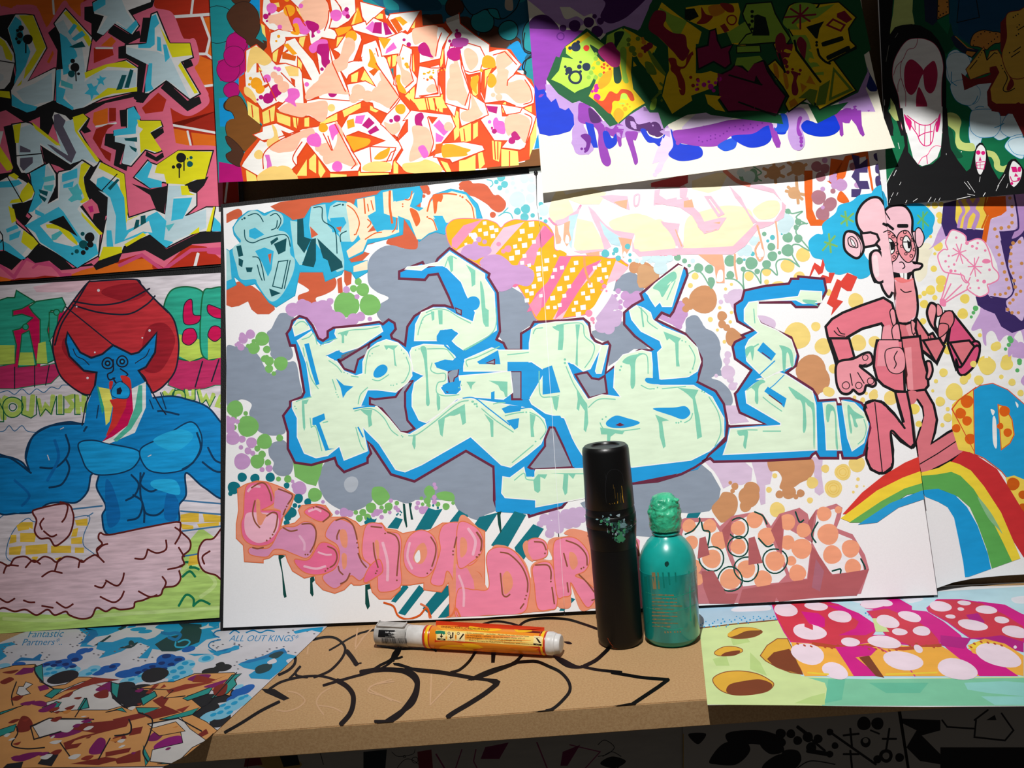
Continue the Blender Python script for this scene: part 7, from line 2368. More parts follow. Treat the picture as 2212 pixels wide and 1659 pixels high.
ART_SPOTS = '''
T 1400 1240 812
G sky_and_cheese_ground
f sk -10 -10 240 -10 240 110 -10 110
f sk2 30 20 72 18 78 24 76 27 32 30
s wc 50 20 60 18 70 18 72 21 60 22 50 22
s wc 116 14 124 13 132 15 124 17
s wc 150 14 158 13 162 15 154 17
s wc 214 14 224 13 224 17 216 17
f lg 28 32 50 29 76 27 80 30 90 60 120 62 240 60 240 90 28 90
l br .7 29 32 50 29.5 76 27
f gr2 94 61 130 62 221 61 230 62 230 82 102 78 106 70 104 64
f te 106 62 116 62 114 74 104 76
f te2 186 64 210 63 222 64 222 72 200 70 188 68
f te 130 64 165 64 160 70 140 70
f te2 196 72 222 72 222 77 204 77
f lg2 48 36 56 34 60 40 50 42
f lg2 60 46 66 52 70 60 60 56
f lg2 38 50 46 48 48 54 40 54
f lg2 96 72 104 70 104 77 86 76
s br/br3:.4 47 36 52 32 60 31.5 66 33 67 34.5 62 37 54 38 49 37.5
s ye 47 35 53 32 60 31.5 66 33 58 33.5 52 36 48 37
s ye/br3:.4 39 46 44 43 50 42.6 55 44 55 46 48 48 41 48
s br2 43 48 46 46 54 45 52 47.6 46 48.4
s ye/br3:.5 38 62 44 58 54 57 64 58.6 71 62 74 65 70 69 60 71 50 71 42 68
s br2 46 69 48 65 56 63 66 62 73 65 70 69 60 71 50 71
f ye/br3:.5 66 48 70 42 76 38 82 38 86 46 91 59 84 58 76 55 69 51
f br2 70 50 74 46 83 44 86 48 91 59 82 57 74 54
d dt 31 30 .5;33 31 .5;34 28 .4;36 30 .5;38 29 .5;40 31 .5;41 27 .4;43 29 .5;45 28 .5;47 30 .5;49 28 .5;51 27 .5;53 29 .5;55 27 .5;57 26 .5;58 28 .5;60 27 .5;62 26 .4;64 27 .5;66 26 .5;68 27 .5;70 25 .5;72 26 .5;74 25 .5;32 29 .4;39 28 .4;48 27 .4;62 25 .4;56 25 .4;52 25 .4;44 26.5 .4;75 26.6 .5;65 25 .4;37 31 .5;42 30.5 .5;46 31 .4;59 29 .4;54 26 .4;128 23 .5;130 24 .5;129 22 .4;131 23 .4
G spotted_letters
f rd/pk:.6 73 18 78 16 100 15 112 18 118 21 128 26 133 30 134 33 132 36 142 36 170 34 172 40 158 42 136 40 112 42 84 40 80 34 76 26
f pk 104 18 114 19 124 23 133 29 134 33 128 36 112 36 122 32 124 28 118 24
f pk 90 22 100 23 104 26 104 31 97 32 94 28
f pk/pk:.5 125 18 128 14 138 14 148 15 155 19 155 22 146 21 134 21 128 20
s wh 125 18 128 15 138 15 140 18 134 20 128 20
f rd/pk:.6 129 22 140 20 150 22 160 28 170 36 172 42 160 44 148 40 140 36 134 28
f pk 142 21 154 21 164 22 174 28 184 36 186 40 188 44 210 58 218 60 196 60 186 50 176 44 172 40 166 33 156 26
f rd/pk:.6 164 20 170 15 184 15 204 18 221 24 221 40 205 37 190 38 184 34 176 28 165 22
f pk 194 16 210 18 221 24 221 31 210 24
f pk2 187 24 194 23 198 28 196 32 190 28
f pk2 172 36 192 38 208 36 221 40 221 46 212 44 204 40 190 38 186 44 172 42
f lg 132 26 136 26 142 34 134 34
f or 84 40 98 41 112 43 134 40 150 42 162 43 172 42 186 50 196 60 157 60 138 60 92 60 88 52
f or 188 42 198 38 210 41 221 48 221 60 216 59 204 52 192 48
f ye2 188 44 192 40 206 40 200 44
l rd2 2 97 41 112 43 134 42 150 44 172 42
f pk 110 43 128 42 135 44 131 48 122 49 136 60 121 60 116 52
f br2 124 49 130 48 139 61 134 60
f pk 176 44 186 45 196 48 206 52 218 60 195 60 186 52
c pk .6 135 43 144 48 152 54 157 60
f or 160 43 170 43 182 52 170 52
e wh 81 21 7 4 8;99 19 7 2.4 5;113 25 7 3.4 8;95 34 10 4.6 8;139 17 5 2 5;141 28 7 3.6 15;154 25 7 2.8 15;148 34 4.6 2 5;161 33.5 5.2 2.8 5;119 40 5.6 2.6 5;139 40 10 3.6 8;94 47 10 6 15;150 51 12 5.4 10;110 57 8 4.6 20;159 44 3 2 40;182 56 12 6 12;206 48 14 6 18;172 19 6.6 3 8;186 17 4 1.4 5;199 21 6.4 2.4 5;184 20.6 2 1 5;178 25 3 1.2 5;191 30 9 3 10;208 27 4.4 2 8;216 34 8 3.4 12;216 43 1 1 0
f rd 92 28 97 30 97 33 92 31
e rd2 88 41 1 .5 30;92 42 1 .5 30;96 42.6 1 .5 30;100 42 1 .5 30;104 43 1 .5 30;108 43.6 1 .5 30;112 42 1 .5 30;126 42 1 .5 30;130 44 1 .5 30;134 44 1 .5 30;138 45 1 .5 30;142 45 1 .5 30;146 44.6 1 .5 30;150 43.6 1 .5 30;154 42 1 .5 30;158 41 1 .5 30;164 42 1 .5 30;168 43 1 .5 30;192 41 1 .5 30;196 40 1 .5 30;200 40.4 1 .5 30;204 41 1 .5 30;208 42 1 .5 30;190 43 1 .5 30
l ye2 1 94 58 106 59
l ye2 1 140 59 170 58
'''
PAL_SPOTS = {'sk': '#bfe2ee', 'sk2': '#aecfe4', 'wc': '#e6e8f2', 'lg': '#cfe3a0', 'lg2': '#bad688', 'br': '#7a4a26', 'br3': '#8c4a2c', 'br2': '#7c3e22', 'ye': '#e0ae3c', 'ye2': '#eecf40', 'gr2': '#7ecaa6', 'te': '#66c0a0', 'te2': '#90d4cc', 'rd': '#d23a4e', 'rd2': '#b8482c', 'pk': '#d4188a', 'pk2': '#b41c84', 'wh': '#efdcea', 'or': '#f2b044', 'dt': '#1b96d0'}
S10 = [(1506, 1308), (1514, 1357), (1521, 1440), (1528.5, 1523), (1640, 1522), (1800, 1525), (2000, 1527), (2280, 1525), (2280, 1263), (2028, 1268), (1700, 1290)]
surf10 = on(LEDGE, 0.0010)
r10 = drawing_sheet('loose_drawing_sheet', S10, surf10, ART_SPOTS, 'sheet of red and pink spotted letters over green cheese lying on the ledge at right', 'drawing', PAL_SPOTS, 1.0, clip=[(1506, 1308), (1528, 1522), (1800, 1524.5), (2280, 1524.5), (2280, 1263)])

# ---------------------------------------------------------------- black pen curves on the ledge board
ART_LEDGE = '''
T 380 1240 560
G pen_curves
c k 2.2 117 56 126 54 134 54 140 57 144 62 144 67 140 74 132 82 124 86 118 88
c k 1.6 131 65 138 61 146 56 156 51 166 48 174 47
c k 4.1 146 66 150 71 154 77
l k 1.4 152 77 158 76
c k 2.4 88 86 96 82 101 77 102 72 101 70
c k 2.2 80 98 90 92 106 88 122 87 132 89 140 92
c k 4.3 138 91 146 96 151 103 151 112 148 120 141 128
c k 1.9 97 89 102 84 106 79
c k 2.2 106 79 102 84 104 87 112 88
f k 73 98 84 98 97 106 92 108 76 101
c k 2.7 42 135 56 127 72 117 88 109
c k 2.4 126 95 136 92 150 88 164 84 174 78 182 74 186 70
c k 2.2 170 83 182 82 190 81 198 82
c k 4.6 196 82 203 86 206 92 204 102 196 114 188 122 178 127
l k 1.9 172 127 182 126
s k 184 70 186 67 192 62 192 66 188 72
T 780 1300 560
c k 1.6 -2 27 6 25 14 24
c k 1.9 14 37 30 40 44 40 60 40 64 42
c k 1.9 104 19 112 17 120 17 130 19 138 22 142 24
c k 2.2 132 24 138 18 146 15 160 14 176 15 190 19 204 24
c k 1.6 78 19 86 20
c k 3.5 32 40 28 45 27 50
c k 1.9 27 50 22 54 12 59 0 62
c k 1.9 27 49 32 48 35 47
f k 27 52 32 52 44 56 66 58 78 60 94 63 106 65 116 66 119 68 117 72 108 68 92 66 68 62 48 60 36 56 28 54
c k 4.1 116 70 106 78 92 87 80 94 74 98
c k 2.4 98 42 92 51 84 58 77 60
f k 111 42 115 43 114 52 111 52
c k 2.7 137 46 132 51 126 54 112 58 102 62 94 66
f k 90 67 100 62 112 58 132 51 136 52 124 57 106 64 96 67
c k 2.7 130 52 140 51 150 51 160 55 170 60 177 68 178 76 172 84 164 91 158 93
l k 2.2 146 95 160 93
s k 164 46 172 48 184 54 194 55 186 57 176 56 168 51
c k 2.4 188 55 202 58 222 60
c k 3.2 190 55 200 50 207 44 211 40
s k 173 34 178 34 180 36 176 36
l k 2.7 12 102 20 102
c k 4.1 0 60 14 58 28 58 38 60 46 66 48 74 44 86 34 94 22 102
T 1180 1240 560
c k 2.7 56 84 68 86 80 88 90 89 104 90
l k 3.2 104 90 96 96 84 104 72 112
l k 2.4 56 114 72 111
G pencil_sketch
T 380 1240 560
c ch 1.2 96 100 104 102 110 108 104 114 94 117 86 116
c ch 1.2 132 97 124 102 120 110 126 120
c ch 1.2 122 112 134 114 142 118
l ch 1.2 155 46 153 62
l ch 1.2 153 64 160 54
l ch 1.2 113 62 112 68
c ch 1.2 184 90 170 94 164 100 176 104 184 108
T 780 1300 560
c ch 1.2 28 68 14 70 7 74 18 80 34 86
l ch 1.2 60 62 59 88
l ch 1.2 59 88 78 68
l ch 1.2 0 32 10 22
'''
Art(ART_LEDGE, {'k': '#050505', 'ch': '#c9a27c'}, 1.0).build(ledge, on(LEDGE, 0.0), [(0, 1300), (2212, 1230), (2212, 1461), (0, 1621)])

# dark drawings pinned below the ledge, in its shadow
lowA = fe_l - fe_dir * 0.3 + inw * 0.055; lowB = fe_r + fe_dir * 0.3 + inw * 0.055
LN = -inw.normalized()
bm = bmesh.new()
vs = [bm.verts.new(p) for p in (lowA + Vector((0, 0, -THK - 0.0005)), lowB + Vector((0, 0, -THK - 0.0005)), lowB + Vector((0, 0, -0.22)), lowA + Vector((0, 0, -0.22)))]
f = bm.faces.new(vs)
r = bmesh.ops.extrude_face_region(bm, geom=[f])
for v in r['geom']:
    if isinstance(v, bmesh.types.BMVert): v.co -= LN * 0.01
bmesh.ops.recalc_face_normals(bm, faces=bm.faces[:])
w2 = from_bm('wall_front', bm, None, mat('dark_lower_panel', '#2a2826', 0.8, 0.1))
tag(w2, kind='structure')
LOW = Plane(lowA + Vector((0, 0, -0.05)) + LN * 0.001, LN)
ART_L1 = '''
T 400 1500 560
G faint_letters
f g -10 -10 500 -10 500 80 -10 80
f ye 60 30 80 34 100 60 90 70 60 60
f dk 76 40 92 38 98 60 84 62
f rd 56 30 66 60 50 62
l k .6 40 56 56 40 52 70
l k .6 110 30 118 60
T 780 1300 560
f dk 2 128 22 126 20 150 2 150
c k .5 26 128 32 132 44 130 46 126
d -/k:.5 46 135 2.6;37 132 1
c k .5 28 150 32 140 40 134 50 140 48 150
f rd 48 128 60 126 62 150 50 150
l mg 1.4 64 130 76 150
l mg 1 98 126 96 136 100 144 92 150
l mg 1 86 126 78 150
f mg2 106 124 126 120 118 134 102 134
l mg 1.2 150 120 162 150
l mg 1 178 122 204 128 184 150
f mg2 172 128 187 122 176 140 170 140
c k .6 202 122 208 118 216 124 210 130 202 132
c k .6 206 132 214 128 222 132
s k 204 138 214 132 226 136 216 142
l k .8 212 150 222 138
'''
ART_L2 = '''
T 1400 1240 812
G black_bubbles
c rd 3 2 94 12 100 20 116
f ye 14 94 21 94 21 116 14 104
s k 24 94 34 94 30 100 26 98
s k 46 94 66 92 80 97 78 102 60 100 52 104
s k 36 110 44 100 56 98 60 104 52 112 40 112
s k 66 100 76 98 80 104 72 106
s k 80 104 88 104 90 110 84 116 78 110
s k 68 112 78 106 84 112 78 118 68 118
d k 78 94 3;84 94 2.6;88 98 2.6;94 96 3;96 102 3;100 97 2.6
l k 2 88 90 96 96
l k 1.4 92 94 104 104
l k 2.6 94 104 106 106
d k 110 101 2;107 106 2;128 99 3;135 88 3.6;127 88 4;140 107 4;148 108 2.6;135 109 2.4
l k 1.4 107 93 134 112
d k 107 93 2
l k 1.2 119 91 120 102
l k 1.2 115 95 124 94
l k 1.2 142 91 140 104
l k 1.2 138 97 146 97
l k 1 131 92 136 94
l k 1.2 119 104 120 114
l k 1.2 115 106 124 106
c k .6 88 114 96 110 110 112
d g 128 98 1.6;140 107 2
'''
ART_L3 = '''
T 1400 1240 812
G dark_shapes
f k 147 85 172 86 172 92 161 95 172 106 172 112 160 110 152 102 158 92 150 88
f k 172 102 230 102 230 116 172 116
l k 1 173 86 176 90 192 91
l k 1 192 86 200 80
l k 1 193 86 192 96 210 98 215 92 208 82
f k 199 86 204 83 205 86
'''
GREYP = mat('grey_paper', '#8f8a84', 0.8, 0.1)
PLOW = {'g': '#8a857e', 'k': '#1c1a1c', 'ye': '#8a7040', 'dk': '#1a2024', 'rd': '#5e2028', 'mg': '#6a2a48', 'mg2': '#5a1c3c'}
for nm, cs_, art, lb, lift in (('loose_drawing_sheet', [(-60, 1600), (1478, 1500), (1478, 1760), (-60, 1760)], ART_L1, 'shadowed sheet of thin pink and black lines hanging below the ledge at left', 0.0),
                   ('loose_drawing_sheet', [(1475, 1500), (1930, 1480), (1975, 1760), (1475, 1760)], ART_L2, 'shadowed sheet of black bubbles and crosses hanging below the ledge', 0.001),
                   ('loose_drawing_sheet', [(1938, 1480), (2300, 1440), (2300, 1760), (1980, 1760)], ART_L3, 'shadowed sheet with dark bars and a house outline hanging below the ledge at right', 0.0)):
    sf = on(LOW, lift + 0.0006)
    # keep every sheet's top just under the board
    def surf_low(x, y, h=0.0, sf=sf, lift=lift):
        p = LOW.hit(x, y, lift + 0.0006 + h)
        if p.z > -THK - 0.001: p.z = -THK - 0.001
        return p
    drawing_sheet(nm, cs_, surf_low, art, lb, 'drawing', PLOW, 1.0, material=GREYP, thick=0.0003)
# ---------------------------------------------------------------- things standing and lying on the ledge
def lathe(name, base, axis, prof, parent, material, seg=64, smooth=True, caps=True):
    """prof: list of (height, radius) from the bottom up, along axis from base"""
    axis = axis.normalized()
    u = axis.cross(Vector((0, 1, 0)));
    if u.length < 0.1: u = axis.cross(Vector((0, 0, 1)))
    u.normalize(); v = axis.cross(u)
    bm = bmesh.new(); rings = []
    for h, r in prof:
        rings.append([bm.verts.new(base + axis * h + (u * math.cos(2 * math.pi * i / seg) + v * math.sin(2 * math.pi * i / seg)) * r) for i in range(seg)])
    for a, b in zip(rings, rings[1:]):
        for i in range(seg):
            bm.faces.new((a[i], a[(i + 1) % seg], b[(i + 1) % seg], b[i]))
    if caps:
        bm.faces.new(rings[0][::-1]); bm.faces.new(rings[-1])
    bmesh.ops.recalc_face_normals(bm, faces=bm.faces[:])
    me = bpy.data.meshes.new(name); bm.to_mesh(me); bm.free()
    for p in me.polygons: p.use_smooth = smooth and len(p.vertices) < 5
    o = mesh_obj(name, me, parent, material)
    if smooth: me.set_sharp_from_angle(angle=math.radians(40))
    return o
def on_round(base, axis, rad):
    """first meeting of a view line with a round body; rad(h) is its radius at height h"""
    axis = axis.normalized()
    def f(x, y, h=0.0):
        d = ray(x, y).normalized(); o = CAMLOC - base; R = rad(0.05)
        for _ in range(5):
            dd = d - axis * d.dot(axis); oo = o - axis * o.dot(axis)
            a, b, c = dd.dot(dd), 2 * dd.dot(oo), oo.dot(oo) - (R + h) ** 2
            disc = max(0.0, b * b - 4 * a * c)
            t = (-b - math.sqrt(disc)) / (2 * a)
            P = CAMLOC + d * t
            R = rad((P - base).dot(axis))
        return P
    return f
def height_to(base, axis, y):
    lo_, hi_ = 0.0, 0.4
    for _ in range(40):
        m = (lo_ + hi_) / 2
        if proj(base + axis * m)[1] > y: lo_ = m
        else: hi_ = m
    return lo_
def interp(prof):
    def f(h):
        if h <= prof[0][0]: return prof[0][1]
        for (a, ra), (b, rb) in zip(prof, prof[1:]):
            if h <= b: return ra + (rb - ra) * (h - a) / max(1e-9, b - a)
        return prof[-1][1]
    return f

# --- black refillable marker, standing
base = LEDGE.hit(1341, 1388)
ax = (Vector((0, 0, 1)) + along * -0.015).normalized()
Ht = height_to(base, ax, 961)
D = (base - CAMLOC).length
def rp(px): return px * 0.5 * D / F * 0.985
BLK = mat('black_plastic', '#070708', 0.36, 0.4, bump=0.05, nscale=200)
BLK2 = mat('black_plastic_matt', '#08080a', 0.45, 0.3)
m1 = empty('marker_pen', base, 'thick black capped marker standing upright beside the green bottle', 'marker')
prof = [(0, rp(80)), (0.0025 * 1, rp(89)), (0.006, rp(94)), (0.50 * Ht, rp(95.5))]
lathe('barrel', base, ax, prof, m1, BLK2)
prof_c = [(0.497 * Ht, rp(96.5)), (0.51 * Ht, rp(97.5)), (0.56 * Ht, rp(101)), (0.60 * Ht, rp(104)), (0.605 * Ht, rp(102.5)), (0.61 * Ht, rp(105)), (0.66 * Ht, rp(105)), (0.665 * Ht, rp(102)), (0.67 * Ht, rp(103)), (0.69 * Ht, rp(101)), (0.70 * Ht, rp(99.5))]
lathe('collar', base, ax, prof_c, m1, BLK)
prof_k = [(0.70 * Ht, rp(101)), (0.702 * Ht, rp(102)), (0.85 * Ht, rp(99)), (0.975 * Ht, rp(96.5)), (0.99 * Ht, rp(94)), (1.0 * Ht, rp(86)), (1.0 * Ht, rp(60)), (0.992 * Ht, rp(56)), (0.992 * Ht, rp(3))]
cp = lathe('cap', base, ax, prof_k, m1, BLK)
rk = on_round(base, ax, interp(prof_k)); rc = on_round(base, ax, interp(prof_c)); rb = on_round(base, ax, interp(prof))
A1 = '''
T 1180 920 666.8
G scratches
l go .25 54 43 55 52
l go .35 54.5 50 55.5 55
l go2 .25 53 48 53.5 55
l go2 .2 51 48 51.5 55.5
l go .3 51 54 51 55.6
l go2 .2 49 44 49.5 52
l go2 .2 48 42 48.2 45
l go .3 49 55 49.2 56
l go2 .25 47 55.4 48 56
l go2 .25 45 55.6 46 56.2
l gz .2 42 34 43 38
c gz .25 43 55 42.4 44 44 34 49 31 54 34 55.6 42
'''
Art(A1, {'go': '#c9952a', 'go2': '#6a5020', 'gz': '#232326'}, 1.0).build(cp, rk, [(1262, 1010), (1359, 1010), (1362, 1092), (1262, 1096)], ([1262 + 4 * i for i in range(26)], []))
random.seed(9)
lines = ['T 1180 920 666.8', 'G paint_smears']
for i in range(110):
    cx, cy = random.choice([(40, 67), (46, 72), (54, 70), (55, 75), (52, 80), (50, 76), (57, 73)]); cx += random.gauss(0, 2.6); cy += random.gauss(0, 2.6)
    w_ = random.uniform(.3, 1.7); hgt = random.uniform(.3, 1.9); c = random.choice(['a', 'b', 'c', 'd', 'e', 'a', 'd', 'e'])
    lines.append('f %s ' % c + ' '.join('%.1f %.1f' % (cx + math.cos(t * 1.05) * w_ * random.uniform(.5, 1.3), cy + math.sin(t * 1.05) * hgt * random.uniform(.5, 1.4)) for t in range(6)))
lines.append('f e 50 80 52 78 55 79 57 81 55 83 52 83'); lines.append('f b 53 70 56 69 58 71 56 73 53 73'); lines.append('l f .3 41 155 46 159')
col_ = [c for c in m1.children if c.name.startswith('collar')][0]
Art('\n'.join(lines), {'a': '#2e4a4c', 'b': '#6f8f96', 'c': '#8fa0a8', 'd': '#1c3a34', 'e': '#3f8a62', 'f': '#8a3c1c'}, 1.0).build(col_, rc, [(1268, 1110), (1374, 1110), (1374, 1176), (1268, 1176)], ([1268 + 4 * i for i in range(27)], []))
Art('T 1180 920 666.8\nG rust_smears\nc f .35 44 152 46 156 48 158\nc f .3 47 158.5 49 159.5 51 160\nl f .2 46 155 47 157', {'f': '#8a3c1c'}, 1.0).build(m1, rb, [(1290, 1370), (1385, 1370), (1385, 1402), (1290, 1402)], ([1290 + 4 * i for i in range(25)], []))

# --- green bottle with a paint-caked cap
base2 = LEDGE.hit(1452.5, 1381)
ax2 = (Vector((0, 0, 1)) + along * -0.004).normalized()
H2 = height_to(base2, ax2, 1068)
D = (base2 - CAMLOC).length
GB = mat('green_filled_plastic', '#17a9a0', 0.28, 0.5, color2='#129a90', nscale=60, coat=0.3)
GL = mat('green_shrink_label', '#119089', 0.22, 0.6, color2='#0b7a74', nscale=90, coat=0.5, stretch=(1, 1, 0.35))
GC = mat('dried_green_paint', '#3fbf90', 0.35, 0.5, color2='#1f9670', nscale=130, bump=0.9, coat=0.3, bscale=260)
b2 = empty('paint_bottle', base2, 'small green plastic bottle with a dried paint crusted cap, standing on the ledge', 'bottle')
pb = [(0, rp(92)), (0.002, rp(104)), (0.007, rp(112)), (0.045 * H2, rp(114))]
pl_ = [(0.045 * H2, rp(115)), (0.05 * H2, rp(115.5)), (0.49 * H2, rp(118.5)), (0.50 * H2, rp(118))]
ps = [(0.50 * H2, rp(117)), (0.56 * H2, rp(116)), (0.61 * H2, rp(109)), (0.65 * H2, rp(97)), (0.685 * H2, rp(82)), (0.71 * H2, rp(66)), (0.725 * H2, rp(56)), (0.735 * H2, rp(52)), (0.74 * H2, rp(58)), (0.748 * H2, rp(59)), (0.755 * H2, rp(50)), (0.78 * H2, rp(48))]
lathe('base', base2, ax2, pb, b2, GB)
lab = lathe('label', base2, ax2, pl_, b2, GL)
lathe('shoulder', base2, ax2, ps, b2, GB)
pk_ = [(0.765 * H2, rp(58)), (0.768 * H2, rp(63)), (0.80 * H2, rp(66)), (0.84 * H2, rp(66)), (0.875 * H2, rp(66)), (0.89 * H2, rp(66)), (0.905 * H2, rp(62)), (0.93 * H2, rp(60)), (0.95 * H2, rp(57)), (0.97 * H2, rp(52)), (0.985 * H2, rp(44)), (1.0 * H2, rp(30)), (1.01 * H2, rp(10))]
# finer rings, then lumps of dried paint
fine = []
for (a, ra), (b, rb_) in zip(pk_, pk_[1:]):
    n = max(1, int((b - a) / 0.0006))
    for i in range(n): fine.append((a + (b - a) * i / n, ra + (rb_ - ra) * i / n))
fine.append(pk_[-1])
cap2 = lathe('cap', base2, ax2, fine, b2, GC, seg=96)
from mathutils import noise
me = cap2.data
for v in me.vertices:
    n = noise.noise(v.co * 260) * 0.0008 + noise.noise(v.co * 650) * 0.0005
    r_ = v.co - base2; hh = r_.dot(ax2); rad = r_ - ax2 * hh
    k = 1.0 if hh > 0.87 * H2 else 0.45
    if rad.length > 1e-5: v.co += rad.normalized() * n * 1.6 * k + ax2 * (abs(n) * k * (1 if hh > 0.95 * H2 else 0))
bm = bmesh.new()
dc = on_round(base2, ax2, interp(pk_))(1460, 1082)
bmesh.ops.create_icosphere(bm, subdivisions=3, radius=0.0022, matrix=Matrix.Translation(dc))
for v in bm.verts: v.co += (v.co - dc) * noise.noise(v.co * 500) * 0.5
from_bm('paint_lump', bm, cap2, GC, True)
rl = on_round(base2, ax2, interp(pl_)); rs = on_round(base2, ax2, interp(ps))
L2 = ['T 1180 920 666.8', 'G printed_lettering', 'f tn 75.5 105 78 105 79 117 76.5 117', 'f tn2 79.5 105 80.5 105 81.5 117 80.3 117', 'f gd 83 105 84 105 85 116 84 116', 'f gd 87 105 88.4 105 89 114 88 114', 'f gd 92 105 93 105 93.4 112 92.6 112', 'f gl2 102 104 103 104 104 140 103.2 140', 'c gl2 .4 71 119 82 122 94 122 106 118', 'c gl2 .4 72 130 84 133 96 132 107 128', 'f gd 70 108 72 108 74 140 72 142', 'c gl2 .5 78 142 88 146 98 145']
for i in range(10):          # worn rows of print, too rubbed off to read
    x, y = 76.0, 121 + 2.5 * i
    while x < 76 + [14, 18, 17, 19, 15, 18, 17, 14, 18, 12][i]:
        w_ = random.uniform(.5, 2.2)
        L2.append('l %s %.2f %.1f %.2f %.1f %.2f' % (random.choice(['tn', 'tn', 'tn2']), random.uniform(.5, 1.0), x, y + (x - 76) * .03, x + w_, y + (x + w_ - 76) * .03)); x += w_ + random.uniform(.3, .8)
for x in (85, 87, 89, 92, 94, 96): L2.append('l tn .9 %d 147.4 %.1f 149.2' % (x, x + .6))
Art('\n'.join(L2), {'tn': '#8f7d58', 'tn2': '#6f7a58', 'gd': '#0c7a70', 'gl2': '#2aa890'}, 1.0).build(lab, rl, [(1386, 1226), (1503, 1222), (1508, 1364), (1394, 1370)], ([1386 + 3.5 * i for i in range(36)], []))
Art('T 1180 920 666.8\nG dark_fleck\ns k 85 98 87 97 88 99 86.5 101 85 100', {'k': '#0c3a34'}, 1.0).build(b2, rs, [(1430, 1205), (1450, 1205), (1450, 1230), (1430, 1230)], None)

# --- yellow paint marker, lying
D = 0.80
R3 = 25.0 * D / F
PL3 = Plane((0, 0, R3 + 0.0008), (0, 0, 1))
pL, pR = PL3.hit(816, 1369), PL3.hit(1213, 1391)
ax3 = (pR - pL); L3 = ax3.length; ax3.normalize()
WHP = mat('white_plastic', '#dcdad8', 0.4, 0.4, color2='#cfccc9', nscale=200)
CAPW = mat('worn_white_plastic', '#bdbab6', 0.5, 0.3, color2='#8f8c88', nscale=160, stretch=(0.4, 1, 1))
ORG = mat('orange_label', '#ec8a1c', 0.3, 0.5)
YEL = mat('yellow_ring', '#f6c010', 0.3, 0.5)
RED = mat('red_ring', '#c4321c', 0.3, 0.5)
m3 = empty('paint_marker', Vector((pL.x, pL.y, 0)), 'white capped paint marker with an orange and yellow label, lying on the ledge', 'marker')
def seg3(name, a, b, ra, rb_, material, par=m3, rnd=0.0):
    e = 0.0006
    pr = [(a * L3, ra * R3 * (0.90 if rnd else 0.97)), (a * L3 + e, ra * R3), (b * L3 - e, rb_ * R3), (b * L3, rb_ * R3 * 0.97)]
    return lathe(name, pL, ax3, pr, par, material, seg=72), pr
c3, pr_c = seg3('cap', 0.0, 0.185, 0.95, 0.99, CAPW, rnd=1)
seg3('collar', 0.183, 0.275, 0.93, 0.93, WHP)
seg3('red_ring', 0.279, 0.291, 0.99, 0.99, RED); seg3('yellow_ring', 0.2905, 0.3085, 1.0, 1.0, YEL)
seg3('red_ring', 0.308, 0.316, 0.995, 0.995, RED)
l3, pr_l = seg3('label', 0.315, 0.905, 0.99, 0.99, ORG)
seg3('red_ring', 0.895, 0.905, 1.0, 1.0, RED); seg3('yellow_ring', 0.905, 0.922, 1.0, 1.0, YEL); seg3('red_ring', 0.9215, 0.932, 0.995, 0.995, RED)
pr = [(0.931 * L3, 0.97 * R3), (0.958 * L3, 0.97 * R3), (0.963 * L3, 0.90 * R3), (0.972 * L3, 0.89 * R3), (0.976 * L3, 0.82 * R3), (0.992 * L3, 0.80 * R3), (0.999 * L3, 0.70 * R3), (1.0 * L3, 0.60 * R3)]
lathe('end_plug', pL, ax3, pr, m3, WHP, seg=48)
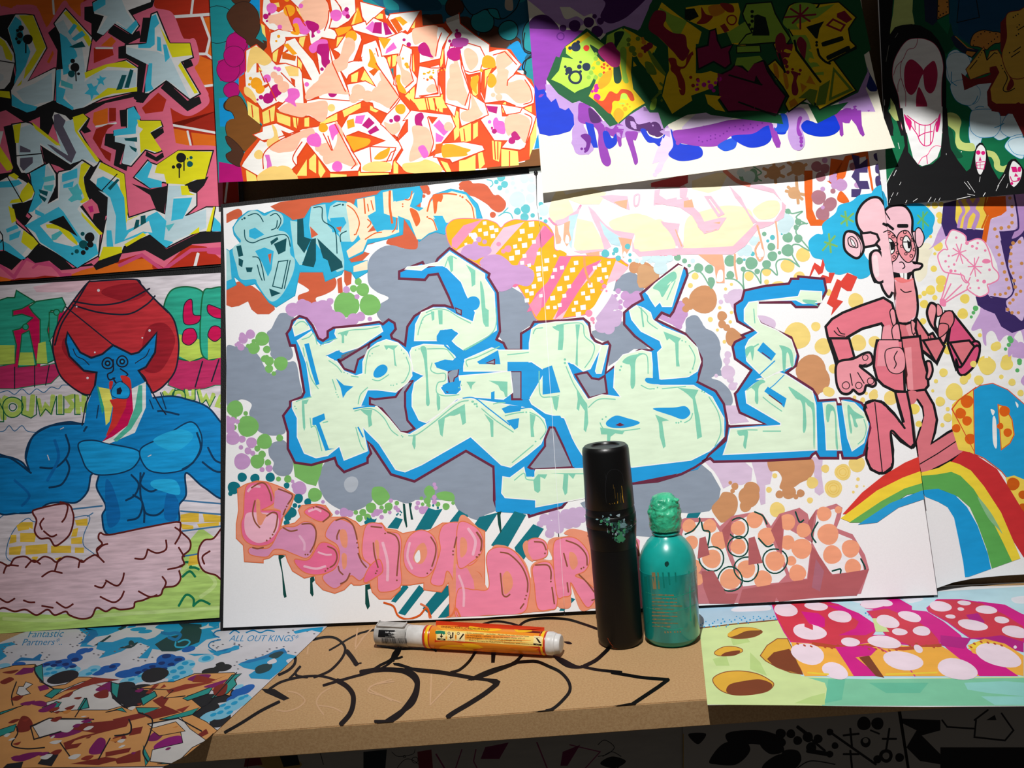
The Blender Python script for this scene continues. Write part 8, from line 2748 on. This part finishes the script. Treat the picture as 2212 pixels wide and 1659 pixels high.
# clip ridge along the top of the cap
bm = bmesh.new()
topd = (CAMLOC - pL); topd -= ax3 * topd.dot(ax3); topd.normalize()
topd = (Vector((0, 0, 1)) * 0.94 + topd * 0.3).normalized()
sd = ax3.cross(topd).normalized()
bmesh.ops.create_cube(bm, size=1.0)
for v in bm.verts:
    c = v.co.copy(); v.co = pL + ax3 * (L3 * (0.095 + 0.15 * c.x)) + topd * (R3 * (0.97 + 0.26 * c.z)) + sd * (R3 * 0.52 * c.y)
bmesh.ops.bevel(bm, geom=bm.edges[:], offset=0.0008, segments=2, affect='EDGES')
from_bm('clip', bm, c3, CAPW)
rlab = on_round(pL, ax3, lambda h: R3 * 0.99); rcap = on_round(pL, ax3, lambda h: R3 * 0.97)
AL = '''
T 780 1300 560
G label_print
f rd 60 16 170 22 170 26 140 24 100 22 60 20
s or 64 19 80 20 90 22 84 24 70 24
s ye 95 20 110 21 120 24 104 25 92 23
s ye 130 22 140 23 146 25 134 26
f rd 62 32 160 38 160 48 62 42
s or2 62 35 78 34 92 38 84 42 66 41
s ye 68 38 84 37 96 41 88 43 70 42
s or2 100 38 120 38 132 42 112 44
s ye 86 36 96 36 104 39 94 40
f db 134 23.6 155 25.4 155 27 134 25.6
f py 64 24 90 25 155 30 155 38.5 90 34 64 32.8
t k 2.6 68 22.2 -3.5 ONE4ALL ACRYLIC PREMIUM PAINT
f cr 65 25 72 25.4 72 33 65 32.4
f cr 73.5 25.4 80 25.8 80 33.4 73.5 33
f cr 81.5 25.8 88.5 26.4 88.5 34 81.5 33.4
f k 65 31 72 31.6 72 33 65 32.4
f k 68 27 69 27 69 29 70 29 68.6 31 67 29 68 29
f k 76 28 77 28 77 30 78 30 76.6 32 75 30 76 30
f k 77.6 26 79 26.2 78.6 31 77.8 31
f k 87 27 88 28 84.4 32.4 83.6 31.8
d -/k:.4 75 26.8 1;83 27 1
t k 1.4 74.6 27.4 -3 2
t k 1.4 82.6 27.6 -3 3
t k 1.2 74 32.8 -3 pump valve
t k 1.2 82.4 33.2 -3 write
t k 1.9 90 27 -3.4 Spitze austauschbar - nachfüllbar - Metallic-Töne nicht mit Uni-Tönen
t k 1.9 90 29 -3.4 tip exchangeable - refillable - do not mix metallic shades with uni
t k 1.9 90 31 -3.4 mine échangeable - rechargeable - ne pas mélanger les teintes
t k 1.9 92 33.4 -3.6 Made in Germany for MOLOTOW™ Distribution, www.molotow.com
f cr 147.5 29 154.5 29.6 154 37.6 146.8 37
f k 147 35.4 154 36 154 37.6 147 37
t cr 1.4 149 37 -3 4 mm
t k 1.3 147.8 30.6 -3 ROUND
f k 149 31 150.4 30.8 153.6 35 152 35.4
s gn 63 25 68 24.6 72 25.6 69 27 64 27.4
s gn 70 25.6 72 26.8 70.6 28 69 27
'''
Art(AL, {'rd': '#cc3a18', 'or': '#f0a030', 'or2': '#e08a28', 'ye': '#f4bc20', 'db': '#6a1c14', 'py': '#f2d070', 'k': '#2a1c10', 'cr': '#f2dca0', 'gn': '#1f7a5a'}, 1.0).build(l3, rlab, [(942, 1340), (1176, 1355), (1174, 1415), (938, 1400)], ([], [1340 + 2.5 * i for i in range(32)]))
AC = ['T 780 1300 560', 'G cap_print', 'f bk 15 24 36 24.4 38 26 37.6 31.4 14.4 30', 't w2 2.2 20.4 26.6 -2 160 signalweiß', 't gy 1.6 23 28.4 -2 signal white', 't gy 1.4 20.6 30 -2 Item-No. 227 212']
x = 17.0
random.seed(3)
while x < 38:
    w_ = random.choice([.15, .3, .45]); AC.append('f k %.2f 31 %.2f 31 %.2f 35.6 %.2f 35.6' % (x, x + w_, x + w_ + .8, x + .8)); x += w_ + random.choice([.25, .4, .5])
Art('\n'.join(AC), {'bk': '#141416', 'k': '#26262a', 'w2': '#e8e8e8', 'gy': '#80807e'}, 1.0).build(c3, rcap, [(812, 1340), (884, 1344), (884, 1400), (812, 1398)], ([], [1340 + 2.5 * i for i in range(26)]))

# --- small dark rivet at the top of the sketchbook's spine
rv = BOOK.hit(1157.5, 373, 0.0012)
bm = bmesh.new(); bmesh.ops.create_uvsphere(bm, u_segments=20, v_segments=12, radius=0.0019, matrix=Matrix.Translation(rv))
o = from_bm('spine_rivet', bm, book, mat('dark_metal', '#3a3a3c', 0.3, 0.5, metal=0.8), True); o['label'] = 'small dark metal rivet at top of the spine'
sheet(book, 'spine_strip', [(1142, 364), (1168, 361), (1168, 374), (1144, 377)], on(BOOK, -0.0015), 0.0015, mat('grey_spine_cloth', '#9aa09c', 0.6, 0.3))
# --- desk lamp above the frame: bulb, neck and an added unseen flap, shaped to cast the shadow at the top
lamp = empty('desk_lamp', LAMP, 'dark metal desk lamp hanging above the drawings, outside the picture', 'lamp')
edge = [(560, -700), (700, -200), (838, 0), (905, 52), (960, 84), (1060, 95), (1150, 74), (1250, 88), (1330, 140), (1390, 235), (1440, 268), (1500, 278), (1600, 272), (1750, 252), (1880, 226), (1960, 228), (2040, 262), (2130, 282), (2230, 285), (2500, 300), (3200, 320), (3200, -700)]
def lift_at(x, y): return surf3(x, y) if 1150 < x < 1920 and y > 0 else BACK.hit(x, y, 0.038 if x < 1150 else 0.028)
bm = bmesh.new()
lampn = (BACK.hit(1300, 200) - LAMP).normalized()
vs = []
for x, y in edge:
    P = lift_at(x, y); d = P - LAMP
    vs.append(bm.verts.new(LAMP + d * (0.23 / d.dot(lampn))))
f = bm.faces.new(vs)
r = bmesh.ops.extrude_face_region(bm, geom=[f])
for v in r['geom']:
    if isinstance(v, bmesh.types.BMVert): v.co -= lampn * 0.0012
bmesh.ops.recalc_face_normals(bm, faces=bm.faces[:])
from_bm('added_shadow_flap', bm, lamp, BLK2)

back_ = -lampn
lathe('socket', LAMP + back_ * 0.012, back_, [(0, 0.014), (0.004, 0.018), (0.03, 0.018), (0.04, 0.012), (0.045, 0.006)], lamp, BLK2, seg=32)
lathe('arm', LAMP + back_ * 0.05 + Vector((0, 0, 0)), Vector((0.1, -0.25, 1)), [(0, 0.005), (0.45, 0.005)], lamp, BLK2, seg=16)
lathe('bracket', LAMP + back_ * 0.03, (lampn * 1.0 + Vector((0, -0.0, 0.55))), [(0, 0.003), (0.27, 0.003)], lamp, BLK2, seg=12)
